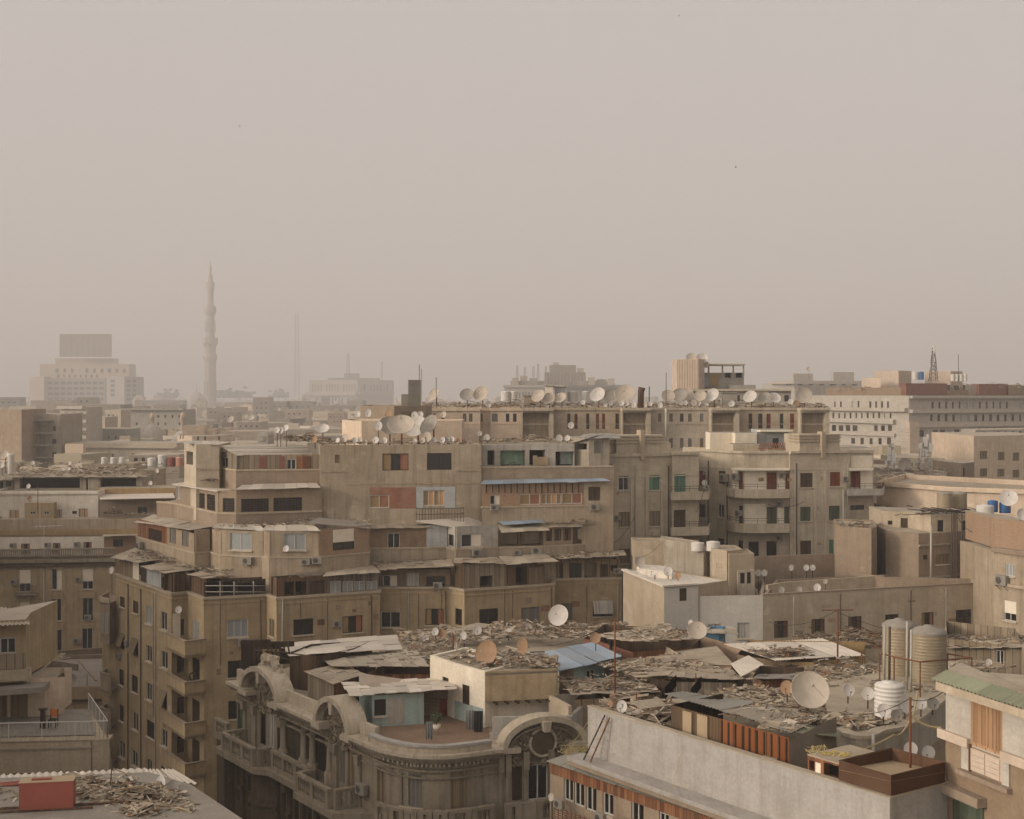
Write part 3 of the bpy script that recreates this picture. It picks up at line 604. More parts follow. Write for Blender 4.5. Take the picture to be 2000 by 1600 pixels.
for i in range(n+1): a = u0+(u1-u0)*i/n; mb.tube([w.p(a, 1.05, z0), w.p(a, 1.05, z1)], .022, 5)
for zz in (z1, (z0+z1)/2+.1):
    mb.tube([w.p(u0, .02, zz), w.p(u0, 1.05, zz), w.p(u1, 1.05, zz), w.p(u1, .02, zz)], .03, 5)
M.part(mb, 'railing', 'iron', o)
# right part: brick loggia and the open green room above it
t4 = [V((X(941, 119.6), 119.6)), V((X(1140, 121.5), 121.5)), V((X(1198, 122), 122))]
M.walls(t4[:2], 26.9, Z(991, 120.4), 'tan'); M.cornice(t4[:2], Z(991, 120.4), Z(988, 120.4), .06, -.3, 'sand')
w = Wall(t4[0]+V((0, .12)), t4[1]+V((0, .12)), Z(988, 120.4), Z(943, 120.4)); M.pend.append(([w], 'upper_wall', 'brickpink', None))
for r, k in [((957, 967, 976, 986), 'wl'), ((1015, 965, 1055, 986), 'wb'), ((1057, 964, 1097, 985), 'b4'), ((1098, 963, 1137, 984), 'wb')]: M.win(w, r, k)
for x in range(950, 1140, 12): mb = MB(); u = w.at(x, 955)[0]; w.box(mb, u-.03, u+.03, w.at(x, 963)[1], w.at(x, 944)[1], .005, .06); M.part(mb, 'batten', 'wood_dk')
w = Wall(t4[1], t4[2], 24, Z(938, 122)); M.pend.append(([w], 'wall', 'tan', None)); M.win(w, (1149, 951, 1172, 978), 'shbr')
awn(M, (938, 947), (1192, 940), (1176, 934), (944, 938), 119, 121.4, 2.2, 'zincblue', 'c')
zg = Z(914, 122)
t5 = [V((X(941, 121.6), 121.6)), V((X(1199, 123.5), 123.5))]
M.block(t5, 27, zg, 'pinktan', back=9, par=.2); M.cornice(t5, zg, zg+.12, .05, -.25, 'sand')
t6 = [V((X(941, 123.6), 123.6)), V((X(1122, 125), 125))]; zt = Z(868, 124)
w = M.block(t6, zg-.4, zt, 'whitedirty', back=6, roof='roofdust', roofname='roof')[0]
for r in [(952, 880, 966, 909), (977, 880, 1026, 910), (1034, 879, 1065, 909), (1085, 882, 1122, 910)]:
    M.win(w, r, 'hole')
for r, k in [((977.5, 881, 1025, 909), 'greenroom'), ((1098, 883, 1121, 908), 'teal')]:
    u0, u1, z0, z1 = w.rect(*r); mb = MB(); w.box(mb, u0, u1, z0+.02, z1-.02, -1.15, -.9); M.part(mb, 'inner_wall', k)
mb = MB(); rubble(mb, w.p(w.at(978, 905)[0], -.8, zg), w.p(w.at(1025, 905)[0], -.8, zg), w.p(w.at(1025, 905)[0], -.4, zg), w.p(w.at(978, 905)[0], -.4, zg), 40, ln=(.2, .6), h=.6); M.part(mb, 'junk', 'scrapdk')
mb = MB(); w.box(mb, w.at(1048, 900)[0], w.at(1070, 900)[0], zg+.1, Z(893, 124), .1, .16); w.box(mb, w.at(1040, 900)[0], w.at(1048, 900)[0], zg+.1, Z(890, 124), .2, .26); M.part(mb, 'leaning_boards', 'boardlt')
# shed on the top right
w = M.block([V((X(1118, 126), 126)), V((X(1150, 124.6), 124.6)), V((X(1190, 125), 125))], zg-.3, Z(856, 125), 'concrete', back=5, roof='zincgrey', name='shed_wall', roofname='shed_roof'); M.win(w[1], (1160, 862, 1178, 886), 'shgy'); M.win(w[0], (1124, 866, 1146, 878), 'hole')
awn(M, (1116, 866), (1152, 856), (1182, 848), (1140, 850), 125.5, 124.2, 4, 'zincgrey', nu=3)
awn(M, (1146, 857), (1212, 857), (1200, 848), (1150, 848), 124.3, 124.6, 4, 'zincgrey', nu=4)
# raised plain block at the back of the top
tk = [V((X(668, 133), 133)), V((X(706, 128), 128)), V((X(902, 130), 130))]
M.block(tk, 33, Z(822, 129), 'cream', back=7, par=.25)
# drain pipes, hanging cables and small repairs
def dpipe(b, w, px, y0, y1, r=.055, mat='pipe', d=.1, name='drain_pipe'):
    u = w.at(px, (y0+y1)/2)[0]; mb = MB(); q = [w.p(u+R.uniform(-.03, .03), d, Z(y0+(y1-y0)*k/4, w.p(u, 0, 0).y)) for k in range(5)]; mb.tube(q, r, 6); b.part(mb, name, mat)
for w, px, y0, y1, k in [(wg, 551, 1170, 1420, 'pipe'), (wg, 725, 1162, 1400, 'iron'), (wh, 798, 1155, 1300, 'pipe'), (wh, 871, 1154, 1300, 'iron'), (wjk, 1076, 1148, 1280, 'iron'), (wk, 1206, 1140, 1290, 'pipe'), (wf, 509, 1170, 1480, 'iron'), (wl, 277, 1150, 1560, 'iron'), (wl, 305, 1158, 1560, 'pipe'), (wl, 252, 1140, 1560, 'iron')]: dpipe(M, w, px, y0, y1, .05, k)
for w, px, y0, y1 in [(wg, 586, 1172, 1206), (wg, 640, 1168, 1260), (wh, 818, 1158, 1260), (wh, 862, 1156, 1215), (wjk, 985, 1152, 1250), (wjk, 1001, 1152, 1230), (wk, 1146, 1138, 1240), (wf, 430, 1172, 1300), (wl, 300, 1160, 1400)]: dpipe(M, w, px, y0, y1, .018, 'cable', .03, 'cable')
for w, x0, x1, y0, y1 in [(wg, 545, 738, 1172, 1260), (wh, 746, 878, 1160, 1240), (wjk, 912, 1080, 1156, 1235), (wk, 1088, 1210, 1140, 1235), (wf, 402, 516, 1175, 1450), (wl, 230, 333, 1180, 1500)]:
    for _ in range(7): x, y = R.uniform(x0, x1), R.uniform(y0, y1); wallpatch(M, w, (x, y, x+R.uniform(4, 14), y+R.uniform(3, 12)), R.choice(['sand', 'concrete', 'tan2', 'brickbrown', 'pinktan']), 'repair', .006)
M.finish()
# ================================================================ moderne block right of the middle
N = Bld('apartment_building', 'smooth grey brown apartment block with curved balconies and finned roof crests', 'building', (20, 138))
zn = 34.2
n1 = CY([(1186, 128), (1313, 130.6)]); nb = CY([(1313, 129.9), (1365, 130.8)])
w1 = N.block(n1, 0, zn, 'moderne', back=12, par=.4)[0]; w2 = N.block(nb, 0, zn+.1, 'moderne', back=11, par=.4)[0]
for c, z in ((n1, zn), (nb, zn+.1)): N.cornice(c, z, z+.28, .22, -.3, 'moderne'); N.cornice(c, z-1.95, z-1.85, .05, 0, 'moderne', 'string_course')
for r, k in [((1208, 929, 1228, 958), 'w2_'), ((1268, 928, 1288, 957), 'shgr_'), ((1208, 1000, 1230, 1029), 'shtn_'), ((1268, 998, 1289, 1028), 'shtn_'), ((1208, 1072, 1230, 1101), 'shtn_'), ((1268, 1072, 1289, 1101), 'shtn_')]: N.win(w1, r, k)
for r, k in [((1317, 926, 1339, 962), 'shgr'), ((1316, 996, 1339, 1031), 'shbr'), ((1316, 1066, 1339, 1100), 'shbr')]: N.win(w2, r, k)
for x in (1200, 1233, 1262, 1292):
    u = w1.at(x, 950)[0]; mb = MB(); w1.box(mb, u-.12, u+.12, 0, zn-1.97, .004, .1); N.part(mb, 'pilaster', 'moderne')
def patch_n(w, r, k, d=.015): return wallpatch(N, w, r, k, 'render_panel', d)
patch_n(w1, (1267, 964, 1291, 996), 'sand'); patch_n(w2, (1314, 1048, 1364, 1110), 'pinktan')
mb = MB(); u = w1.at(1279, 1042)[0]; w1.box(mb, u-.35, u+.35, Z(1046, 130), Z(1038, 130), .004, .2); N.part(mb, 'vent_box', 'moderne')
def balc(b, ch, y0, y1, Y, mat, th=.18, smooth=False, rail=False):
    z0, z1 = Z(y1, Y), Z(y0, Y); mb = MB(); band(mb, ch, z0, z1, 0, -.15, smooth); fl = [V((p.x, p.y, z0+.16)) for p in ch]; bk = [V((ch[-1].x, ch[-1].y+2.2, z0+.16)), V((ch[0].x, ch[0].y+2.2, z0+.16))]
    mb.q(*(fl+bk)); mb.q(*[p-V((0, 0, .15)) for p in reversed(fl+bk)]); o = b.part(mb, 'balcony', mat)
    if rail:
        mb = MB(); q = offs(ch, -.08)
        for k in (.28, .5): mb.tube([V((p.x, p.y, z1+k)) for p in q], .02, 4)
        for i in range(len(q)-1):
            n = max(1, int((q[i+1]-q[i]).length/.8))
            for j in range(n+1): p = q[i].lerp(q[i+1], j/n); mb.tube([(p.x, p.y, z1), (p.x, p.y, z1+.5)], .02, 4)
        b.part(mb, 'railing', 'iron', o)
    return o
for y0, y1 in ((961, 977), (1030, 1047)): balc(N, CY([(1311, 128.8), (1384, 129.8), (1387, 133)]), y0, y1, 129, 'moderne', rail=True)
def crest(pts, Yf, yt, fin):
    zt = Z(yt, Yf); w = N.block(pts, zn, zt, 'moderne', back=2.5, name='crest', roofname='crest_top', roof='moderne')
    for i, f in enumerate((.03, .3, .6)): N.cornice(pts, zt-f-.09, zt-f+.06, .16, 0, 'sand', 'crest_moulding')
    N.cornice(pts, zn+.05, zn+.3, .3, 0, 'moderne', 'crest_base')
    u = w[1].at((fin[0]+fin[1])/2, 870)[0]; mb = MB(); w[1].box(mb, u-.2, u+.2, Z(fin[3], Yf), Z(fin[2], Yf), -.4, .5); N.part(mb, 'crest_fin', 'sand')
crest(CY([(1184, 131.4), (1204, 128.7), (1297, 130.4)]), 129.5, 851, (1247, 1255, 840, 898))
mb = MB(); mb.hexa([(X(1288, 130), 130.2, zn+.1), (X(1311, 130), 130.4, zn+.1), (X(1311, 130), 132, zn+.1), (X(1288, 130), 132, zn+.1), (X(1288, 130), 130.2, zn+1.5), (X(1311, 130), 130.4, zn+1.2), (X(1311, 130), 132, zn+1.2), (X(1288, 130), 132, zn+1.5)]); N.part(mb, 'roof_step', 'moderne')
# second wing
n2 = CY([(1360, 141), (1398, 138.8), (1430, 136.2), (1452, 135.2), (1543, 135.4)]); n3 = CY([(1543, 134.9), (1660, 136.6)]); n4 = CY([(1660, 137.4), (1706, 138)])
wa = N.block(n2, 0, zn, 'moderne', back=11, par=.4); wb = N.block(n3, 0, zn-.02, 'moderne', back=11, par=.4)[0]; wc = N.block(n4, 0, zn-.05, 'moderne', back=10, par=.4)[0]
for c in (n2, n3, n4): N.cornice(c, zn, zn+.22, .2, -.3, 'moderne'); N.cornice(c, zn-1.6, zn-1.5, .05, 0, 'moderne', 'string_course')
for w, r, k in [(wa[0], (1366, 920, 1378, 948), 'shrd'), (wa[1], (1404, 920, 1417, 945), 'shbr'), (wa[1], (1402, 985, 1414, 1011), 'w2_'), (wa[1], (1402, 1052, 1414, 1078), 'dark'), (wa[0], (1366, 985, 1377, 1010), 'dark'), (wa[3], (1498, 923, 1517, 958), 'shrd'), (wa[3], (1534, 925, 1541.5, 956), 'shrd'), (wa[2], (1443, 922, 1451, 957), 'shrd'),
    (wa[3], (1498, 990, 1517, 1026), 'shdg'), (wa[3], (1532, 990, 1541, 1024), 'shdg'), (wa[2], (1443, 988, 1451, 1024), 'dark'), (wa[3], (1497, 1057, 1517, 1090), 'dark'), (wa[2], (1442, 1056, 1451, 1090), 'dark'), (wa[3], (1462, 1058, 1482, 1090), 'dark'),
    (wb, (1563, 924, 1587, 952), 'shbr_'), (wb, (1621, 922, 1641, 950), 'shrd_'), (wb, (1563, 990, 1583, 1018), 'shdg_'), (wb, (1619, 988, 1640, 1017), 'shdg_'), (wb, (1563, 1056, 1584, 1085), 'shbr'), (wb, (1619, 1054, 1640, 1083), 'shgr'), (wc, (1661.5, 921, 1680, 956), 'shrd'), (wc, (1661, 987, 1688, 996), 'dark2')]: N.win(w, r, k)
for r in ((1454, 919, 1496, 958), (1519, 919, 1533, 958), (1454, 984, 1496, 1026), (1519, 984, 1531, 1026)): patch_n(wa[3], r, 'pale')
patch_n(wa[2], (1431, 919, 1442.5, 958), 'pale'); patch_n(wc, (1681, 919, 1704, 956), 'pale'); patch_n(wc, (1662, 890, 1704, 913), 'pale'); patch_n(wb, (1538, 934, 1546, 940), 'ochre', .05)
u0, u1, z0, z1 = wa[3].rect(1481, 933, 1491, 940); mb = MB(); wa[3].box(mb, u0, u1, z0, z1, .016, .12); N.part(mb, 'niche', 'ochre')
for x in (1553, 1592, 1612, 1650): u = wb.at(x, 950)[0]; mb = MB(); wb.box(mb, u-.15, u+.15, 0, zn-1.62, .004, .09); N.part(mb, 'pilaster', 'moderne')
mb = MB(); u = wb.at(1646, 980)[0]; zq = Z(957, 136); mb.tube([wb.p(u, .12, 10), wb.p(u, .12, zq)], .11, 8); N.part(mb, 'drain_pipe', 'pipe')
cb = CY([(1413, 138.6), (1424, 135.6), (1436, 134.2), (1452, 133.5), (1480, 133.3), (1542, 133.7)])
for y0, y1 in ((956, 973), (1023, 1041)): balc(N, cb, y0, y1, 133.6, 'moderne', smooth=True, rail=True)
mb = MB(); band(mb, CY([(1428, 135.2), (1452, 134.2), (1543, 134.4)]), Z(919, 134.4), Z(915, 134.4), .0, -1, True); N.part(mb, 'balcony_canopy', 'pale')
balc(N, CY([(1656, 135.6), (1725, 136.4), (1728, 140)]), 955, 968, 136, 'whitedirty', rail=True)
mb = MB(); band(mb, CY([(1658, 136.4), (1706, 137)]), Z(919, 137), Z(914, 137), .0, -1); N.part(mb, 'balcony_canopy', 'pale')
crest(CY([(1541, 137.6), (1562, 135.2), (1640, 136.6)]), 136, 849, (1600, 1608, 843, 894))
for pts, yt, k in [([(1387, 147), (1440, 147.5)], 845, 'pale'), ([(1436, 145.5), (1478, 146)], 846, 'pale'), ([(1478, 148), (1541, 148.5)], 839, 'bluepl'), ([(1432, 141), (1484, 141.4)], 868, 'moderne'), ([(1640, 141), (1706, 142)], 876, 'pale')]:
    p = CY(pts); wr = N.block(p, zn-.3, Z(yt, p[0].y), k, back=3.5, roof='rooflight', name='roof_room', roofname='roof_room_top')[0]
    if k == 'bluepl': N.win(wr, (1509, 856, 1521, 879), 'dark'); N.cornice(p, Z(843, 148), Z(840, 148), 1.2, 0, 'pale', 'canopy')
mb = MB()
for i in range(22): mb.box((X(1483+i*2.4, 139.5), 139.5, zn+.5+(.25 if i % 2 else .05)), .11, .12, .28)
mb.box((X(1509, 139.5), 139.5, zn+.3), 2.9, .2, .16); N.part(mb, 'brick_parapet', 'brickred')
for w, px, y0, y1, k in [(w1, 1240, 910, 1120, 'pipe'), (w1, 1305, 910, 1120, 'iron'), (wb, 1555, 905, 1100, 'iron'), (wb, 1655, 905, 1100, 'pipe'), (wa[1], 1422, 930, 1100, 'iron'), (wa[0], 1385, 900, 1100, 'iron')]: dpipe(N, w, px, y0, y1, .06, k)
for w, x0, x1, y0, y1 in [(w1, 1195, 1305, 905, 1080), (wb, 1548, 1655, 905, 1080)]:
    for _ in range(6): x, y = R.uniform(x0, x1), R.uniform(y0, y1); wallpatch(N, w, (x, y, x+R.uniform(4, 12), y+R.uniform(3, 10)), R.choice(['sand', 'concrete', 'moderne', 'tan2']), 'repair', .006)
N.finish()

# ================================================================ low white and tan houses in front of it
E = Bld('flat_roofed_house', 'long tan house with a fresh white end wall and sunken roof terrace', 'house', (22, 112))
ze = 25.77
e0 = CY([(1217, 113), (1297, 103.4), (1364, 104.6)]); w = E.block(e0, 0, ze, 'sand', back=3.5, dirn=(.8, .75), roof='white', par=.06)
wallpatch(E, w[1], (1297.5, 1147, 1363.5, 1300), 'fresh', 'white_paint', .012); E.cornice(e0, ze+.001, ze+.13, .16, -.3, 'white')
E.win(w[1], (1327, 1149, 1341, 1174), 'shbr')
mb = MB(); P0 = P(1252, 1112, 110); mb.prism([V((X(1250, 110), 110)), V((X(1312, 108), 108)), V((X(1312, 108), 112)), V((X(1250, 110), 113))], ze-.05, ze+.5); E.part(mb, 'roof_slab', 'white')
zl = 24.9; e1 = CY([(1364, 104.7), (1490, 105.2)]); e2 = CY([(1490, 105.1), (1915, 111.6)])
w = E.block(e1, 0, zl, 'fresh', back=9, dirn=(.2, 1), roof='greyplaster', par=.8, parmat='pinktan')[0]; wt = E.block(e2, 0, zl+.02, 'sand', back=9, dirn=(.3, 1), roof='greyplaster', par=.85, parmat='pinktan')[0]
E.win(w, (1382, 1219, 1408, 1240), 'shwt'); E.win(w, (1440, 1216, 1465, 1247), 'shwt_')
for r, k in [((1512, 1213, 1539, 1246), 'g_b2'), ((1585, 1209, 1611, 1241), 'g_b2'), ((1657, 1204, 1683, 1237), 'g_b2_'), ((1729, 1200, 1755, 1229), 'g_dark2'), ((1800, 1196, 1824, 1222), 'b2'), ((1867, 1191, 1897, 1223), 'g_dark2')]: E.win(wt, r, k)
E.cornice(e2, zl+.02, zl+.1, .05, -.25, 'pinktan')
u, z, Y = wt.at(1636, 1170)
for px, k in ((1617, 'brickpink'), (1852, 'brickbrown')): wallpatch(E, wt, (px, 1208, px+14, 1215), k)
# inner parapets of the terrace
for pts, yt, k in [([(1476, 119), (1634, 121)], 1087, 'pinktan'), ([(1500, 108.5), (1535, 110.2), (1728, 114.4)], 1143, 'sand'), ([(1640, 118), (1726, 113), (1896, 111.9)], 1112, 'pinktan')]:
    p = CY(pts); E.cornice(p, zl-1.2, Z(yt, p[0].y), 0, -.22, k, 'terrace_wall')
for px, y0, y1, k in [(1549, 1165, 1260, 'pipe'), (1640, 1160, 1250, 'iron'), (1778, 1152, 1245, 'iron'), (1846, 1148, 1240, 'pipe')]: dpipe(E, wt, px, y0, y1, .04, k)
for _ in range(16): x, y = R.uniform(1495, 1890), R.uniform(1172, 1250); wallpatch(E, wt, (x, y, x+R.uniform(5, 22), y+R.uniform(3, 10)), R.choice(['olive', 'concrete', 'tan', 'pinktan']), 'repair', .006)
E.finish()
E5 = Bld('roof_house', 'stained tan house with rain streaked walls behind the white end wall', 'house', (10, 117))
for pts, yt, k in [([(1238, 119), (1300, 118.5)], 1058, 'sand'), ([(1298, 117.8), (1374, 113.6)], 1064, 'concrete'), ([(1374, 113.6), (1396, 115.4)], 1072, 'concrete'), ([(1391, 112.6), (1420, 110.8), (1450, 112)], 1073, 'sand'), ([(1424, 110.4), (1473, 111)], 1081, 'sand'), ([(1442, 109.9), (1474, 110.2)], 1114, 'concrete'), ([(1362, 112.5), (1480, 110.5)], 1152, 'sand'), ([(1240, 124), (1340, 124)], 1056, 'pinktan')]:
    p = CY(pts); w = E5.block(p, 18, Z(yt, p[-1].y), k, back=3, par=.1, roof='roofdust')
    if pts[0][0] == 1391: E5.win(w[1], (1422, 1101, 1445, 1109), 'hole')
    if pts[0][0] == 1442: E5.win(w[0], (1446, 1119, 1455, 1140), 'dark'); E5.win(w[0], (1459, 1118, 1467, 1140), 'dark')
E5.finish()
def tower_house(label, pts, yt, k, feats=(), back=6, z0=0, par=.15, name='house', cat='house', roof='roofdust', dirn=(.2, 1)):
    p = CY(pts); b = Bld(name, label, cat, (p[0].x+1, p[0].y+2)); w = b.block(p, z0, Z(yt, p[0].y), k, back=back, par=par, dirn=dirn, roof=roof)
    for i, r, s in feats: b.win(w[i], r, s)
    return b, w
E2, w = tower_house('plain pink rendered house with a blank side wall, left of two', [(1632, 118), (1702, 115), (1713, 117)], 1026, 'pinktan'); E2.finish()
E3, w = tower_house('pink rendered house with blank side wall and open stair room, under the steel tanks', [(1730, 117.4), (1794, 114.6), (1860, 116), (1897, 117.5), (1945, 114)], 1036, 'pinktan', [(1, (1829, 1082, 1855, 1102), 'shtn_'), (1, (1803, 1084, 1812, 1093), 'shbr'), (2, (1875, 1080, 1894, 1103), 'dark_'), (3, (1909, 1081, 1918, 1103), 'g_dark'), (3, (1929, 1083, 1938, 1104), 'shtn')], dirn=(.1, 1))
E3.cornice(CY([(1794, 114.5), (1860, 115.9), (1897, 117.4), (1945, 113.9)]), Z(1066, 115), Z(1063, 115), .15, 0, 'concrete', 'string_course'); E3.cornice(CY([(1794, 114.5), (1860, 115.9), (1897, 117.4)]), Z(1129, 115), Z(1126, 115), .2, 0, 'concrete', 'string_course')
p = CY([(1726, 122), (1775, 121), (1818, 117.6), (1945, 119)]); w = E3.block(p, 26, Z(1004, 119), 'sand', back=5, roof='concrete', name='upper_wall', roofname='upper_roof')
for i, r, s in [(0, (1734, 1017, 1743, 1025), 'dark'), (0, (1759, 1012, 1773, 1040), 'shbr'), (2, (1831, 1016, 1843, 1039), 'dark_'), (2, (1879, 1017, 1888, 1038), 'dark'), (2, (1906, 1016, 1915, 1040), 'w2'), (2, (1930, 1015, 1941, 1036), 'dark')]: E3.win(w[i], r, s)
mb = MB()
for i, x in enumerate((1858, 1861.5, 1864, 1867, 1876)): mb.tube([(X(x, 115.6), 115.5-i*.06, 20), (X(x, 115.6), 115.5-i*.06, 30.2)], .06, 6)
E3.part(mb, 'drain_pipe', 'iron'); mb = MB(); mb.tube([(X(1818.5, 113.8), 113.8, 24.7), (X(1818.5, 113.8), 113.8, Z(1027, 113.8))], .09, 8); E3.part(mb, 'vent_pipe', 'pipe')
mb = MB()
for _ in range(60):
    a = P(R.uniform(1805, 1910), R.uniform(994, 1004), R.uniform(117, 121)); mb.tube([a, a+V((R.uniform(-2, 2), R.uniform(-1, 1), R.uniform(-.25, .25)))], .035, 4)
E3.part(mb, 'roof_pipes', 'iron'); E3.finish()
b, w = tower_house('white rendered house squeezed between tan walls on the right', [(1880, 119), (1945, 118)], 1124, 'pale', [(0, (1929, 1161, 1938, 1190), 'shwt')]); b.finish()
E4 = Bld('apartment_building', 'tan house cut by the right edge, brick top and white blinds', 'building', (37, 108))
p = CY([(1941, 106.5), (2030, 102.5)]); z4 = Z(1082, 105); w = E4.block(p, 0, z4, 'tan', back=8)[0]; E4.cornice(p, z4, z4+.35, .25, -.2, 'pinktan'); E4.cornice(p, Z(1146, 105), Z(1140, 105), .3, 0, 'sand', 'string_course')
p2 = CY([(1943, 108), (2030, 104)]); E4.block(p2, z4+.1, Z(1016, 106.5), 'brickpink', back=7, name='upper_wall', roofname='upper_roof')
for r, k in [((1964, 1101, 1982, 1126), 'w3_'), ((1961, 1174, 1985, 1213), 'blw2_')]: E4.win(w, r, k)
E4.finish()
L = Bld('apartment_building', 'cream building with heavy cornice and recessed attic windows behind the water tanks', 'building', (45, 140))
p = C(31, [(1712, 940), (1850, 951), (1972, 957)]); p = [p[0], p[1], p[2]+V((2, 0))]
w = L.block(p, 0, 31, 'cream', back=14, dirn=(.5, 1), roof='roofdust', par=.5); L.cornice(p, 30.6, 30.9, .35, 0, 'cream'); L.cornice(p, 28.6, 28.75, .08, 0, 'cream', 'string_course')
for r, k in [((1707, 984, 1719, 1002), 'shtn'), ((1729, 985, 1741, 1002), 'shtn'), ((1770, 988, 1783, 998), 'dark2'), ((1803, 991, 1815, 998), 'dark2')]: L.win(w[0], r, k)
L.finish()

# ================================================================ long pale row further back
RW = Bld('apartment_building', 'long low pale building crowded with satellite dishes along its roof', 'building', (40, 195))
rp = CY([(668, 176), (704, 168)]); zr = Z(798, 190)
segs = [(826, 938, 186), (938, 958, 188), (958, 1018, 187), (1018, 1081, 187), (1081, 1214, 190), (1214, 1271, 188), (1271, 1388, 190), (1388, 1444, 188), (1444, 1563, 190), (1563, 1620, 188)]
for i, (a, c, Y) in enumerate(segs):
    rec = i in (3, 5, 7, 9); k = 'moderne' if rec else ('cream' if i < 4 else ('sand' if i in (4, 8) else 'farbeige'))
    w = RW.block(CY([(a, Y), (c, Y+.2)]), 0, zr+.01*i, k, back=20, roof='roofdust', par=.35)[0]
    RW.cornice(CY([(a, Y), (c, Y+.2)]), zr-.3+.01*i, zr+.05+.01*i, .5 if rec else .2, -.1, k); RW.cornice(CY([(a, Y), (c, Y+.2)]), Z(829, Y), Z(828, Y), .06, 0, k, 'string_course')
    if rec:
        u0, u1, z0, z1 = w.rect(a+3, 806, c-8, 870); w.holes.append((u0, u1, z0, z1, 1.6)); mb = MB(); w.box(mb, u0-.2, u1+.2, z0-.2, z1+.2, -1.9, -1.6); RW.part(mb, 'loggia_wall', 'tan'); continue
    for x0, x1 in [(845, 851), (862, 868), (904, 911), (916, 923), (938.5, 943), (961, 972), (988, 995), (1002, 1009), (1108, 1114), (1122, 1128), (1145, 1151), (1164, 1170), (1176, 1182), (1202, 1209), (1285, 1292), (1307, 1314), (1328, 1335), (1344, 1351), (1367, 1374), (1462, 1469), (1481, 1489), (1497, 1505), (1523, 1530), (1543, 1551)]:
        if a < x0 and x1 < c:
            tall = i in (4, 8); RW.win(w, (x0, 808, x1, 838 if tall else 824), R.choice(['shbr', 'shtn', 'dark', 'shgy']) if not tall else R.choice(['shbr', 'dark', 'shrd']))
            if i in (6, 2): RW.win(w, (x0, 856, x1, 875), R.choice(['shgy', 'shtn']))
mb = MB(); wq = Wall(V((X(1290, 189.7), 189.7)), V((X(1391, 189.7), 189.7)), 0, 1); mb.tube([(X(1300, 189.3), 189.2, Z(855, 189)), (X(1300, 189.3), 189.2, zr)], .12, 6); RW.part(mb, 'drain_pipe', 'pale')
w = RW.block(CY([(704, 172), (770, 166), (832, 168)]), 20, Z(793, 168), 'pinktan', back=12, par=.3)
RW.win(w[1], (785, 804, 803, 818), 'shtn'); RW.finish()
# grey ribbed lift tower left of the row, on the same roofs
b = Bld('lift_tower', 'narrow dark grey ribbed box tower with whip aerials above the middle roofs', 'tower', (X(805, 178), 179))
w = b.block(CY([(797, 177), (820, 178)]), 34, Z(742, 177), 'fargrey', back=2); b.block(CY([(784, 176.5), (797, 176.9)]), 34, Z(770, 176.5), 'fargrey', back=2)
mb = MB()
for i in range(9): u = w[0].L*(i+.5)/9; w[0].box(mb, u-.04, u+.04, 36, Z(743, 177), .003, .05)
b.part(mb, 'ribs', 'fargrey'); mb = MB(); mb.tube([P(819, 742, 177.4), P(819, 712, 177.4)], .04, 4); b.part(mb, 'whip_aerial', 'iron'); mb = MB(); mb.tube([P(823, 784, 177), P(823, 720, 177)], .03, 4); b.part(mb, 'whip_aerial', 'iron'); b.finish()
# building with pink ribbed tower and open roof frame
T = Bld('office_block', 'rooftop block with pink ribbed tower, frame shed and blue and yellow panels', 'building', (33, 222))
p = CY([(1322, 226), (1545, 222)]); w = T.block(p, 0, Z(764, 224), 'fargrey', back=22, roof='roofdust')[0]; T.cornice(p, Z(764, 224), Z(760, 224), .8, -.3, 'farbeige')
for a in range(1340, 1540, 24): T.win(w, (a, 772, a+9, 784), 'dark')
p = CY([(1322, 231), (1364, 226), (1376, 230)]); w = T.block(p, 36, Z(701, 227), 'farpink', back=8, name='tower', roofname='tower_roof')
mb = MB()
for i in range(13): u = w[0].L*(i+.3)/13; w[0].box(mb, u, u+.2, 40.5, Z(702, 228), .004, .14)
T.part(mb, 'ribs', 'farpink')
p = CY([(1364, 232), (1453, 232)]); w = T.block(p, 40, Z(728, 232), 'fargrey', back=5, name='roof_shed', roofname='roof_shed_top', roof='zincold'); T.cornice(p, Z(714, 232), Z(711, 232), 1.2, -5, 'zincold', 'shed_canopy')
for a in (1366, 1384, 1411, 1432, 1452): mb = MB(); mb.tube([P(a, 735, 231.4), P(a, 712, 231.4)], .14, 4); T.part(mb, 'post', 'fargrey')
for r, k in [((1365, 732, 1384, 755), 'zincblue'), ((1384.5, 732, 1403, 755), 'ochre')]: wallpatch(T, w[0], r, k, 'panel', .3)
T.win(w[0], (1416, 728, 1428, 738), 'hole'); T.win(w[0], (1437, 728, 1450, 738), 'hole')
p = CY([(1425, 228), (1476, 228)]); T.block(p, 40, Z(752, 228), 'fargrey', back=3, name='roof_hut', roofname='roof_hut_top'); T.finish()
# ================================================================ ornate corner building
zc0 = 22.3
O = Bld('ornate_building', 'ornate grey corner building with arched hoods, balustrades and rounded roof terrace', 'building', (-2, 78))
def spline(pts, n=6):
    o = []; q = [pts[0]]+list(pts)+[pts[-1]]
    for i in range(1, len(q)-2):
        for k in range(n):
            t = k/n; a, b, c, d = q[i-1:i+3]
            o.append(.5*((2*b)+(c-a)*t+(2*a-5*b+4*c-d)*t*t+(3*b-a-3*c+d)*t**3))
    return o+[pts[-1]]
co_l = zc(zc0, (440, 1330), (707, 1450)); co_c = zc(zc0, (707, 1450), (731, 1460), (760, 1467.5), (790, 1473), (815, 1475.5), (845, 1476.5), (875, 1476), (920, 1471.5), (967, 1465)); co_r = zc(zc0, (967, 1465), (1146, 1449))
curve = spline(co_c, 3)
cor = [co_l[0]]+curve+[co_r[1]]
wl_ = offs([co_l[0], co_l[1]], -.75); wc_ = offs(zc(zc0, (707, 1450), (756, 1466.8), (781, 1471.8), (828, 1476), (874, 1476.5), (926, 1471), (967, 1465)), -.75); wr_ = offs(co_r, -.75)
pts = [wl_[0]]+wc_+[wr_[1]]
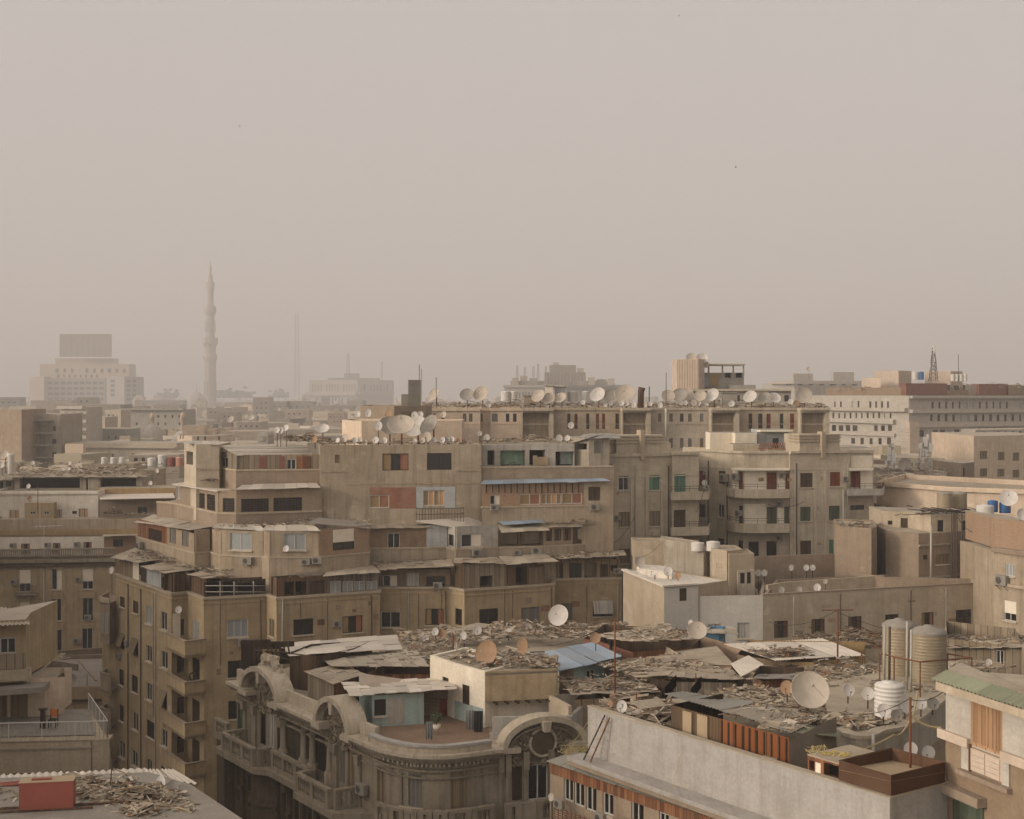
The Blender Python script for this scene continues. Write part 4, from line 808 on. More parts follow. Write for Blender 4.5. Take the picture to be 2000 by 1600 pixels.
wo = O.block(pts, 0, zc0-.02, 'stone', back=26, dirn=(.55, .83), roof='roofdust')
FL, FR = wo[0], wo[-1]; FC = wo[1:-1]
uat = lambda w, x, y=1450: w.at(x, y)[0]
a1l, a1r, a2l, a2r = uat(FL, 488, 1348), uat(FL, 562, 1383), uat(FL, 634, 1418), uat(FL, 703, 1448)
onl = lambda u: co_l[0].lerp(co_l[1], u/FL.L)
cors = [[co_l[0], onl(a1l+.75)], [onl(a1r-.75), onl(a2l+.75)], [onl(a2r-.75)]+curve+[co_r[0].lerp(co_r[1], .1)], [co_r[0].lerp(co_r[1], .86), co_r[1]]]
def run(z0, z1, do, di, mat='stone', name='cornice', p=None):
    for c in ([p] if p else cors): mb = MB(); band(mb, c, z0, z1, do, di, False); o = O.part(mb, name, mat)
    return o
run(22.12, 22.3, 0, -1.0, 'stonelt'); run(21.98, 22.11, -.12, -.9); run(21.8, 21.97, -.32, -.9); run(21.3, 21.42, -.62, -.85, 'stone', 'string_course'); run(20.95, 21.02, -.66, -.85, 'stone', 'string_course')
mb = MB(); cd_ = offs(curve, -.5)
for a, b in zip(cd_, cd_[1:]):
    d = (b-a); n = max(1, int(d.length/.2))
    for i in range(n): p = a+d*((i+.5)/n); mb.box((p.x, p.y, 21.70), .1, .16, .16, math.atan2(d.y, d.x))
O.part(mb, 'dentils', 'stonelt')
# attic parapets along the roof edge
run(zc0+.002, 22.95, -.75, -1.0, 'stonelt', 'roof_parapet', [co_l[0], co_l[1]]); ter = curve; run(zc0+.002, 22.62, -.35, -.62, 'stonelt', 'roof_parapet', ter); run(22.6, 22.72, -.28, -.68, 'parwhite', 'parapet_rim', ter)
def hood(w, xl, xr, rise, zb, t=.42, do=.72, di=-1.5):
    """arched hood: a deep segmental band with tympanum, keystone and end blocks"""
    ul, ur = w.at(xl, 1450)[0], w.at(xr, 1450)[0]; return hoodu(w, ul, ur, rise, zb, t, do, di)
def hoodu(w, ul, ur, rise, zb, t, do, di, crown=False, disc=False, keyh=.62):
    uc, rx = (ul+ur)/2, (ur-ul)/2; n = 22; mb = MB()
    f = lambda k, r: (uc+(rx+r)*math.cos(math.pi*(1-k/n)), zb+(rise+r)*math.sin(math.pi*(1-k/n)))
    for k in range(n):
        (a, az), (b, bz), (c, cz), (d, dz) = f(k, 0), f(k+1, 0), f(k+1, -t), f(k, -t)
        mb.hexa([w.p(d, do, dz), w.p(c, do, cz), w.p(c, di, cz), w.p(d, di, dz), w.p(a, do, az), w.p(b, do, bz), w.p(b, di, bz), w.p(a, di, az)])
    o = O.part(mb, 'arched_hood', 'stonelt'); mb = MB()
    for k in range(n):
        (a, az), (b, bz), (c, cz), (d, dz) = f(k, -t), f(k+1, -t), f(k+1, -t-.2), f(k, -t-.2)
        mb.hexa([w.p(d, do-.35, dz), w.p(c, do-.35, cz), w.p(c, di, cz), w.p(d, di, dz), w.p(a, do-.35, az), w.p(b, do-.35, bz), w.p(b, di, bz), w.p(a, di, az)])
    hm_ = mb; mb = MB()
    for k in range(n):
        (c, cz), (d, dz) = f(k+1, -t-.1), f(k, -t-.1); mb.hexa([w.p(d, .0, zb-.9), w.p(c, 0, zb-.9), w.p(c, -.3, zb-.9), w.p(d, -.3, zb-.9), w.p(d, .0, max(dz, zb-.85)), w.p(c, 0, max(cz, zb-.85)), w.p(c, -.3, max(cz, zb-.85)), w.p(d, -.3, max(dz, zb-.85))])
    O.part(mb, 'tympanum', 'stone', o)
    mb = MB(); mb.hexa([w.p(uc-.15, .72, zb+rise-t-keyh), w.p(uc+.15, .72, zb+rise-t-keyh), w.p(uc+.15, .0, zb+rise-t-keyh), w.p(uc-.15, 0, zb+rise-t-keyh), w.p(uc-.24, .72, zb+rise-t+.06), w.p(uc+.24, .72, zb+rise-t+.06), w.p(uc+.24, 0, zb+rise-t+.06), w.p(uc-.24, 0, zb+rise-t+.06)]); O.part(mb, 'keystone', 'stonelt', o)
    for a, b in ((ul-.15, ul+rx*.42), (ur-rx*.42, ur+.15)): mb = MB(); w.box(mb, a, b, zb-.22, zb+.03, -.2, do+.04); O.part(mb, 'hood_foot', 'stonelt', o)
    mb = MB()      # carved leaf and scroll work
    for i in range(210):
        th = R.uniform(.1, math.pi-.1); rr = R.uniform(.35, .9); u = uc+rx*rr*math.cos(th); z = zb-.35+(rise-.2)*rr*math.sin(th)
        if i % 3 == 0: u, z = uc+rx*R.uniform(-.85, .85), zb-R.uniform(.3, 1.05)
        if disc and math.hypot(u-uc, z-(zb+.1)) < .78: continue
        if R.random() < .5:
            r0 = R.uniform(.1, .2); s0 = R.choice((-1, 1)); a0 = R.uniform(0, 6.3); q = [w.p(u+s0*r0*(1-k/9)*math.cos(a0+k*.8), .05+.04*(k % 2), z+r0*(1-k/9)*math.sin(a0+k*.8)) for k in range(9)]; mb.tube(q, [.055]*5+[.045, .04, .03, .03], 5)
        else: q = w.p(u, .05, z); mb.lathe([(.0, -.09), (.06, -.06), (.085, 0), (.06, .06), (0, .09)], 6, q)
    O.part(mb, 'carving', 'ornament', o)
    if disc:
        mb = MB()
        for k in range(28):
            a, b = k*2*math.pi/28, (k+1)*2*math.pi/28; c = w.p(uc, .14, zb+.1)
            mb.q(c, w.p(uc+.62*math.cos(a), .14, zb+.1+.62*math.sin(a)), w.p(uc+.62*math.cos(b), .14, zb+.1+.62*math.sin(b))); mb.q(w.p(uc+.62*math.cos(a), .14, zb+.1+.62*math.sin(a)), w.p(uc+.62*math.cos(a), -.02, zb+.1+.62*math.sin(a)), w.p(uc+.62*math.cos(b), -.02, zb+.1+.62*math.sin(b)), w.p(uc+.62*math.cos(b), .14, zb+.1+.62*math.sin(b)))
        O.part(mb, 'medallion', 'stonedk', o); mb = MB(); mb.tube([w.p(uc+.7*math.cos(k*math.pi/14), .1, zb+.1+.7*math.sin(k*math.pi/14)) for k in range(29)], .09, 6); O.part(mb, 'medallion_ring', 'stonelt', o)
        mb = hm_
        for k in range(1, 40): th = math.pi*k/40; mb.box(w.p(uc+(rx-t-.3)*math.cos(th), .14, zb+(rise-t-.3)*math.sin(th)), .1, .2, .16, w.ang, (0, th-math.pi/2))
        pass
    O.part(hm_, 'hood_moulding', 'stone', o)
    if crown:
        mb = MB()
        for i in range(26):
            a = -1+2*i/25; mb.box(w.p(uc+a*rx*.62, -.1+R.uniform(-.15, .1), zb+rise-.05+(1-a*a)*.45+R.uniform(-.08, .1)-(.9*a*a if abs(a) > .5 else 0)), R.uniform(.25, .45), R.uniform(.25, .4), R.uniform(.25, .45), R.uniform(0, 3), (R.uniform(-.3, .3), R.uniform(-.3, .3)))
        O.part(mb, 'crest_ornament', 'stonelt', o)
hoodu(FL, a1l, a1r, 1.75, zc0-.15, .3, .72, -.5, crown=True); hoodu(FL, a2l, a2r, 1.75, zc0-.15, .3, .72, -.5, crown=False)
hoodu(FR, uat(FR, 975, 1460), uat(FR, 1142, 1450), 1.5, zc0-.1, .3, .5, -.5, disc=True, keyh=.45)
# main balcony ledge with balustrades
zb0 = 18.55
def balus(w, u0, u1, d, z=zb0, h=1.05, mat='stone', ends=(1, 1)):
    """stone balustrade: plinth, rail, end piers and turned balusters"""
    mb = MB(); w.box(mb, u0, u1, z+.003, z+.16, d-.13, d+.13); w.box(mb, u0, u1, z+h-.15, z+h, d-.15, d+.15)
    L_ = u1-u0; k = max(1, round(L_/1.9))
    for i in range(k+1):
        if (i == 0 and not ends[0]) or (i == k and not ends[1]): continue
        u = min(max(u0+L_*i/k, u0+.16), u1-.16); w.box(mb, u-.15, u+.15, z+.16, z+h-.15, d-.125, d+.125)
    n = int(L_/.24)
    for i in range(n):
        u = u0+L_*(i+.5)/n
        if any(abs(u-(u0+L_*j/k)) < .22 for j in range(k+1)): continue
        mb.lathe([(.05, z+.16), (.055, z+.24), (.085, z+.38), (.07, z+.48), (.035, z+.6), (.04, z+.74), (.06, z+h-.15)], 7, (*w.p(u, d, 0).to_2d(), 0))
    return O.part(mb, 'balustrade', mat)
def ledge(poly, z0=18.2, z1=zb0):
    mb = MB(); mb.prism(poly, z0, z1, True, True); return O.part(mb, 'balcony_ledge', 'stone')
p2 = lambda w, u, d: w.p(u, d, 0).to_2d()
uL = FL.L
ledge([p2(FL, uat(FL, 468, 1400), .01), p2(FL, uat(FL, 468, 1400), 1.0), p2(FL, uat(FL, 476, 1440)-.3, 1.75), p2(FL, uat(FL, 549), 1.75), p2(FL, uat(FL, 560), 1.15), p2(FL, uat(FL, 625), 1.15), p2(FL, uat(FL, 632), 1.8), p2(FL, uat(FL, 700)+.6, 1.8), p2(FL, uL, .01)])
balus(FL, uat(FL, 482), uat(FL, 550)-.3, 1.55); balus(FL, uat(FL, 556), uat(FL, 632)-.2, .75); balus(FL, uat(FL, 632)+.1, uat(FL, 700)-.1, 1.6)
for u, d0, d1 in ((uat(FL, 482), .02, 1.4), (uat(FL, 632)+.1, .6, 1.45), (uat(FL, 552)-.3, .6, 1.4), (uat(FL, 702), .1, 1.45)):
    w = Wall(p2(FL, u, d1), p2(FL, u, d0), 0, 1); balus(w, 0, w.L, 0)
cp = offs(curve, -.05); cb_ = [cp[i] for i in range(3, len(cp), 3)]
ledge([p for p in offs(cb_, .2)]+[p for p in reversed(offs(cb_, -.85))])
for i in range(len(cb_)-1): w = Wall(cb_[i], cb_[i+1], 0, 1); balus(w, 0, w.L, 0)
ledge([p2(FR, 0, .01), p2(FR, 0, .95), p2(FR, FR.L, .95), p2(FR, FR.L, .01)])
balus(FR, uat(FR, 976, 1580), uat(FR, 1006, 1580), .8); balus(FR, uat(FR, 1036, 1580), uat(FR, 1072, 1580), .8); mb = MB(); FR.box(mb, uat(FR, 1006, 1580), uat(FR, 1036, 1580), zb0, zb0+1, .66, .9); O.part(mb, 'balcony_pier', 'stone')
# small end balcony
ue = uat(FL, 452, 1390); mb = MB(); FL.box(mb, uat(FL, 446, 1400), uat(FL, 470, 1400), 18.6, 18.85, .01, .95); O.part(mb, 'balcony_ledge', 'stone'); balus(FL, uat(FL, 446, 1400), uat(FL, 470, 1400), .8, 18.85, .95)
# windows and loggia of the top floor
for w, r, k in [(FL, (464, 1372, 477, 1430), 'shdg'), (FL, (508, 1392, 519, 1455), 'dark'), (FL, (524, 1395, 535, 1460), 'shwt'), (FL, (541, 1402, 549, 1468), 'dark'), (FL, (664, 1462, 674, 1530), 'shgy'), (FL, (679, 1465, 693, 1545), 'shtn'), (FL, (697, 1472, 702, 1545), 'dark'),
   (FC[0], (736, 1497, 752, 1578), 'shtn'), (FC[2], (783, 1511, 824, 1576), 'rogy_'), (FC[4], (881, 1506, 922, 1578), 'shtn'), (FR, (1000, 1497, 1020, 1563), 'robr'), (FR, (1031, 1493, 1070, 1562), 'w2_')]: O.win(w, r, k)
ul_, ur_ = uat(FL, 556), uat(FL, 650); O.win(FL, (ul_+.1, ur_-.2, 18.7, 21.25), 'hole', px=False, name='loggia')
mb = MB(); FL.box(mb, ul_+.1, ur_-.2, 18.7, 21.25, -1.18, -1.1); O.part(mb, 'loggia_wall', 'wood_dk')  # back wall coloured dark to paint in the shade inside the loggia
for i in range(3): O_w = MB(); u = ul_+(ur_-ul_)*(.18+.3*i); FL.box(O_w, u, u+.9, 18.75, 20.9, -1.09, -1.02); O.part(O_w, 'loggia_door', 'wood_dk' if i != 2 else 'wood')
for x in (558, 597, 614, 648):
    q = FL.p(uat(FL, x), .12, 0); mb = MB(); mb.lathe([(.3, zb0), (.3, zb0+1.05), (.2, zb0+1.06), (.24, zb0+1.16), (.19, zb0+1.25), (.17, zb0+2.2), (.16, 20.95), (.24, 21.05), (.3, 21.28)], 14, q); O.part(mb, 'column', 'stone')
# pilasters, brackets
for x in (480, 500, 553, 655, 659, 704):
    u = uat(FL, x, 1420); mb = MB(); FL.box(mb, u-.16, u+.16, zb0, 21.28, .004, .14); FL.box(mb, u-.22, u+.22, 20.75, 21.25, .144, .3); O.part(mb, 'pilaster', 'stone')
for x in (976, 990, 1025, 1074, 1110): u = uat(FR, x, 1520); mb = MB(); FR.box(mb, u-.1, u+.1, zb0, 21.9, .004, .1); FR.box(mb, u-.15, u+.15, 21.0, 21.9, .104, .3); FR.box(mb, u-.1, u+.1, 20.75, 21.0, .104, .2); O.part(mb, 'pilaster', 'stone')
# darker floor below the ledge
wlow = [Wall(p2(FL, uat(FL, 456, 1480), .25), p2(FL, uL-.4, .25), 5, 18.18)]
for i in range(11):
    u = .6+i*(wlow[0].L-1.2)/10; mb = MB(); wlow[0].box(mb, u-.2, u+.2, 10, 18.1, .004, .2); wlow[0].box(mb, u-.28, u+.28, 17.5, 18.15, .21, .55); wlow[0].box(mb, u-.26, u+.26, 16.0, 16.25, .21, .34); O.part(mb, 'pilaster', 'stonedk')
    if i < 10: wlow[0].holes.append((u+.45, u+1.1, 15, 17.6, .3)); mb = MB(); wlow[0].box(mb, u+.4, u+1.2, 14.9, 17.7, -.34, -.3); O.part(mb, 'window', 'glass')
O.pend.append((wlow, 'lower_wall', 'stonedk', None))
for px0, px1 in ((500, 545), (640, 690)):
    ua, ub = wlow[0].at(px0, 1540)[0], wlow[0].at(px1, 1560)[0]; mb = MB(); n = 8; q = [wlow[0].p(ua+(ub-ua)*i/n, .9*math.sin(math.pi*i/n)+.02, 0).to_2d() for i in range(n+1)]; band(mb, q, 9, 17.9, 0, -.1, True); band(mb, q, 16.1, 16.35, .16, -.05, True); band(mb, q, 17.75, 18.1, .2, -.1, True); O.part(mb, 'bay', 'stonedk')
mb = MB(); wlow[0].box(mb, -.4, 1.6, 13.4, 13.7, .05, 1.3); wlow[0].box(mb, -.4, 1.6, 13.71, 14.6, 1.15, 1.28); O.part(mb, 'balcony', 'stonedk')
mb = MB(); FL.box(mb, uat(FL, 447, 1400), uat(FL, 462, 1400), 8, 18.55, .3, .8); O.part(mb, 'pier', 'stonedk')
# roof terrace floor, white stair tower, alcove
mb = MB(); q = offs(curve, -.66); mb.q(*([V((p.x, p.y, 22.33)) for p in q]+[V((X(955, 75), 75, 22.33)), V((X(890, 79), 79, 22.33)), V((X(700, 76.5), 76.5, 22.33))])); O.part(mb, 'terrace_floor', 'terracotta')
st = zc(25.3, (840, 1280), (886, 1296), (947, 1312), (1087, 1306)); w = O.block(st[:3], 22.2, 25.3, 'pale', back=3.2, dirn=(.6, .8), par=.12, name='stair_tower', roofname='stair_tower_roof'); O.win(w[1], (903, 1338, 917, 1376), 'robr')
wallpatch(O, w[1], (888, 1376, 944, 1432), 'teal', 'painted_dado', .012); O.win(w[0], (864, 1323, 876, 1334), 'dark')
wz = [Wall(st[2], st[3], 23.72, 25.3)]; O.pend.append((wz, 'stair_tower_front', 'brown', None)); mb = MB(); band(mb, [st[2], st[3], st[3]+V((.2, 4.2))], 23.7, 25.28, -.01, -.2); O.part(mb, 'stair_tower_front', 'olive')
mb = MB(); mb.slab(V((*st[2], 25.2)), V((*st[3], 25.2)), V((*(st[3]+V((.25, 4.4))), 25.2)), V((*(st[2]+V((-.2, 4.6))), 25.2)), .12); O.part(mb, 'stair_tower_roof', 'roofdust')
bk = [p+V((.55, .9)) for p in st[2:]]; O.pend.append(([Wall(bk[0], bk[1]+V((1.6, .6)), 22.2, 23.72)], 'alcove_wall', 'white', None))
mb = MB()
for i in range(6): q = st[2].lerp(st[3], .12+i*.15); mb.box((q.x+.1, q.y+.1, 23.62), .12, .6, .12, .3)
O.part(mb, 'beam_ends', 'wood_dk')
pf = zc(23.95, (962, 1380), (1117, 1378)); O.pend.append(([Wall(pf[0], pf[1], 22.25, 23.35)], 'front_parapet', 'whitedirty', None)); mb = MB(); band(mb, [pf[0], pf[1], pf[1]+V((.8, 2.8))], 22.25, 23.4, .005, -.2); O.part(mb, 'front_parapet', 'whitedirty')
mb = MB(); ww = Wall(pf[0], pf[1], 0, 1); u = ww.at(1052, 1390)[0]; ww.box(mb, u-.45, u+.45, 22.65, 23.1, .006, .03); O.part(mb, 'vent', 'wood_dk')
mb = MB(); band(mb, [pf[1]+V((.0, .2)), pf[1]+V((-.95, 2.7))], 22.2, 23.9, .0, -.18); O.part(mb, 'side_parapet', 'sand')
O.finish()
# blue-green shelter on the terrace
S = Bld('roof_shack', 'turquoise washed roof shack under a ragged pale roof, on the rounded terrace', 'shack', (-7, 77.5, 22.3))
w = S.block(CY([(702, 77.5), (727, 74.5), (828, 75.2)]), 22.3, 24.0, 'teal', back=3, roof='boards', dirn=(-.12, 1)); S.win(w[1], (731, 1366, 754, 1398), 'dark_'); wallpatch(S, w[1], (757, 1362, 790, 1414), 'whitedirty', 'render_panel', .012)
q = CY([(826, 76.9), (890, 77.2)]); S.pend.append(([Wall(q[0], q[1], 22.3, 24.1)], 'back_wall', 'brickdk', None)); ww = S.pend[-1][0][0]; S.win(ww, (859, 1364, 884, 1424), 'shrd', name='door')
mb = MB(); patch(mb, P(684, 1360, 74.1), P(890, 1347, 75.0), P(882, 1324, 79), P(668, 1336, 78.4), 9, 4, .06); S.part(mb, 'shack_roof', 'zinc'); S.finish()
def shed(label, pts, z0, yt, mats, roofq, rmat='zincold', kind='p', nu=6, nv=3, jit=.06, back=3, feats=(), name='roof_shack', Yt=None, dirn=(.3, 1)):
    p = CY(pts); b = Bld(name, label, 'shack', (p[0].x+1, p[0].y+1, z0)); zt = Z(yt, Yt or p[min(1, len(p)-1)].y)
    bk = V(dirn).normalized()*back; poly = p+[p[-1]+bk, p[0]+bk]; ws = []
    for i in range(len(poly)):
        w = Wall(poly[i], poly[(i+1) % len(poly)], z0, zt); ws.append(w); b.pend.append(([w], 'wall', mats[i] if i < len(mats) else mats[-1], None))
    for i, r, s in feats: b.win(ws[i], r, s)
    if roofq:
        q = [P(x, y, Y) for x, y, Y in roofq]; mb = MB()
        if kind == 'c': corr(mb, *q, rag=.15)
        elif kind == 's': mb.slab(*q, .1)
        else: patch(mb, *q, nu, nv, jit)
        b.part(mb, 'shack_roof', rmat)
    return b, ws
def fin(bw): bw[0].finish()
fin(shed('long brown shack under a single sloping sheet roof behind the far arch', [(566, 84.6), (618, 83.4), (690, 86)], 22.2, 1282, ['boardbrown', 'wood_dk'], [(566, 1281, 84), (784, 1267, 86.6), (772, 1241, 90), (545, 1259, 89)], 'zinc', nu=6, nv=3, jit=.03))
fin(shed('wide patched roof shack in the middle of the ornate roof, with buckled sheets', [(640, 83), (656, 82.7), (836, 82.5)], 22.2, 1316, ['tan2', 'woodrust', 'rustsheet'], [(650, 1302, 82.2), (838, 1304, 81.8), (812, 1274, 86.5), (612, 1280, 87)], 'zincold', nu=8, nv=4, jit=.08))
fin(shed('slatted grey brown shack with a rust side, behind the nearer arch', [(601, 81.8), (652, 78.4), (712, 80.6)], 22.2, 1333, ['panelgrid', 'woodrust', 'wood'], [(595, 1312, 81.6), (650, 1336, 78), (716, 1317, 80.6), (658, 1299, 84)], 'boards', nu=4, nv=4, jit=.02))
mb = MB(); cdk = [P(545, 1262, 86), P(548, 1300, 86), P(566, 1284, 84.5)]
b = Bld('lean_to', 'open timber lean-to with a yellow door leaf, at the far end of the roof', 'shed', (-13, 86, 22.3))
for i in range(9): mb.tube([P(498+i*8, 1266-i*.8, 86-i*.15), P(500+i*8.5, 1296-i, 86-i*.15)], .05, 4)
mb.tube([P(498, 1270, 86), P(566, 1276, 84.6)], .06, 4); mb.tube([P(520, 1280, 86), P(570, 1290, 84.6)], .06, 4); b.part(mb, 'frame', 'wood_dk'); mb = MB(); mb.box(P(529, 1286, 85.6), 1.0, .06, 1.1, .1); b.part(mb, 'door_leaf', 'ochre'); mb = MB(); mb.box(P(500, 1275, 87), 1.8, .1, 1.6, .1); mb.box(P(540, 1275, 87.4), 2.2, .1, 1.4, .1); b.part(mb, 'back_boards', 'wood_dk')

# ================================================================ crowded roofscape right of it
fin(shed('grey boarded shack below a rubble heaped roof beside the white stair tower', [(1122, 74.6), (1286, 76)], 22, 1356, ['paneltan'], [(1118, 1357, 74.2), (1290, 1352, 75.8), (1262, 1326, 79.5), (1096, 1330, 79)], 'boards', nu=9, nv=3, jit=.05))
fin(shed('green walled shack with a white window under the blue sheet roof', [(1092, 80.5), (1120, 80.4), (1192, 82)], 22, 1304, ['tan2', 'teal'], [(1089, 1313, 79), (1216, 1283, 82), (1158, 1255, 88), (1026, 1280, 85)], 'zincblue', 'c', feats=[(1, (1146, 1308, 1163, 1330), 'w2')]))
fin(shed('rust red and brown shack with board walls, in front of the tan street front', [(1140, 91), (1172, 90), (1236, 86.2), (1352, 88)], 21.8, 1253, ['redwall', 'redwall', 'woodrust', 'boardbrown'], [(1150, 1243, 90.4), (1236, 1254, 85.7), (1356, 1250, 87.6), (1296, 1222, 97)], 'zincold', nu=7, nv=5, jit=.09, back=6, feats=[(2, (1192, 1252, 1198, 1270), 'dark')]))
fin(shed('brick walled shack buried in loose scrap, left of the stone roof room', [(1176, 82), (1245, 78.4), (1300, 79)], 22, 1322, ['brickdk', 'brickred', 'wood'], [(1172, 1296, 82), (1248, 1324, 77.6), (1440, 1328, 76.2), (1340, 1280, 84)], 'boards', nu=9, nv=5, jit=.1))
fin(shed('low dark shack with leaning sheets at its door, below the scrap roof', [(1262, 77.6), (1320, 76.4), (1440, 76.2)], 22, 1332, ['wood_dk', 'woodgrey', 'boardbrown'], [(1262, 1320, 77.2), (1452, 1330, 75.6), (1420, 1306, 80), (1300, 1300, 81)], 'boards', nu=8, nv=3, jit=.1, feats=[(2, (1352, 1334, 1372, 1356), 'hole'), (2, (1398, 1336, 1416, 1358), 'hole')]))
fin(shed('flat topped mud coloured roof room with peeling plaster', [(1300, 87), (1352, 82), (1428, 80.6)], 22, 1292, ['sand', 'brickpink', 'brickpink'], [(1298, 1274, 87), (1352, 1296, 81.8), (1432, 1296, 80.4), (1400, 1262, 88)], 'roofdust', 's', back=6))
fin(shed('yellow walled shack under a broad low pitched sheet roof', [(1440, 81), (1532, 78.8), (1589, 78.7), (1683, 80.4)], 22.2, 1293, ['brickdk', 'ochre', 'ochre'], [(1512, 1291, 78), (1690, 1281, 80), (1606, 1247, 87), (1410, 1259, 84.6)], 'zinc', 'c', back=5, feats=[(1, (1555, 1304, 1574, 1312), 'dark')]))
fin(shed('small blue hut wedged between scrap roofs and the white wall', [(1376, 91), (1404, 91)], 21.8, 1238, ['bluepaint'], [(1372, 1236, 90.5), (1440, 1240, 91), (1430, 1226, 95), (1372, 1228, 95)], 'zincold', nu=3, nv=2, jit=.08))
fin(shed('battered boxy shack right of the leaning sheets, with rusty walls', [(1470, 71), (1488, 70), (1560, 70.5)], 22.5, 1330, ['wood', 'woodrust', 'wood_dk'], [(1476, 1326, 69.8), (1590, 1330, 70.2), (1580, 1316, 74), (1482, 1318, 74)], 'rooflight', nu=5, nv=2, jit=.06))
b, ws = shed('long low shack of odd boards behind the steel tanks', [(1850, 88), (1996, 85)], 21.5, 1264, ['panelgrid'], [(1846, 1266, 87.5), (2004, 1266, 84.5), (2000, 1238, 96), (1846, 1240, 96)], 'boards', nu=10, nv=5, jit=.06, back=7, feats=[(0, (1945, 1270, 1961, 1300), 'w2_')]); b.finish()
fin(shed('lean-to with a wavy sheet roof against the tan house, right of the tanks', [(1850, 98), (1912, 98)], 21.5, 1236, ['brickpink'], [(1846, 1240, 97.5), (1914, 1234, 97.5), (1908, 1224, 101), (1846, 1226, 101)], 'zinc', 'c', back=2))
# buckled sheets standing on edge
mb = MB(); mb.slab(P(1427, 1296, 77), P(1448, 1321, 75.5), P(1492, 1298, 76.5), P(1462, 1280, 79), .05); one(mb, 'bent_sheet', 'zinc', 'big bent pale sheet sliding off the mud coloured roof room', 'sheet')

# ================================================================ white parapet building in the right foreground
B = Bld('apartment_building', 'pale walled building in the foreground with a blank parapet and a rusty sheet eave', 'building', (12, 60))
zB = 26.2; WB = zc(zB, (1148, 1380), (1738, 1560)); WB2 = WB[1]+V((2.55, 1.9))
bk = V((.62, .78)).normalized()*5; pB = [WB[0], WB[1], WB2, WB2+bk, WB[0]+bk]; wb_ = [Wall(pB[k], pB[(k+1) % 5], 0, zB if k < 2 else 25.0) for k in range(5)]; B.pend.append((wb_, 'wall', 'parwhite', None)); mb = MB(); mb.q(*[V((p.x, p.y, 25.0)) for p in pB]); B.part(mb, 'roof', 'roofdust'); mb = MB(); band(mb, [WB[0], WB[1], WB2], 24.9, zB-.005, -.01, -.25); B.part(mb, 'parapet', 'parwhite'); d1 = (WB[1]-WB[0]).normalized(); nB = V((d1.y, -d1.x))
B.cornice([WB[0], WB[1], WB2], zB+.002, zB+.05, .04, -.28, 'roofdust', 'parapet_rim')
w = wb_[0]; mb = MB(); w.box(mb, -.3, w.L, 23.92, 24.1, .01, .95); B.part(mb, 'walkway_slab', 'parwhite'); mb = MB(); w.box(mb, -.3, w.L, 23.72, 23.9, .01, .9); B.part(mb, 'walkway_slab', 'pinktan')
ea = zc(23.7, (1066, 1484), (1440, 1610)); ea = [V((ea[0].x, ea[0].y, 23.62)), V((ea[1].x, ea[1].y, 23.62))]; off = V((.83*1.75, .56*1.75, .22)); ext = (ea[1]-ea[0]).normalized()*6
mb = MB(); corr(mb, ea[0], ea[1]+ext, ea[1]+ext+off, ea[0]+off, pitch=.16, amp=.028, rag=.05, jit=.015); B.part(mb, 'eave_roof', 'zincgrey')
fl = [V((ea[0].x, ea[0].y)), V((ea[1].x+ext.x, ea[1].y+ext.y))]; fw_ = Wall(offs(fl, -.25)[0], offs(fl, -.25)[1], 0, 23.58)
mb = MB(); fw_.box(mb, .05, fw_.L, 23.08, 23.52, .02, .06); B.part(mb, 'fascia', 'woodrust')
B.pend.append(([fw_, Wall(fw_.A+V((1.2, .9)), fw_.A, 0, 23.5)], 'lower_wall', 'tan2', None))
for r, k in [((1101, 1512, 1119, 1565), 'glassg'), ((1121, 1520, 1141, 1575), 'glassg'), ((1144, 1528, 1165, 1585), 'glassg'), ((1177, 1549, 1198, 1592), 'w2_'), ((1233, 1566, 1257, 1620), 'w2_'), ((1287, 1588, 1306, 1640), 'w2_'), ((1329, 1590, 1347, 1640), 'w2_')]:
    B.win(fw_, r, 'w2' if k == 'glassg' else k)
u0 = fw_.at(1115, 1585)[0]; mb = MB()
for i in range(9): zz = 21.9-i*.1; mb.tube([fw_.p(u0-.5, .55, zz), fw_.p(u0+2.2, .55, zz)], .014, 4)
for i in range(10): mb.tube([fw_.p(u0-.5+i*.3, .55, 21.0), fw_.p(u0-.5+i*.3, .55, 21.95)], .018, 4)
B.part(mb, 'lattice_railing', 'ironrust')
# raised back part of the roof with a rounded stucco front
cw = CY([(1618, 59), (1640, 57.6), (1672, 56.8), (1705, 56.9), (1730, 57.8), (1765, 58.4), (1800, 60), (1850, 64)]); cw = spline(cw, 3)
B.block(cw, 24.6, 26.05, 'concrete', back=9, dirn=(.2, 1), roof='roofdust', name='roof_room_wall', roofname='roof_room_top')
mb = MB(); band(mb, cw, 26.05, 26.2, .06, -.5); B.part(mb, 'roof_room_rim', 'roofdust')
mb = MB(); q = cw[7]; mb.tube([(q.x+.4, q.y-.25, 24.7), (q.x+.4, q.y-.25, 26.3)], .07, 8); B.part(mb, 'vent_pipe', 'pipe')
mb = MB(); mb.q((WB[0].x+3, WB[0].y+4, 25.02), (X(1640, 58), 58, 25.02), (X(1700, 70), 70, 25.02), (X(1290, 69), 69, 25.02)); B.part(mb, 'roof_deck', 'roofdust')
B.finish()
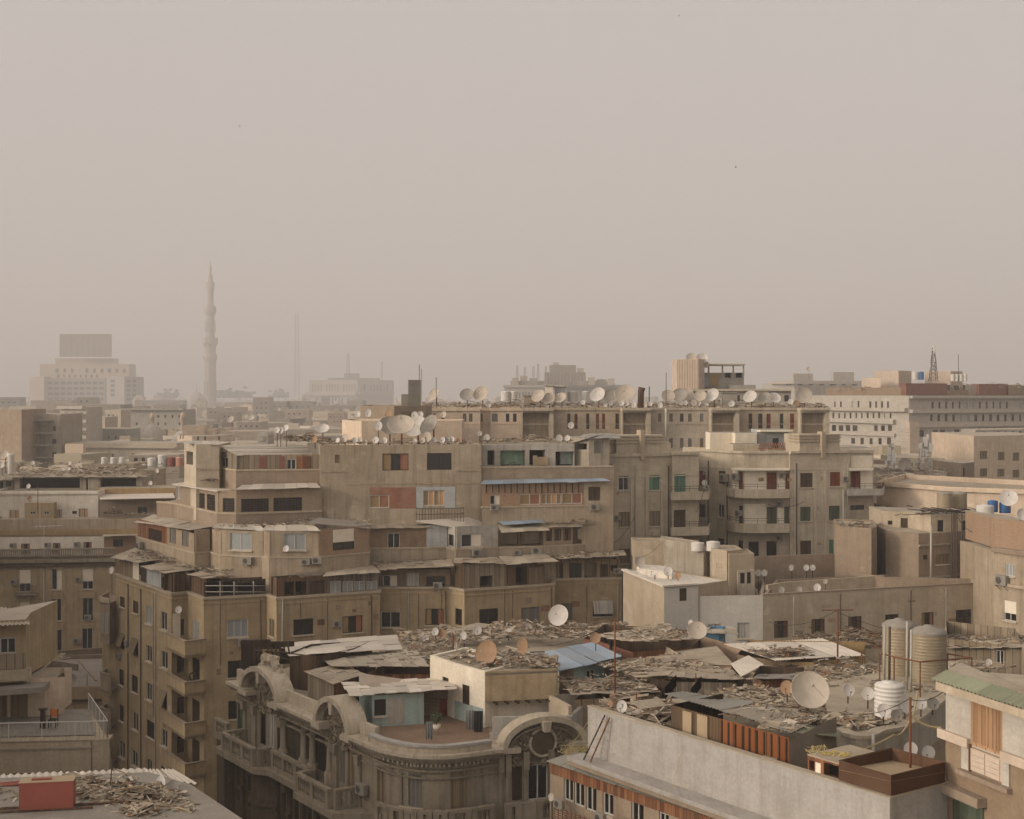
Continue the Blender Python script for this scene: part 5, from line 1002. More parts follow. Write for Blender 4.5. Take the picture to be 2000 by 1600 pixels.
# shack with orange boards
S2 = Bld('roof_shack', 'long roof shack with orange board panels and brown planks, behind the pale parapet', 'shack', (8.5, 58, 25))
so_ = -.85; g = lambda px: (lambda wl: wl.p(wl.at(px, 1420)[0], 0, 0).to_2d())(Wall(WB[0]-nB*.9, WB[1]-nB*.9, 0, 1))
pa, pm, pb = g(1311), g(1406), g(1541); pr = V((X(1634, 57), 57)); zs = 27.0
wS = [Wall(pa, pm, 25.03, zs), Wall(pm, pb, 25.03, zs), Wall(pb, pr, 25.03, zs-.1), Wall(pa+V((2.5, 2.2)), pa, 25.03, zs)]
for w, k in zip(wS, ('boardbrown', 'boardorange', 'tarp', 'wood_dk')): S2.pend.append(([w], 'wall', k, None))
for r in ((1335, 1390, 1352, 1438), (1363, 1397, 1383, 1448)):
    u0, u1, z0, z1 = wS[0].rect(*r); mb = MB(); wS[0].box(mb, u0, u1, 25.05, z1, .01, .05); S2.part(mb, 'door', 'boardlt')
w = wS[1]
for i in range(10): u = .12+i*(w.L-.24)/9; mb = MB(); w.box(mb, u-.035, u+.035, 25.05, zs-.05, .004, .05); S2.part(mb, 'batten', 'wood_dk')
u = w.at(1507, 1480)[0]; mb = MB(); w.box(mb, u-.35, u+.35, 25.05, 26.1, .06, .09); S2.part(mb, 'plywood_patch', 'boardlt')
mb = MB(); corr(mb, P(1296, 1357, 59.6), P(1406, 1388, 56.6), P(1480, 1372, 60.5), P(1336, 1352, 63.5), pitch=.2, jit=.03); S2.part(mb, 'shack_roof', 'zincgrey')
mb = MB(); corr(mb, P(1402, 1387, 56.8), P(1546, 1432, 53.3), P(1600, 1404, 59), P(1472, 1370, 61), pitch=.2, jit=.05, sw=.8); S2.part(mb, 'shack_roof', 'zincold')
mb = MB(); corr(mb, P(1522, 1430, 53.2), P(1642, 1441, 56.4), P(1640, 1426, 57.8), P(1530, 1416, 55.5), pitch=.2); S2.part(mb, 'shack_roof', 'zincgreen'); S2.finish()
# rusty open box on the corner, and the low cupboard beside it
RB = Bld('rusty_box', 'big open rusty steel box on the corner of the pale parapet', 'box', (12.5, 49, 26.25))
c0 = WB[1]-nB*.12; ca = Wall(WB[0], WB[1], 0, 1); pl = ca.p(ca.at(1634, 1500)[0], -.12, 0).to_2d(); dr = V((2.35, 1.75))
q = [pl, c0+d1*-.05, c0+dr, pl+dr]
mb = MB(); zq0, zq1 = 26.262, 26.95
for i in range(4):
    a, b_ = q[i], q[(i+1) % 4]; w = Wall(a, b_, zq0, zq1); w.box(mb, 0, w.L, zq0, zq1, -.04, 0)
RB.part(mb, 'side_plates', 'rustsheet'); mb = MB(); mb.slab(V((*q[0], zq0+.38)), V((*q[1], zq0+.5)), V((*q[2], zq0+.36)), V((*q[3], zq0+.25)), .02); RB.part(mb, 'inner_board', 'boardlt')
mb = MB(); mb.tube([V((*q[0], zq1)), V((*q[1], zq1)), V((*q[2], zq1)), V((*q[3], zq1)), V((*q[0], zq1))], .028, 4); RB.part(mb, 'rim', 'rustsheet')
CB = Bld('cupboard', 'low wooden cupboard with torn door, under the tangled yellow rope', 'cupboard', (10.5, 52.5, 26.2))
pl2 = ca.p(ca.at(1566, 1478)[0], -.3, 0).to_2d(); pr2 = ca.p(ca.at(1630, 1500)[0], -.3, 0).to_2d(); w = Wall(pl2, pr2, 25.5, 26.75); CB.pend.append(([w, Wall(pr2, pr2+dr*.7, 25.5, 26.75), Wall(pl2+dr*.7, pl2, 25.5, 26.75)], 'side_boards', 'woodrust', None)); w.holes += [(w.L*.5, w.L*.95, 26.2, 26.68, .3), (w.L*.05, w.L*.2, 26.25, 26.6, .3)]
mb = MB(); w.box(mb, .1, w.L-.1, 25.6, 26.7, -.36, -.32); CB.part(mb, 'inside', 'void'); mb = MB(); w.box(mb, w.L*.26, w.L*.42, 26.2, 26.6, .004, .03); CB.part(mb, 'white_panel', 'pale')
mb = MB(); mb.slab(V((*pl2, 26.8)), V((*pr2, 26.8)), V((*(pr2+dr*.8), 26.8)), V((*(pl2+dr*.8), 26.8)), .05); CB.part(mb, 'top_board', 'boards'); CB.finish()

# ================================================================ pink house at the right edge
HA = Bld('house', 'pink rendered house with a green tiled eave at the right edge', 'house', (17, 49))
ha = CY([(1847, 50), (2080, 44.2)]); zE = 29.75; zM = Z(1440, 49.9); wlo = HA.block(ha, 0, zM, 'salmon', back=7, dirn=(1, .25), roof='rooflight')[0]; w = HA.block(ha, zM, zE, 'farwhite', back=7, dirn=(1, .25), roof='rooflight', name='upper_wall')[0]
mb = MB(); pe = offs(ha, .42); band(mb, pe, 29.5, 29.78, 0, -.6); HA.part(mb, 'eave', 'sand')
a, b_ = V((*(pe[0]+V((-.05, .3))), 29.8)), V((*pe[1], 29.8)); inn = V((.62, .25, .26)); mb = MB(); corr(mb, a, b_, b_+inn, a+inn, pitch=.2, amp=.045, sw=1.4, rag=.02, jit=.004); HA.part(mb, 'tile_strip', 'zincgreen')
mb = MB(); mb.q(a+inn*.98, b_+inn*.98, b_+inn+V((7, 2.8, 0)), P(1868, 1309, 51.6)+V((0, 0, .0)), a+inn+V((1, 1.6, 0))); HA.part(mb, 'flat_roof', 'roofdust')
u0, u1, z0, z1 = w.rect(1896, 1367, 1958, 1440); z0 = zM+.3; HA.win(w, (u0, u1, z0-.25, z1+.1), 'loor4', px=False)
zb_ = Z(1432, 49.9); mb = MB(); ub = w.at(1897, 1440)[0]; w.box(mb, -.3, ub-.05, zb_-.22, zb_+.1, .021, .15); HA.part(mb, 'string_course', 'farpink'); uc = w.at(1958, 1460)[0]; mb = MB(); w.box(mb, uc+.05, w.L, zb_-.2, zb_+.12, .021, .15); HA.part(mb, 'string_course', 'farpink')
zl_ = z0-.35; mb = MB(); w.box(mb, u0+.05, u1+.02, zl_-.75, zl_, .01, .05)
for i in range(4):
    for j in range(2): a_ = u0+.12+j*(u1-u0-.1)/2; w.box(mb, a_, a_+(u1-u0-.25)/2, zl_-.74+i*.185, zl_-.58+i*.185, .052, .08)
HA.part(mb, 'louvred_panel', 'farpink'); mb = MB(); w.box(mb, u0-.02, u0+.05, zl_-.8, z0-.22, .01, .09); HA.part(mb, 'louvre_frame', 'woodrust')
for a_, c_ in ((u0-.45, u0-.03), (u1+.03, u1+.4)): mb = MB(); w.box(mb, a_, c_, zl_-.82, zl_+.02, .01, .06); HA.part(mb, 'jamb', 'farwhite')
mb = MB(); w.box(mb, u0-.55, u1+.5, zl_-1.0, zl_-.84, .01, .22); HA.part(mb, 'sill', 'pinktan')
zh = Z(1532, 49.6); mb = MB(); w.box(mb, -.35, w.at(1928, 1548)[0], zh-.3, zh+.02, .01, .4); HA.part(mb, 'door_hood', 'pinktan'); mb = MB(); w.box(mb, w.at(1862, 1570)[0], w.at(1922, 1570)[0], zh-3, zh-.32, .004, .03); HA.part(mb, 'door', 'sh_dkgreen', None, 'olive green door'); HA.finish()
# ================================================================ left side: ornate block with balustrade
D = Bld('apartment_building', 'old dark brown building with a stone balustrade and set back white upper floors, far left', 'building', (-58, 182))
zD = Z(1086, 175); d0 = CY([(-25, 174), (226, 176)]); wD = D.block(d0, 0, zD, 'brown', back=14, roof='roofdust', par=.2)[0]
D.cornice(d0, zD-.75, zD-.35, .7, -.2, 'stone'); D.cornice(d0, zD-1.3, zD-.9, .4, 0, 'stonedk'); mb = MB(); wD.box(mb, 0, wD.L, zD+.75, zD+.95, .1, .45); n = 70
for i in range(n): u = wD.L*(i+.5)/n; wD.box(mb, u-.07, u+.07, zD+.1, zD+.75, .2, .35)
wD.box(mb, 0, wD.L, zD-.02, zD+.1, .05, .5); D.part(mb, 'balustrade', 'stone')
for r, k in [((38, 1113, 60, 1156), 'blw2_'), ((101, 1111, 121, 1152), 'wl_'), ((161, 1110, 182, 1151), 'blw2_'), ((39, 1175, 58, 1214), 'blw2_'), ((100, 1170, 120, 1213), 'w2_'), ((161, 1168, 182, 1212), 'w2_'), ((99, 1230, 121, 1272), 'w2_'), ((160, 1227, 181, 1268), 'w2_'), ((39, 1236, 58, 1275), 'w2_')]:
    D.win(wD, r, k); u0, u1, z0, z1 = wD.rect(*r)
    if r[0] != 38: mb = MB(); wD.box(mb, u0-.25, u1+.25, z1-.02, z1+.75, .004, .16); D.part(mb, 'shutter_box', 'brown')
mb = MB(); u0, u1, z0, z1 = wD.rect(30, 1143, 74, 1158); wD.box(mb, u0, u1, z0-.2, z0, .01, 1); o = D.part(mb, 'balcony', 'stone'); mb = MB()
for i in range(20): mb.tube([wD.p(u0+(u1-u0)*i/19, .95, z0), wD.p(u0+(u1-u0)*i/19, .95, z0+.9)], .02, 4)
mb.tube([wD.p(u0, .02, z0+.9), wD.p(u0, .95, z0+.9), wD.p(u1, .95, z0+.9), wD.p(u1, .02, z0+.9)], .03, 4); D.part(mb, 'railing', 'iron', o)
mb = MB(); u = wD.at(86, 1150)[0]; mb.tube([wD.p(u, .12, 2), wD.p(u, .12, zD-1.3)], .09, 6); D.part(mb, 'drain_pipe', 'pipe')
d1_ = CY([(-25, 178), (205, 179)]); w = D.block(d1_, zD-.5, Z(1050, 178), 'white', back=10, name='upper_wall', roofname='upper_roof')[0]
for r in ((41, 1062, 58, 1083), (103, 1061, 118, 1083), (163, 1059, 179, 1083)): D.win(w, r, 'b2')
w = D.block(CY([(203, 178.6), (268, 179.5)]), zD-.5, Z(1046, 178), 'brickpink', back=8, name='upper_wall', roofname='upper_roof')[0]; D.win(w, (221, 1054, 240, 1068), 'dark2'); awn(D, (200, 1048), (270, 1046), (268, 1042), (204, 1042), 177.4, 178, 3, 'zincold', nu=4)
zz = Z(1013, 180); D.block(CY([(-25, 178.6), (337, 180)]), Z(1050, 178)+.02, zz, 'tan', back=10, name='upper_wall', par=.2, roofname='upper_roof'); D.cornice(CY([(-25, 178.6), (337, 180)]), Z(1047, 178), Z(1036, 178), .12, 0, 'ochre', 'brick_band')
w = D.block(CY([(-25, 183), (192, 184)]), zz-.5, Z(960, 183), 'white', back=9, name='attic_wall', roofname='attic_roof', par=.3)[0]
for r, k in [((18, 996, 38, 1013), 'wy'), ((107, 995, 121, 1013), 'wy'), ((153, 993, 172, 1011), 'wy'), ((141, 998, 150, 1004), 'dark')]: D.win(w, r, k)
wq = D.block(CY([(48, 181.6), (105, 182)]), zz-.5, Z(982, 182), 'brown', back=1.2, name='attic_bay', roofname='attic_bay_roof')[0]; D.win(wq, (59, 999, 69, 1005), 'w2'); D.win(wq, (86, 999, 96, 1005), 'w2')
D.cornice(CY([(-25, 183), (192, 184)]), Z(966, 183), Z(962, 183), .2, 0, 'white')
w = D.block(CY([(194, 184), (340, 186)]), zz-.5, Z(972, 184), 'pinktan', back=9, name='attic_wall', roofname='attic_roof')[0]; D.win(w, (269, 990, 287, 1004), 'dark2')
awn(D, (196, 975), (342, 972), (338, 963), (190, 965), 182.5, 183, 5, 'zinc', 's'); D.block(CY([(190, 187), (345, 188)]), zz, Z(954, 187), 'ochre', back=6, name='attic_wall', roofname='attic_roof')
D.finish()
def shedrow(label, x0, x1, Y, yt, yb, mat, k=('wood_dk',), feats=()):
    p = CY([(x0, Y), (x1, Y+.5)]); b = Bld('roof_shack', label, 'shack', (p[0].x+1, p[0].y+1, Z(yb, Y))); w = b.block(p, Z(yb, Y)-.5, Z(yt, Y), mat, back=5, roof='boards', name='wall')[0]
    for r, s in feats: b.win(w, r, s)
    mb = MB(); patch(mb, P(x0-8, yt+2, Y-.8), P(x1+8, yt+1, Y-.3), P(x1+4, yt-9, Y+7), P(x0-10, yt-8, Y+7), 14, 3, .12); b.part(mb, 'shack_roof', 'boards'); b.finish()
shedrow('wide dark open shack under a ragged roof, far left behind the white attic', 28, 168, 190, 931, 957, 'concrete', feats=[((38, 934, 156, 954), 'hole')]); shedrow('narrower dark open shack beside it, ending at a small doorway', 172, 278, 190, 931, 955, 'concrete', feats=[((196, 934, 266, 952), 'hole')]); shedrow('short open shack cut off by the left edge', -20, 26, 190, 937, 957, 'concrete', feats=[((0, 940, 6, 954), 'hole'), ((12, 940, 22, 950), 'dark')])
b, w = tower_house('small tan roof house with tall thin windows left of the stepped building', [(272, 197), (300, 198)], 918, 'sand', [(0, (275, 928, 280, 945), 'dark'), (0, (286, 930, 291, 946), 'dark')], back=4, z0=20, par=0); b.finish()
b, w = tower_house('low yellowish roof house below the white tanks, far left', [(160, 230), (262, 231)], 906, 'sand', [(0, (193, 913, 203, 918), 'dark'), (0, (224, 912, 233, 919), 'dark'), (0, (246, 911, 252, 918), 'dark')], back=8); b.finish()
# flat roofs at the foot of the stepped building
b = Bld('flat_roofed_house', 'low house with an empty walled roof between the balconied block and the brown tower', 'house', (-45, 134))
p = [V((X(40, 126), 126)), V((X(240, 127), 127))]; b.block(p, 0, 13.6, 'brown', back=16, dirn=(-.12, 1), roof='rooflight', par=.4, parmat='pinktan'); w = Wall(p[0], p[1], 0, 13.6)
for q, yt in (([(68, 143), (110, 142), (200, 144)], 1268), ([(152, 141), (186, 131)], 1289), ([(100, 138), (150, 136)], 1290)): b.cornice(CY(q), 13, Z(yt, q[0][1]), 0, -.2, 'pinktan', 'roof_wall')
mb = MB()
for i in range(5): w.box(mb, 0, w.L, 12.3-i*1.5, 12.5-i*1.5, .05, .35)
b.part(mb, 'ledges', 'stonedk'); b.finish()
# terrace house at the left edge
TH = Bld('terrace_house', 'house with a glass railed roof terrace, barred opening and roller door, at the left edge', 'house', (-30, 82))
zt = Z(1437, 78); tp = CY([(-40, 77.4), (187, 78)]); TH.block(tp, 0, zt, 'sand', back=7, dirn=(-.35, 1), roof='rooflight', name='wall'); TH.cornice(tp, zt-1.75, zt-.02, .9, -.1, 'sand', 'terrace_edge'); TH.cornice(tp, zt-.45, zt-.36, 1.0, .9, 'concrete', 'drip_edge'); mb = MB(); w = Wall(tp[0], tp[1], 0, 1); w.box(mb, 0, w.L+.9, zt-.1, zt, -.2, .9); mb.prism([w.p(w.L-.1, .9, 0).to_2d(), w.p(w.L+.9, .9, 0).to_2d(), w.p(w.L-1.6, -7, 0).to_2d(), w.p(w.L-2.6, -7, 0).to_2d()], zt-1.7, zt-.11); TH.part(mb, 'terrace_slab', 'sand')
wq = Wall(w.p(w.L-6.7, -.05, 0).to_2d(), w.p(w.L-.3, -.05, 0).to_2d(), 0, zt-1.76)
mb = MB(); w.box(mb, w.at(16, 1500)[0], w.at(66, 1500)[0], zt-4, zt-1.9, -.02, .03); TH.part(mb, 'opening', 'void')  # flat black panel on the wall face, dark interior painted in
# railing: light frame with wire panels
rl = [w.p(0, .8, 0).to_2d(), w.p(w.L+.8, .8, 0).to_2d(), w.p(w.L-1.7, -6.6, 0).to_2d()]; mb = MB(); mb.tube([V((*p, zt+.98)) for p in rl], .035, 5)
for i in range(2):
    n = int((rl[i+1]-rl[i]).length/1.5)
    for k in range(n+1): q = rl[i].lerp(rl[i+1], k/n); mb.tube([V((*q, zt)), V((*q, zt+.98))], .025, 5)
o = TH.part(mb, 'railing', 'plastic'); mb = MB()
for i in range(2):
    n = int((rl[i+1]-rl[i]).length/.22)
    for k in range(n): q = rl[i].lerp(rl[i+1], k/n); mb.tube([V((*q, zt)), V((*q, zt+.96))], .012, 4, False)
TH.part(mb, 'railing_bars', 'pipe', o)
p = CY([(-40, 82.3), (88, 82.6)]); w2_ = TH.block(p, zt-.3, Z(1337, 82.4), 'cream', back=5, name='room_wall', roofname='room_roof')[0]
TH.win(w2_, (20, 1345, 54, 1423), 'rotn'); TH.win(w2_, (-2, 1345, 14, 1420), 'sltn' if 0 else 'shtn')
mb = MB(); mb.slab(P(-40, 1351, 79.6), P(84, 1342, 80.6), P(104, 1325, 84.4), P(-40, 1318, 87), .32); TH.part(mb, 'roof_slab', 'rooflight')
p = CY([(56, 82.4), (124, 83)]); w3_ = Wall(p[0]+V((0, .3)), p[1]+V((0, .3)), zt-.3, Z(1324, 83)); TH.pend.append(([w3_, Wall(w3_.B, w3_.B+V((-1.4, 4)), zt-.3, Z(1324, 83))], 'side_wall', 'cream', None))
mb = MB()
for i in range(8): x = 56+i*4.6; a, c = w3_.at(x, 1352), w3_.at(x-1, 1391); mb.tube([w3_.p(a[0], .06, a[1]), w3_.p(c[0], .06, c[1])], .02, 4)
for i in range(8): y = 1355+i*5.2; a, c = w3_.at(55, y+2), w3_.at(88, y-3); mb.tube([w3_.p(a[0], .09, a[1]), w3_.p(c[0], .09, c[1])], .02, 4)
TH.part(mb, 'trellis', 'wood_dk'); TH.finish()
u = Bld('roof_shack', 'dark shack under a wavy sheet roof, over a slatted balcony at the left edge', 'shack', (-31, 84, Z(1340, 82)))
p = CY([(-40, 81.6), (51, 82.4), (60, 85)]); w = u.block(p, Z(1335, 82), Z(1212, 82), 'brown', back=5, roof='zincold'); u.win(w[0], (0, 1246, 31, 1276), 'w2_')
mb = MB(); w[0].box(mb, 0, w[0].L, Z(1308, 81.6), Z(1279, 81.6), .3, .4); u.part(mb, 'slatted_balcony', 'panelgrid'); mb = MB(); w[0].box(mb, 0, w[0].L+.3, Z(1332, 81.6), Z(1309, 81.6), -.1, .45); u.part(mb, 'balcony_base', 'sand')
mb = MB(); corr(mb, P(-40, 1224, 80.6), P(59, 1219, 81.4), P(46, 1192, 87), P(-40, 1182, 88), pitch=.24, amp=.04); u.part(mb, 'shack_roof', 'zincold'); u.finish()
ch = empty('chair', P(104, 1421, 79.6), 'wooden chair with an orange back on the railed terrace', 'chair'); cz = Z(1421, 79.6); rl0 = V(ch.location)
def prt(mb, n, k, par, og): return mb.build(n, k, par, og)
mb = MB(); mb.box(rl0+V((0, 0, .45)), .45, .45, .05); prt(mb, 'seat', 'wood_dk', ch, rl0)
mb = MB(); mb.box(rl0+V((0, .2, .78)), .4, .04, .42); prt(mb, 'backrest', 'orange', ch, rl0)
for a in (-1, 1):
    for c in (-1, 1): mb = MB(); mb.box(rl0+V((a*.2, c*.2, .21 if c < 0 else .5)), .045, .045, .42 if c < 0 else 1.0); prt(mb, 'leg', 'wood_dk', ch, rl0)
mb = MB(); mb.box(rl0+V((-.62, .1, .5)), .3, .3, 1.0, .3); mb.box(rl0+V((-.62, .1, 1.02)), .5, .42, .05, .3); one(mb, 'stool_table', 'wood_dk', 'small dark side table beside the orange backed chair', 'table')

# ================================================================ nearest roof, bottom left
zA = 26.7; NR = Bld('roof', 'flat dusty roof strewn with scrap in the bottom left corner', 'building', (-16, 47))
fr = [G(-60, 1640, zA), G(512, 1625, zA), G(372, 1532, zA), G(290, 1508, zA), G(-60, 1522, zA)]; mb = MB(); mb.prism([p.to_2d() for p in fr], 0, zA-.3, False); NR.part(mb, 'wall', 'brown'); mb = MB(); mb.prism([p.to_2d() for p in fr], zA-.298, zA, True); NR.part(mb, 'roof_slab', 'rooflight')
mb = MB(); corr(mb, P(-50, 1536, 48.4), P(300, 1519, 49.4), P(282, 1502, 51.2), P(-50, 1516, 50.2), pitch=.26, amp=.035, jit=.02); NR.part(mb, 'sheet_strip', 'zinc'); mb = MB(); corr(mb, P(280, 1522, 48.9), P(392, 1533, 48.0), P(340, 1505, 51), P(280, 1503, 51.2), pitch=.26, amp=.035, jit=.02); NR.part(mb, 'sheet_strip', 'zinc')
NR.finish()
rb = Bld('red_tank', 'red painted steel water tank box on the bottom left roof', 'tank', (-14.6, 45, zA)); w = Wall((X(37, 44.6), 44.6), (X(143, 44.9), 44.9), zA+.08, zA+.93); n2_ = -w.n*.75
mb = MB(); w.box(mb, 0, w.L, zA+.08, zA+.93, -.62, 0); rb.part(mb, 'tank_body', 'redpaint'); mb = MB(); w.box(mb, -.02, w.L+.02, zA+.932, zA+.95, -.64, .02); rb.part(mb, 'lid', 'boardlt'); mb = MB(); w.box(mb, .35, .95, zA+.952, zA+1.0, -.35, -.2); rb.part(mb, 'lid_bar', 'redpaint')
mb = MB(); w.box(mb, -2.5, w.L+3, zA+.02, zA+.075, -.5, -.42); w.box(mb, -2.5, w.L+.6, zA+.02, zA+.075, -.1, -.02); rb.part(mb, 'bearers', 'wood')
mb = MB(); mb.tube([P(0, 1535, 47.6), P(78, 1528, 47.8)], .06, 6); mb.tube([P(0, 1531, 47.8), P(76, 1524, 48)], .05, 6); one(mb, 'rusty_pipes', 'redpaint', 'pair of rust red pipes lying behind the red tank', 'pipe')

# ================================================================ the haze city
def far(label, pts, yt, mat, z0=0, back=15, name='apartment_building', cat='building', grids=(), extra=(), group=None, roof='farbeige', b=None):
    p = CYF(pts); b = b or Bld(name, label, cat, (p[0].x, p[0].y+3), group); w = b.block(p, z0, Z(yt, p[min(1, len(p)-1)].y), mat, back=back, roof=roof, par=.0)
    for i, x0, x1, nc, y0, y1, nr, fw, fh, st in grids:
        for r in range(nr):
            for c in range(nc):
                cx = x0+(x1-x0)*(c+.5)/nc; cy = y0+(y1-y0)*(r+.5)/nr; hw, hh = (x1-x0)/nc*fw/2, (y1-y0)/nr*fh/2; 
                if R.random() > .1: jw = R.uniform(.8, 1.2); b.win(w[i], (cx-hw*jw, cy-hh*R.uniform(.75, 1), cx+hw*jw, cy+hh), st if R.random() < .6 else R.choice(['flat', 'flatb', 'flatc']))
    for i, x0, x1, y0, y1, d in extra:
        u0, u1, za, zb = w[i].rect(x0, y0, x1, y1); mb = MB(); w[i].box(mb, u0, u1, za, zb, .01, d); b.part(mb, 'balcony_band', mat)
    return b, w
def F_(*a, **k): b, w = far(*a, **k); b.finish(); return b
# long hotel at the right
b, w = far('long pale hotel with banded balconies and a gridded stair corner, right', [(1600, 352), (1775, 326), (2030, 342)], 773, 'farwhite', back=25, name='hotel', cat='hotel', grids=[(0, 1625, 1740, 10, 783, 797, 1, .3, 1, 'flatb'), (0, 1622, 1745, 11, 806, 817, 1, .3, 1, 'flatb'), (0, 1622, 1745, 9, 830, 842, 1, .62, 1, 'flatb'), (0, 1640, 1705, 5, 878, 890, 1, .45, 1, 'flatb'), (0, 1640, 1705, 5, 902, 914, 1, .45, 1, 'flatb'), (1, 1890, 2010, 8, 836, 846, 1, .4, 1, 'flatb'), (0, 1640, 1745, 6, 855, 868, 1, .4, 1, 'flatb'), (0, 1715, 1730, 1, 875, 935, 3, .6, .45, 'flatb'), (1, 1815, 2000, 14, 784, 798, 1, .3, 1, 'flatb'), (1, 1812, 2000, 13, 809, 823, 1, .35, 1, 'flatb'), (1, 1792, 1876, 6, 834, 858, 1, .75, .6, 'flatb'), (1, 1798, 1872, 5, 860, 884, 1, .75, .6, 'flatb'), (1, 1798, 1872, 5, 886, 910, 1, .75, .6, 'flatb')],
   extra=[(0, 1605, 1774, 868, 872, .5), (0, 1605, 1774, 892, 896, .5), (1, 1792, 2030, 860, 864, .5), (1, 1792, 2030, 886, 890, .5), (0, 1605, 1774, 796, 803, 1.2), (0, 1605, 1750, 818, 826, 1.0), (0, 1605, 1750, 844, 850, .6), (1, 1776, 2030, 773, 778, 1.2), (1, 1776, 2030, 799, 806, 1.2), (1, 1790, 2030, 825, 833, 1.0)])
mb = MB(); w[1].box(mb, -1, w[1].at(1788, 870)[0], 0, ZF(824, 326), .01, 1.4); b.part(mb, 'stair_corner', 'farpink')
mb = MB()
for i in range(14): mb.box((X(1768, FY(324.6)), FY(325), ZF(838+i*6, 325)), 4.4, .1, .12, -.13)
b.part(mb, 'stair_grid', 'farwhite'); b.finish()
b, w = far('red and pink rooftop storey strung along the long hotel', [(1628, 362), (1772, 338), (2030, 352)], 757, 'salmon', z0=39.3, back=10, name='roof_storey', cat='building', grids=[(1, 1790, 2000, 12, 750, 764, 1, .5, .7, 'flatb')])
b.block(CYF([(1770, 336), (1850, 341)]), 39.5, ZF(749, 340), 'redwall', back=6); b.block(CYF([(1912, 343), (1966, 346)]), 39.5, ZF(750, 344), 'redwall', back=6); b.block(CYF([(1850, 343), (1912, 345)]), 39.5, ZF(752, 344), 'concrete', back=6); b.block(CYF([(1970, 346), (2030, 350)]), 39.5, ZF(753, 346), 'salmon', back=6); b.finish()
F_('square pinkish roof house on the right skyline', [(1720, 372), (1755, 366), (1780, 372)], 724, 'farpink', z0=38, back=8); F_('low tan roof block right of the lattice mast', [(1822, 372), (1857, 370), (1880, 374)], 725, 'farpink', z0=38, back=8); F_('small tan roof block below the square pinkish roof house', [(1693, 366), (1720, 363)], 738, 'farpink', z0=38, back=6)
b, w = far('white block with thin vertical ribs and roof railings, right skyline', [(1508, 610), (1552, 600), (1690, 606)], 748, 'farwhite', back=30, grids=[(1, 1560, 1685, 6, 776, 786, 1, .25, 1, 'flatb'), (1, 1530, 1680, 7, 750, 753, 1, .5, 1, 'flatb')]); mb = MB()
for i in range(14): u = w[1].L*(i+.5)/14; w[1].box(mb, u-.3, u+.3, 30, ZF(755, 600), .02, .6)
b.part(mb, 'ribs', 'farwhite'); mb = MB(); p = CYF([(1508, 610), (1552, 598), (1690, 604)]); band(mb, p, ZF(750, 600), ZF(744, 600), 1.5, -.5); b.part(mb, 'cornice', 'farwhite'); b.finish()
F_('white lift house on the ribbed white block', [(1628, 620), (1668, 622)], 727, 'farwhite', z0=40, back=6); F_('small white hut at the left of the ribbed white block', [(1550, 620), (1588, 622)], 730, 'farwhite', z0=40, back=6)
# cream block in front of the hotel
b, w = far('cream apartment block with shuttered windows, right edge below the hotel', [(1872, 216), (1902, 209), (2040, 216)], 852, 'cream', back=14, grids=[]); 
for r in [(1914, 881, 1928, 897), (1949, 883, 1962, 899), (1978, 884, 1991, 900), (1914, 915, 1928, 931), (1948, 916, 1962, 931), (1978, 918, 1991, 933)]: b.win(w[1], r, 'shtn')
b.finish(); F_('tan corner house with a door left of the cream apartment block', [(1845, 208), (1880, 203), (1903, 206)], 905, 'pinktan', back=6, grids=[(1, 1880, 1886, 1, 912, 932, 1, .9, .9, 'dark')]); F_('low dusty roofs between the hotel and the cream attic building', [(1700, 212), (1850, 200)], 922, 'concrete', back=14)
# centre skyline
b, w = far('hazy brown office block with a ribbed roof box, centre skyline', [(985, 800), (1105, 790), (1215, 800)], 752, 'fargrey', back=40, name='office_block', grids=[(0, 1000, 1055, 9, 765, 778, 1, .5, 1, 'flatb'), (1, 1120, 1210, 10, 764, 774, 1, .5, 1, 'flatb')], extra=[(0, 985, 1104, 752, 757, 2), (1, 1106, 1215, 752, 757, 2)])
for pts, yt in (([(997, 815), (1195, 815)], 744), ([(1064, 812), (1144, 816)], 727), ([(1074, 820), (1125, 822)], 713)):
    wr = b.block(CYF(pts), 42, ZF(yt, pts[0][1]), 'fargrey', back=18, name='roof_box', roofname='roof_box_top')[0]
    if yt == 727:
        mb = MB()
        for i in range(12): u = wr.L*(i+.5)/12; wr.box(mb, u-.35, u+.35, 44, ZF(728, 812), .02, .5)
        b.part(mb, 'ribs', 'farbeige')
b.finish()
b2o = b
for i, (x0, x1, yt, Y) in enumerate([(1000, 1012, 738, 812), (1016, 1030, 734, 818), (1034, 1050, 739, 814), (1150, 1162, 737, 812), (1166, 1184, 741, 818), (1188, 1200, 739, 812), (1080, 1092, 708, 824), (1128, 1140, 719, 820)]): b.block(CYF([(x0, Y), (x1, Y)]), 42, ZF(yt, Y), R.choice(['fargrey', 'farbeige', 'farwhite']), back=9, name='roof_box', roofname='roof_box_top')
b.finish()
b, w = far('white and orange arcaded hotel dimmed by haze, left of centre', [(604, 1500), (698, 1480), (764, 1510)], 742, 'farwhite', back=60, name='hotel', cat='hotel', grids=[(0, 608, 696, 16, 749, 765, 1, .55, 1, 'flatb'), (1, 702, 760, 9, 750, 764, 1, .5, 1, 'flat'), (0, 603, 690, 14, 776, 791, 1, .5, 1, 'flat'), (0, 603, 690, 12, 794, 800, 1, .5, 1, 'flat')], extra=[(0, 600, 698, 766, 773, 5), (1, 698, 766, 766, 771, 5)])
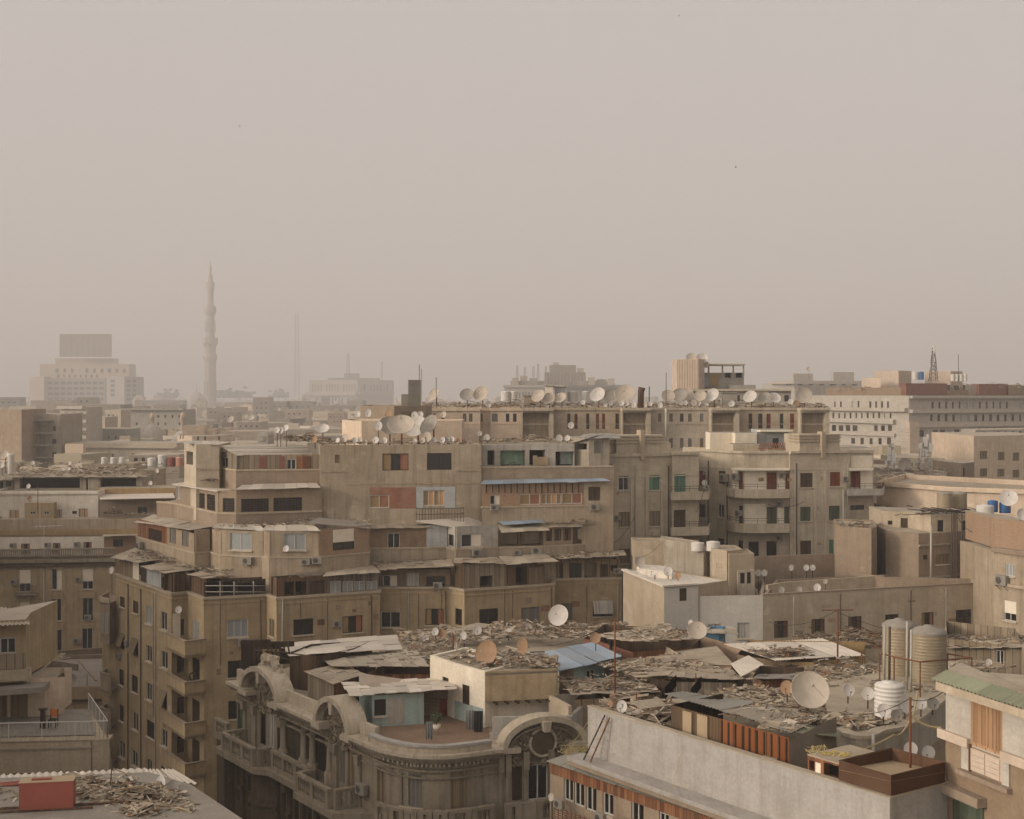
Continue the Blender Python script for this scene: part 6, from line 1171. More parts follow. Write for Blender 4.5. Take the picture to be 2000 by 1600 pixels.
mb = MB(); w[0].box(mb, .5, w[0].L-.5, ZF(765, 1490), ZF(749, 1490), -.5, -.05); b.part(mb, 'orange_screen', 'salmon'); b.block(CYF([(640, 1540), (740, 1545)]), 45, ZF(738, 1540), 'fargrey', back=20, name='roof_box', roofname='roof_box_top'); b.block(CYF([(672, 1545), (700, 1545)]), 50, ZF(729, 1540), 'fargrey', back=20, name='roof_box', roofname='roof_box_top'); b.finish()
# left skyline tower under a hoarding
b, w = far('hazy stepped tower block carrying a huge hoarding, left skyline', [(78, 1330), (252, 1330)], 711, 'farpink', back=40, name='office_block', grids=[(0, 90, 250, 11, 720, 728, 1, .4, 1, 'flatb'), (0, 98, 195, 9, 731, 738, 1, .4, 1, 'flatb')])
for pts, yt, k, g in [([(86, 1318), (206, 1318)], 739, 'fargrey', (92, 204, 9, 743, 785, 4)), ([(58, 1316), (86, 1312)], 736, 'farpink', None), ([(208, 1312), (243, 1306)], 735, 'farwhite', (214, 226, 1, 740, 776, 4)), ([(243, 1306), (271, 1316)], 736, 'fargrey', (246, 268, 2, 740, 785, 5)), ([(108, 1335), (221, 1335)], 700, 'farpink', None)]:
    wr = b.block(CYF(pts), 0, ZF(yt, pts[0][1]), k, back=30, name='wing', roofname='wing_roof')[0]
    if g:
        for r in range(g[5]):
            for c in range(g[2]): xx = g[0]+(g[1]-g[0])*(c+.5)/g[2]; yy = g[3]+(g[4]-g[3])*(r+.5)/g[5]; b.win(wr, (xx-(g[1]-g[0])/g[2]*.35, yy-2.6, xx+(g[1]-g[0])/g[2]*.35, yy+2.6), 'flatb')
b.finish()
hY = FY(1328); Hb = Bld('billboard', 'huge blank gridded hoarding on top of the left skyline tower', 'billboard', (X(168, hY), hY+2, Z(698, hY))); w = Wall((X(117, hY), hY), (X(218, hY), hY), 0, 1); mb = MB(); w.box(mb, 0, w.L, ZF(697, 1328), ZF(653, 1328), -1, 0); Hb.part(mb, 'panel', 'farbeige'); mb = MB()
for i in range(10): u = w.L*i/9; w.box(mb, u-.3, u+.3, ZF(698, 1328), ZF(652.5, 1328), .02, .6)
for i in range(14): zz = ZF(697, 1328)+(ZF(653, 1328)-ZF(697, 1328))*i/13; w.box(mb, 0, w.L, zz-.2, zz+.2, .61, 1)
Hb.part(mb, 'lattice', 'fargrey')
# minaret: octagonal tapering shaft with three balconies
Ym = FY(1480); mx_ = X(410.5, Ym); MN = Bld('minaret', 'tall slender stone minaret with stacked balconies, left of centre', 'minaret', (mx_, Ym)); pxm = Ym/F
def lp(prof, name, mat, n=12, smooth=False): mb = MB(); mb.lathe([(r*pxm, Z(y, Ym)) for r, y in prof], n, (mx_, Ym, 0), smooth); MN.part(mb, name, mat)
lp([(12.5, 840), (11.6, 706)], 'shaft', 'farbeige', 8); lp([(11.6, 706), (13.6, 700), (13.6, 694), (11.2, 692), (11, 679), (15.4, 670), (15.4, 660), (8.6, 659)], 'balcony', 'farbeige', 16); lp([(8.8, 660), (8.2, 616)], 'shaft', 'farbeige', 16); lp([(8.2, 618), (12, 609), (12, 599), (7, 598)], 'balcony', 'farbeige', 16); lp([(7, 599), (6.6, 571)], 'shaft', 'farbeige', 16); lp([(6.6, 571), (8.6, 562), (8.6, 552), (5, 551)], 'balcony', 'farbeige', 16); lp([(5.2, 552), (5.6, 546), (4.4, 538), (1.6, 532)], 'lantern', 'farbeige', 16, True); lp([(1.2, 533), (3.3, 526), (2.8, 521), (.8, 514), (.35, 512), (.25, 503), (0, 501)], 'finial', 'farbeige', 12, True)
mb = MB()
for i in range(8): a = math.pi/8+i*math.pi/4; mb.box((mx_+math.cos(a)*11.6*pxm, Ym+math.sin(a)*11.6*pxm, Z(760, Ym)), .8, 3.2, 26, a)
MN.part(mb, 'slit_windows', 'fargrey'); mb = MB()
for i in range(12): a = i*math.pi/6; mb.box((mx_+math.cos(a)*10.2*pxm, Ym+math.sin(a)*10.2*pxm, Z(638, Ym)), .7, 1.2, 21, a)
MN.part(mb, 'flutes', 'fargrey'); MN.finish()
def dome(label, px, Y, prof, drum, n=20, lant=None, fin_=None):
    Y = FY(Y); b = Bld('dome', label, 'dome', (X(px, Y), Y)); k = Y/F
    mb = MB(); mb.lathe([(r*k, Z(y, Y)) for r, y in prof], n, (X(px, Y), Y, 0)); b.part(mb, 'dome_shell', 'farwhite'); mb = MB(); mb.lathe([(drum[0]*k, Z(drum[1], Y)), (drum[0]*k, Z(drum[2], Y))], 16, (X(px, Y), Y, 0), False); b.part(mb, 'drum', 'farbeige')
    if lant: mb = MB(); mb.lathe([(r*k, Z(y, Y)) for r, y in lant], 12, (X(px, Y), Y, 0)); b.part(mb, 'lantern', 'farpink')
dome('large ribbed mosque dome at the foot of the minaret', 384, 1450, [(23.5, 808), (23.5, 800), (22, 788), (18, 778), (11, 770), (4, 765.5), (0, 765)], (24, 850, 808), 24, [(1.2, 766), (1.6, 762), (.4, 758), (.2, 748), (0, 747)])
dome('smooth church dome with a small lantern, left of the stepped building', 297, 420, [(20, 868), (20.5, 858), (19.5, 848), (15, 838), (9, 831), (5, 828)], (20, 900, 868), 24, [(4.2, 829), (4, 818), (5, 817.5), (4.4, 812), (2.4, 808), (0, 806)])
dome('second church dome half hidden by the cream church front', 357, 440, [(24, 885), (24, 870), (21, 857), (15, 848), (7, 842)], (24, 910, 885), 24, [(4.6, 843), (4.4, 818), (5.6, 817), (4.8, 811), (2.6, 807), (0, 805)])
b, w = far('stepped cream church front with small arched windows, left of centre', [(346, 392), (375, 384), (440, 390)], 852, 'cream', back=16, name='church', cat='church', grids=[(1, 380, 435, 4, 852, 860, 1, .3, 1, 'flatb'), (0, 350, 360, 2, 848, 858, 1, .4, 1, 'flatb')])
for pts, yt in (([(358, 392), (398, 394)], 831), ([(398, 396), (420, 396)], 838), ([(420, 398), (440, 398)], 845)): b.block(CYF(pts), 20, ZF(yt, pts[0][1]), 'cream', back=8, name='gable', roofname='gable_top')
b.finish()
# nearer hazy houses, left
F_('blank tan house wall cut by the left edge', [(-20, 325), (42, 320)], 800, 'tan2', back=18)
b, w = far('grey brown tenement with iron balconies, far left', [(42, 330), (118, 328)], 809, 'concrete', back=18, grids=[(0, 46, 58, 1, 824, 896, 3, .7, .35, 'dark'), (0, 62, 72, 1, 824, 900, 3, .9, .55, 'dark'), (0, 100, 112, 1, 824, 900, 3, .6, .4, 'dark')], extra=[(0, 60, 106, 820, 822, 3), (0, 60, 106, 844, 846.5, 3), (0, 60, 106, 868, 870.5, 3), (0, 60, 106, 892, 894.5, 3)]); b.finish()
F_('white banded apartment block between the tenement and the church dome', [(118, 410), (168, 405)], 795, 'farwhite', back=18, grids=[(0, 122, 166, 3, 800, 884, 5, .5, .3, 'flatb')], extra=[(0, 118, 168, y, y+6, 1.6) for y in (793, 809, 825, 840, 856)])
F_('pale grey house right of the white banded block', [(168, 440), (205, 436)], 815, 'farbeige', back=16, grids=[(0, 170, 200, 3, 822, 860, 3, .35, .35, 'flatb')]); F_('blank grey gable above the white banded block', [(155, 520), (235, 520)], 790, 'fargrey', back=20); F_('tall grey house with a sloped roof edge left of the church dome', [(188, 425), (250, 420)], 838, 'fargrey', back=16, grids=[(0, 192, 246, 4, 846, 880, 2, .3, .35, 'flatb')])
F_('dark grey tenement behind the church dome', [(240, 520), (362, 515)], 800, 'fargrey', back=20, grids=[(0, 246, 358, 8, 806, 864, 4, .3, .4, 'flat')], extra=[(0, 240, 362, 798, 801, 2)]); F_('small house with a flat roof hut behind the white banded block', [(205, 470), (236, 468)], 801, 'farbeige', back=14, grids=[(0, 208, 234, 3, 806, 820, 1, .4, .6, 'flatb')])
F_('long low house with a flat parapet, left, below the church dome', [(130, 330), (345, 326)], 866, 'farbeige', back=14, grids=[(0, 150, 330, 9, 886, 896, 1, .3, 1, 'flatb')], extra=[(0, 130, 345, 872, 875, 1)]); F_('cream low wing below the church front, left of centre', [(340, 300), (440, 304)], 880, 'farbeige', back=12); F_('pale roof storey left of the stair tower', [(252, 250), (350, 252)], 888, 'farbeige', back=10, grids=[(0, 258, 346, 6, 893, 902, 1, .5, .9, 'flatb')])
# houses between minaret and the row
for lab, x0, x1, Y, yt, k, g in [('grey apartment block with a dark stair slit, right of the minaret', 525, 612, 900, 784, 'fargrey', (530, 608, 7, 790, 825, 4)), ('stepped pale block left of the stair slit block', 494, 527, 880, 776, 'farbeige', (497, 524, 3, 782, 812, 3)), ('dim beige block low beside the minaret foot', 440, 496, 1000, 786, 'farbeige', (444, 492, 5, 792, 815, 2)), ('plain grey block under the arcaded hotel', 612, 690, 820, 792, 'fargrey', (620, 684, 6, 800, 826, 3)), ('low wide beige house under the grey stair slit block', 470, 560, 560, 826, 'farbeige', (476, 556, 7, 832, 846, 1)), ('wide low ochre roof in front of the low beige house', 440, 540, 430, 842, 'farpink', None), ('pale roof house behind the small dish cluster', 560, 668, 420, 838, 'farbeige', (570, 660, 6, 846, 856, 1)), ('white washed low wall house right of the arched dormer', 568, 665, 300, 851, 'farwhite', None), ('small dim block at the far left edge', -10, 36, 900, 776, 'fargrey', (0, 34, 3, 782, 798, 2)), ('low pale block in front of the left skyline tower', 60, 140, 800, 782, 'farbeige', (64, 138, 6, 786, 800, 2)), ('little white house in front of the left skyline tower', 150, 178, 760, 776, 'farwhite', (153, 176, 2, 780, 788, 1)), ('wide dim block right of the left skyline tower', 272, 358, 1100, 782, 'fargrey', (276, 354, 8, 786, 800, 2)), ('tiny far block on the horizon left of the minaret', 300, 340, 1900, 772, 'fargrey', None), ('far flat block on the horizon right of the mast', 590, 612, 1900, 770, 'fargrey', None)]:
    b, w = far(lab, [(x0, Y), (x1, Y+4)], yt, k, back=20, grids=[(0,)+g+(.35, .4, 'flatb')] if g else ())
    if x0 == 525: u0, u1, z0, z1 = w[0].rect(560, 784, 567, 830); mb = MB(); w[0].box(mb, u0, u1, z0, z1, .02, .4); b.part(mb, 'stair_slit', 'stonedk')
    b.finish()
F_('grey flat block with a water stained front between the lattice masts and the cream block', [(1752, 222), (1846, 218)], 896, 'concrete', back=10, grids=[(0, 1760, 1840, 6, 904, 914, 1, .4, 1, 'flatb'), (0, 1760, 1840, 6, 924, 934, 1, .4, 1, 'flatb')]); F_('tall cream back wall rising behind the cream apartment block', [(1905, 240), (2030, 246)], 838, 'farwhite', back=8, grids=[(0, 1915, 2000, 6, 842, 849, 1, .3, 1, 'flatb')]); F_('tan house with shuttered attic left of the lattice masts', [(1690, 230), (1742, 226)], 900, 'pinktan', back=8, grids=[(0, 1697, 1738, 3, 908, 920, 1, .4, 1, 'flatb')])
for i, (x0, x1, Y, yt, k, lab) in enumerate([(60, 104, 600, 800, 'farbeige', 'beige block rising behind the grey brown tenement'), (104, 150, 700, 788, 'farpink', 'pinkish block left of the blank grey gable'), (236, 280, 640, 793, 'farbeige', 'pale block behind the left end of the dark grey tenement'), (300, 352, 720, 790, 'farwhite', 'whitish block behind the dark grey tenement'), (424, 462, 620, 805, 'farbeige', 'pale house right of the minaret foot'), (462, 510, 480, 824, 'farwhite', 'white house above the wide low ochre roof'), (640, 672, 600, 806, 'farpink', 'pinkish house right of the plain grey block'), (200, 262, 350, 862, 'farwhite', 'white low house in front of the sloped grey house'), (404, 446, 700, 797, 'farbeige', 'narrow beige house just right of the minaret'), (556, 604, 700, 800, 'farpink', 'pinkish low house in front of the stair slit block')]): F_(lab, [(x0, Y), (x1, Y+3)], yt, k, back=16, grids=[(0, x0+3, x1-3, 4, yt+4, yt+22, 2, .35, .35, 'flatb')])
# arched dormer
b = Bld('dormer', 'small arched dormer with a grille in front of the hazy roofs', 'dormer', (X(512, 230), 231)); mb = MB(); k = 230/F; cx = X(512, 230)
n = 10; arc = [(cx+11*k*math.cos(math.pi*(1-i/n)), Z(853, 230)+9*k*math.sin(math.pi*i/n)) for i in range(n+1)]; pl = [(cx+11*k, 12), *reversed(arc), (cx-11*k, 12)]
mb.q(*[(a, 230, z) for a, z in reversed(pl)]); 
for i in range(len(pl)): a, c = pl[i], pl[(i+1) % len(pl)]; mb.q((a[0], 230, a[1]), (c[0], 230, c[1]), (c[0], 236, c[1]), (a[0], 236, a[1]))
b.part(mb, 'wall', 'farwhite'); mb = MB(); mb.box((cx, 229.9, Z(857, 230)), 11*k, .1, 10*k); b.part(mb, 'grille', 'fargrey')
F_('low roofs around the arched dormer', [(440, 262), (600, 258)], 866, 'farbeige', back=12)
# everything too far to count
mb = MB(); RR = random.Random(11)
for _ in range(3000):
    Y = 265*(17**RR.random()); x = RR.uniform(-.42, .42)*Y; zt = RR.uniform(9, 24)+(RR.random()**3)*(12 if Y > 900 else 3); s = RR.uniform(7, 20)
    mb.box((x, Y, zt/2), s, RR.uniform(9, 22), zt, RR.choice((.1, .1, .5, -.3)))
    for q in range(RR.randint(0, 3)): mb.box((x+RR.uniform(-.4, .4)*s, Y+RR.uniform(-4, 4), zt+1), RR.uniform(1.5, 5), RR.uniform(2, 4), RR.uniform(1.5, 3))
tag(mb.build('distant_city', 'citymix'), 'mass of hazy rooftops reaching to the horizon', 'city', None, 'stuff')
mb = MB()
for _ in range(420): 
    c = RR.choice([(455, 1900), (470, 1950), (440, 1850), (545, 2100), (330, 2000), (700, 1800)]); c = (c[0], c[1]*1.7); k = c[1]/F
    mb.lathe([(0, -3), (4, -1.5), (5, 1), (3, 3.5), (0, 4.5)], 6, P(c[0]+RR.gauss(0, 9), 776-abs(RR.gauss(0, 5)), c[1]+RR.uniform(-20, 20)))
tag(mb.build('distant_trees', 'leaf'), 'dim clumps of trees on the hazy horizon', 'trees', None, 'stuff')

# the other side of the street, beyond the left edge: its blocks keep the low sun off the lower walls
for lab, x0, x1, y0, y1, zt in [('tall tan neighbour block beyond the left edge, nearest', -50, -34, 34, 84, 33), ('tall tan neighbour block beyond the left edge, opposite the stepped building', -72, -53, 96, 138, 33.5), ('tall tan neighbour block beyond the left edge, farthest', -98, -76, 150, 196, 31)]:
    b = Bld('apartment_building', lab, 'building', ((x0+x1)/2, (y0+y1)/2)); p = [V((x0, y0)), V((x1, y0)), V((x1, y1)), V((x0, y1))]; ws = [Wall(p[i], p[(i+1) % 4], 0, zt) for i in range(4)]; b.pend.append((ws, 'wall', 'tan', None))
    for w in ws[:2]:
        for k in range(int(w.L/5)):
            for f in range(4): u = 2+k*5; b.win(w, (u, u+1.2, zt-3.2-f*3.4, zt-1.5-f*3.4), 'flat', px=False)
    mb = MB(); mb.q(*[V((q.x, q.y, zt-.4)) for q in p]); b.part(mb, 'roof', 'roofdust'); b.finish()
# ================================================================ satellite dishes
ORD = ['leftmost', 'second', 'third', 'fourth', 'fifth', 'sixth', 'seventh', 'eighth', 'ninth', 'tenth', 'eleventh', 'twelfth', 'thirteenth', 'fourteenth', 'fifteenth', 'sixteenth', 'seventeenth', 'eighteenth', 'nineteenth', 'twentieth', 'twenty first', 'twenty second', 'twenty third']
def lbl(look, i, n, where): return f'{look} {where}' if n == 1 else (f'{ORD[i]} {look} {where}' if i == 0 else f'{ORD[i]} {look} from left {where}')
def bowl(mb, d, depth, n=24, rings=6):
    prof = [(d/2*k/rings, depth*(k/rings)**2) for k in range(rings+1)]
    i = len(mb.v)
    for r, z in prof: mb.v += [V((r*math.cos(t*2*math.pi/n), -z, r*math.sin(t*2*math.pi/n))) for t in range(n)]     # opens towards -y
    for k in range(rings):
        for t in range(n): mb.f.append((i+k*n+t, i+(k+1)*n+t, i+(k+1)*n+(t+1) % n, i+k*n+(t+1) % n)); mb.s.append(True)
    i = len(mb.v); 
    for r, z in prof: mb.v += [V((r*math.cos(t*2*math.pi/n), -z+.012*d, r*math.sin(t*2*math.pi/n))) for t in range(n)]
    for k in range(rings):
        for t in range(n): mb.f.append((i+k*n+t, i+k*n+(t+1) % n, i+(k+1)*n+(t+1) % n, i+(k+1)*n+t)); mb.s.append(True)
    mb.tube([V((d/2*math.cos(t*2*math.pi/n), -depth, d/2*math.sin(t*2*math.pi/n))) for t in range(n+1)], d*.012, 5)
DP = {}
def dproto(kind, mat):
    """unit dish: reflector of diameter 1 at the origin facing -y, arm, and a unit mast"""
    k = (kind, mat)
    if k in DP: return DP[k]
    r = MB(); bowl(r, 1, .1 if kind == 'small' else .17); a = MB()
    if kind == 'small':
        a.tube([(0, -.08, -.48), (0, -.32, -.46), (0, -.58, -.2)], .018, 5); a.box((0, -.6, -.16), .09, .13, .09); a.box((0, .06, -.05), .14, .1, .22)
    else:
        for t in range(3): q = t*2*math.pi/3+math.pi/2; a.tube([(.4*math.cos(q), -.12, .4*math.sin(q)), (0, -.5, 0)], .006, 4)
        a.lathe([(0, -.03), (.035, -.03), (.035, .03), (0, .03)], 8, (0, -.5, 0)); a.box((0, .09, 0), .22, .16, .22)
        for t in range(8): q = t*math.pi/4; r.tube([(.05*math.cos(q), .0, .05*math.sin(q)), (.25*math.cos(q), -.03, .25*math.sin(q)), (.49*math.cos(q), -.157, .49*math.sin(q))], .006, 4)
    p = MB(); p.lathe([(.5, 0), (.5, 1)], 7); p.q(*[(.5*math.cos(t*2*math.pi/7), .5*math.sin(t*2*math.pi/7), 1) for t in range(7)])
    o1 = r.build('reflector', mat); o2 = a.build('feed_arm', 'iron' if kind == 'small' else 'pipe'); o3 = p.build('mast', 'ironrust' if kind == 'big' else 'iron')
    root = bpy.data.objects.new('satellite_dish', None); COL.objects.link(root)
    for o in (o1, o2, o3): o.parent = root
    DP[k] = [root, o1, o2, o3, False]; return DP[k]
LOOK = {('small', 'dishwhite'): 'small white dish', ('small', 'dishgrey'): 'small grey dish', ('small', 'dishcream'): 'small dusty dish', ('small', 'dishrust'): 'small rusty dish', ('big', 'dishwhite'): 'big white dish', ('big', 'dishgrey'): 'big grey dish', ('big', 'dishcream'): 'big dusty dish', ('big', 'dishrust'): 'big rusty dish', ('big', 'dishmesh'): 'big mesh dish'}
NOSHOW = []
def place_dish(px, py, d, Y, kind, mat, label, group, zr, el=None, az=None, sq=1.):
    pr = dproto(kind, mat); c = P(px, py, Y); D_ = d/F*Y; az = math.radians(az if az is not None else R.gauss(-14, 10)); el = math.radians(el if el is not None else (R.uniform(8, 20) if kind == 'small' else R.uniform(22, 38)))
    if not pr[4]: o = pr[:4]; pr[4] = True
    else:
        o = [pr[0].copy()]; COL.objects.link(o[0])
        for ch in pr[1:4]: k = ch.copy(); COL.objects.link(k); k.parent = o[0]; o.append(k)
    root, r, a, ms = o; zr = min(zr, c.z-.1*D_); h = c.z-zr
    root.location = (c.x, c.y, zr); root.rotation_euler = (0, 0, az); tag(root, label, 'satellite dish', group)
    for k in (r, a): k.location = (0, 0, h); k.rotation_euler = (-el, 0, 0); k.scale = (D_, D_, D_*sq)
    off_ = .1*D_ if kind == 'small' else .14*D_
    ms.location = (0, off_*1.1, 0); mt = max(.035, .035*D_)*2; ms.scale = (mt, mt, max(.02, h))
def dishes(where, group, Y, zr, ents):
    """ents: (column, row, diameter in photo pixels, kind+tone[, elevation, azimuth, squash])"""
    T_ = dict(w='dishwhite', g='dishgrey', c='dishcream', r='dishrust', m='dishmesh'); by = {}
    for e in ents: k = ('big' if e[3][0] == 'B' else 'small', T_[e[3][1]]); by.setdefault(k, []).append(e)
    for k, l in by.items():
        l.sort()
        for i, e in enumerate(l):
            y = Y(e[0]) if callable(Y) else Y; ex = e[4] if len(e) > 4 and isinstance(e[4], dict) else {}
            place_dish(e[0], e[1], e[2], ex.get('Y', y), k[0], k[1], lbl(LOOK[k], i, len(l), where), group, ex.get('z', zr), ex.get('el'), ex.get('az'), ex.get('sq', 1.1 if k[0] == 'small' else 1))
G1 = 'satellite dishes on the roofs'
zf = Z(869, 120.4)-.35
dishes('on the roof edge above the flat olive facade', G1, lambda x: 121.6+(x-660)*.008, zf, [(615, 859, 13, 'sr'), (660, 861, 11, 'sw'), (674, 856, 15, 'sc'), (692, 861, 11, 'sw'), (703, 859, 9, 'sw'), (713, 865, 11, 'sc'), (734, 860, 13, 'sw'), (751, 861, 13, 'sw'), (810, 862, 10, 'sw'), (825, 860, 12, 'sc'), (847, 861, 13, 'sw'), (864, 860, 12, 'sw'), (874, 859, 12, 'sg'), (882, 859, 12, 'sw'), (897, 861, 12, 'sr'), (834, 854, 19, 'sc', dict(Y=123)), (739, 832, 15, 'sw', dict(sq=1.35))])
dishes('standing tall behind that roof edge', G1, 123.5, zf, [(784, 835, 52, 'Bc', dict(el=48, az=0)), (762, 836, 46, 'Bg', dict(Y=126, el=42, az=10)), (814, 836, 46, 'Bw', dict(Y=125.5, el=30, az=-20)), (842, 833, 44, 'Bg', dict(Y=124.5, el=30, az=-45)), (630, 840, 27, 'Bw', dict(el=52, az=0))])
dishes('in the trio by the stair tower roof', G1, 125, zf, [(541, 840, 12, 'sw'), (548, 841, 12, 'sw'), (559, 836, 12, 'sw')])
dishes('on the rubble above the green room', G1, 126.5, Z(868, 124), [(937, 847, 9, 'sw'), (951, 855, 13, 'sw'), (1092, 856, 13, 'sw'), (1108, 856, 11, 'sw')])
zR = Z(798, 190)-.2
dishes('along the roof of the long pale row', G1, 191, zR, [(850, 772, 26, 'Bc', dict(az=-40)), (912, 773, 27, 'Bg'), (941, 771, 31, 'Bc'), (1053, 776, 28, 'Bc'), (1072, 780, 25, 'Bc'), (1096, 779, 24, 'Bc'), (1168, 773, 31, 'Bw', dict(az=-25)), (1194, 776, 30, 'Bg', dict(Y=196)), (1222, 772, 40, 'Bc', dict(Y=194, el=25)), (1305, 775, 26, 'Bc'), (1328, 774, 30, 'Bg', dict(Y=195)), (1342, 773, 27, 'Bc', dict(Y=196)), (1368, 775, 24, 'Bc'), (1393, 773, 27, 'Bw', dict(az=-35)), (1466, 777, 27, 'Bw', dict(az=-30)), (1494, 779, 26, 'Bg'), (1512, 779, 25, 'Bw', dict(el=40)), (1571, 773, 31, 'Bm', dict(az=-20, el=12)),
  (954, 790, 12, 'sw'), (1139, 786, 9, 'sw'), (1183, 791, 9, 'sw'), (1193, 788, 9, 'sw'), (1215, 788, 10, 'sw'), (1224, 789, 9, 'sw'), (1238, 791, 11, 'sw'), (1259, 791, 11, 'sc'), (1270, 789, 9, 'sw'), (1290, 792, 10, 'sw'), (1330, 787, 9, 'sw'), (1339, 787, 9, 'sw'), (1356, 787, 12, 'sc'), (1365, 788, 10, 'sw'), (1380, 789, 8, 'sw'), (1429, 789, 12, 'sw'), (1411, 775, 8, 'sc'), (1544, 785, 10, 'sw'), (1555, 788, 11, 'sr')])
dishes('on the cream roof block left of the pale row', G1, 165, Z(822, 165)-.4, [(699, 810, 11, 'sw'), (719, 807, 13, 'sw', dict(sq=1.3)), (760, 809, 17, 'sr'), (810, 811, 13, 'sw'), (821, 810, 12, 'sw'), (867, 810, 12, 'sc')])
dishes('on a wall bracket below the pale row windows', G1, 187, zR-5, [(1115, 831, 12, 'sw', dict(Y=186.5, z=Z(840, 187)))])
dishes('on the pink ribbed tower', G1, 230, Z(701, 227), [(1350, 700, 20, 'Bc', dict(Y=233)), (1371, 702, 23, 'Bw'), (1380, 713, 11, 'sw')])
dishes('on the white roof slab above the fresh white wall', G1, 109, 25.8, [(1250, 1097, 21, 'Bm', dict(Y=111, el=10)), (1305, 1116, 17, 'sw', dict(Y=107.5)), (1324, 1125, 12, 'sr', dict(Y=106.5)), (1278, 1121, 13, 'sw', dict(Y=107, el=50, az=-60))])
dishes('on the sunken terrace of the long tan house', G1, 112, 24.1, [(1481, 1119, 12, 'sw'), (1493, 1119, 12, 'sw'), (1546, 1109, 11, 'sw', dict(Y=116)), (1575, 1109, 11, 'sw', dict(Y=117)), (1587, 1109, 11, 'sw', dict(Y=117.5)), (1526, 1152, 12, 'sg', dict(Y=106.5)), (1561, 1152, 12, 'sg', dict(Y=107)), (1596, 1148, 14, 'sw', dict(Y=107.5)), (1612, 1136, 9, 'sg', dict(Y=109))])
dishes('on the dark wall above the top corner balcony', G1, 111.3, 0, [(349, 1191, 13, 'sw', dict(z=Z(1196, 111), az=-5))]); dishes('beside the left window of the second step', G1, 111.4, 0, [(559, 1072, 12, 'sw', dict(z=Z(1078, 111.5)))]); dishes('beside the white blind window', G1, 114.4, 0, [(642, 1061, 13, 'sw', dict(z=Z(1082, 114.5), az=-30))])
dishes('on the corner of the dark old building', G1, 170, 0, [(218, 1114, 11, 'sw', dict(z=Z(1160, 170), sq=1.3))])
dishes('on the moderne block parapet', G1, 127.4, 34.3, [(1196, 901, 12, 'sw', dict(Y=127.7, z=33.2)), (1184, 880, 11, 'sw')]); dishes('on the side balcony of the moderne block', G1, 131.5, 30.9, [(1376, 943, 10, 'sw')])
dishes('standing on the empty walled roof', G1, 127, 13.3, [(139, 1328, 21, 'Bg', dict(el=20, az=25))])
dishes('on the ragged roofs at the far left', G1, 192, Z(930, 192), [(9, 890, 19, 'Bc', dict(Y=200)), (4, 909, 11, 'sw'), (64, 904, 8, 'sw', dict(Y=205)), (136, 905, 7, 'sw', dict(Y=205)), (135, 917, 8, 'sw', dict(Y=200)), (124, 919, 8, 'sw', dict(Y=200)), (307, 920, 7, 'sw'), (294, 944, 8, 'sw', dict(Y=188, z=27)), (56, 950, 9, 'sw', dict(Y=186, z=27)), (58, 974, 9, 'sr', dict(Y=181.5, z=Z(982, 182)))])
dishes('leaning above the scrap in front of the brown tower', G1, 103, 22.4, [(1093, 1203, 41, 'Bw', dict(el=18, az=-25, Y=104)), (1029, 1228, 22, 'Bm', dict(el=15, Y=103)), (831, 1247, 13, 'sw', dict(Y=98)), (850, 1234, 14, 'sw', dict(Y=100)), (864, 1239, 18, 'sr', dict(Y=100)), (906, 1242, 15, 'sw', dict(Y=97)), (932, 1231, 17, 'sw', dict(Y=100)), (993, 1234, 13, 'sw', dict(Y=100))])
dishes('on the rubble topped stair tower', G1, 79, 25.3, [(954, 1278, 50, 'Br', dict(el=22, az=-35, Y=76.8)), (1023, 1262, 27, 'Br', dict(el=5, az=-38, Y=79, sq=1.2, z=25.5))])
dishes('before the brown and red board shack', G1, 84, 24.4, [(1163, 1246, 21, 'Br', dict(el=10, az=-10, Y=84.5, z=24.5)), (1361, 1234, 38, 'Bc', dict(el=38, az=0, Y=88, z=24.8)), (1349, 1216, 10, 'sw', dict(Y=92, z=25))])
dishes('on the scrap covered roof behind the orange boards', G1, 61, 25.1, [(1580, 1352, 75, 'Bc', dict(el=33, az=2, Y=61.5, z=25.5)), (1537, 1343, 25, 'sr', dict(Y=64)), (1657, 1348, 24, 'sw', dict(Y=63, sq=1, z=26.1)), (1695, 1355, 25, 'sw', dict(Y=62, sq=1, z=26.1))])
dishes('crowding the white tank and rounded wall', G1, 58.8, 26.05, [(1726, 1387, 25, 'sw', dict(Y=58.4, sq=1, az=-5)), (1750, 1398, 23, 'sg', dict(Y=58.5, sq=1, az=10)), (1769, 1377, 30, 'sw', dict(Y=59.5, sq=1.15, az=25)), (1799, 1375, 22, 'sw', dict(Y=60, sq=1, az=-5)), (1822, 1375, 24, 'sg', dict(Y=61, sq=1)), (1779, 1463, 26, 'sw', dict(Y=57, sq=1.05, z=24.7)), (1814, 1470, 25, 'sw', dict(Y=58, sq=1.05, z=24.7))])
dishes('with a numeral, on the pale parapet corner', G1, 62.6, 26.1, [(1215, 1380, 21, 'sw', dict(Y=62, sq=1.15, az=-20, el=12))])
dishes('lying beside the scrap on the bottom left roof', G1, 47.2, 26.72, [(313, 1534, 22, 'sw', dict(Y=47.4, sq=1.65, az=-12, el=22)), (337, 1540, 22, 'sg', dict(Y=47, sq=1.45, az=20, el=22))])
dishes('on the rubble roofs at the right edge', G1, 88, 24.4, [(1976, 1236, 13, 'sw', dict(Y=92)), (1931, 1294, 13, 'sw', dict(Y=80, z=24))])
dishes('beside the blue tanks', G1, 117, 30.5, [(1970, 975, 35, 'Bw', dict(Y=115, el=30, az=-20, z=30.6)), (1996, 1006, 24, 'Bw', dict(Y=106, el=20, z=30.4))])
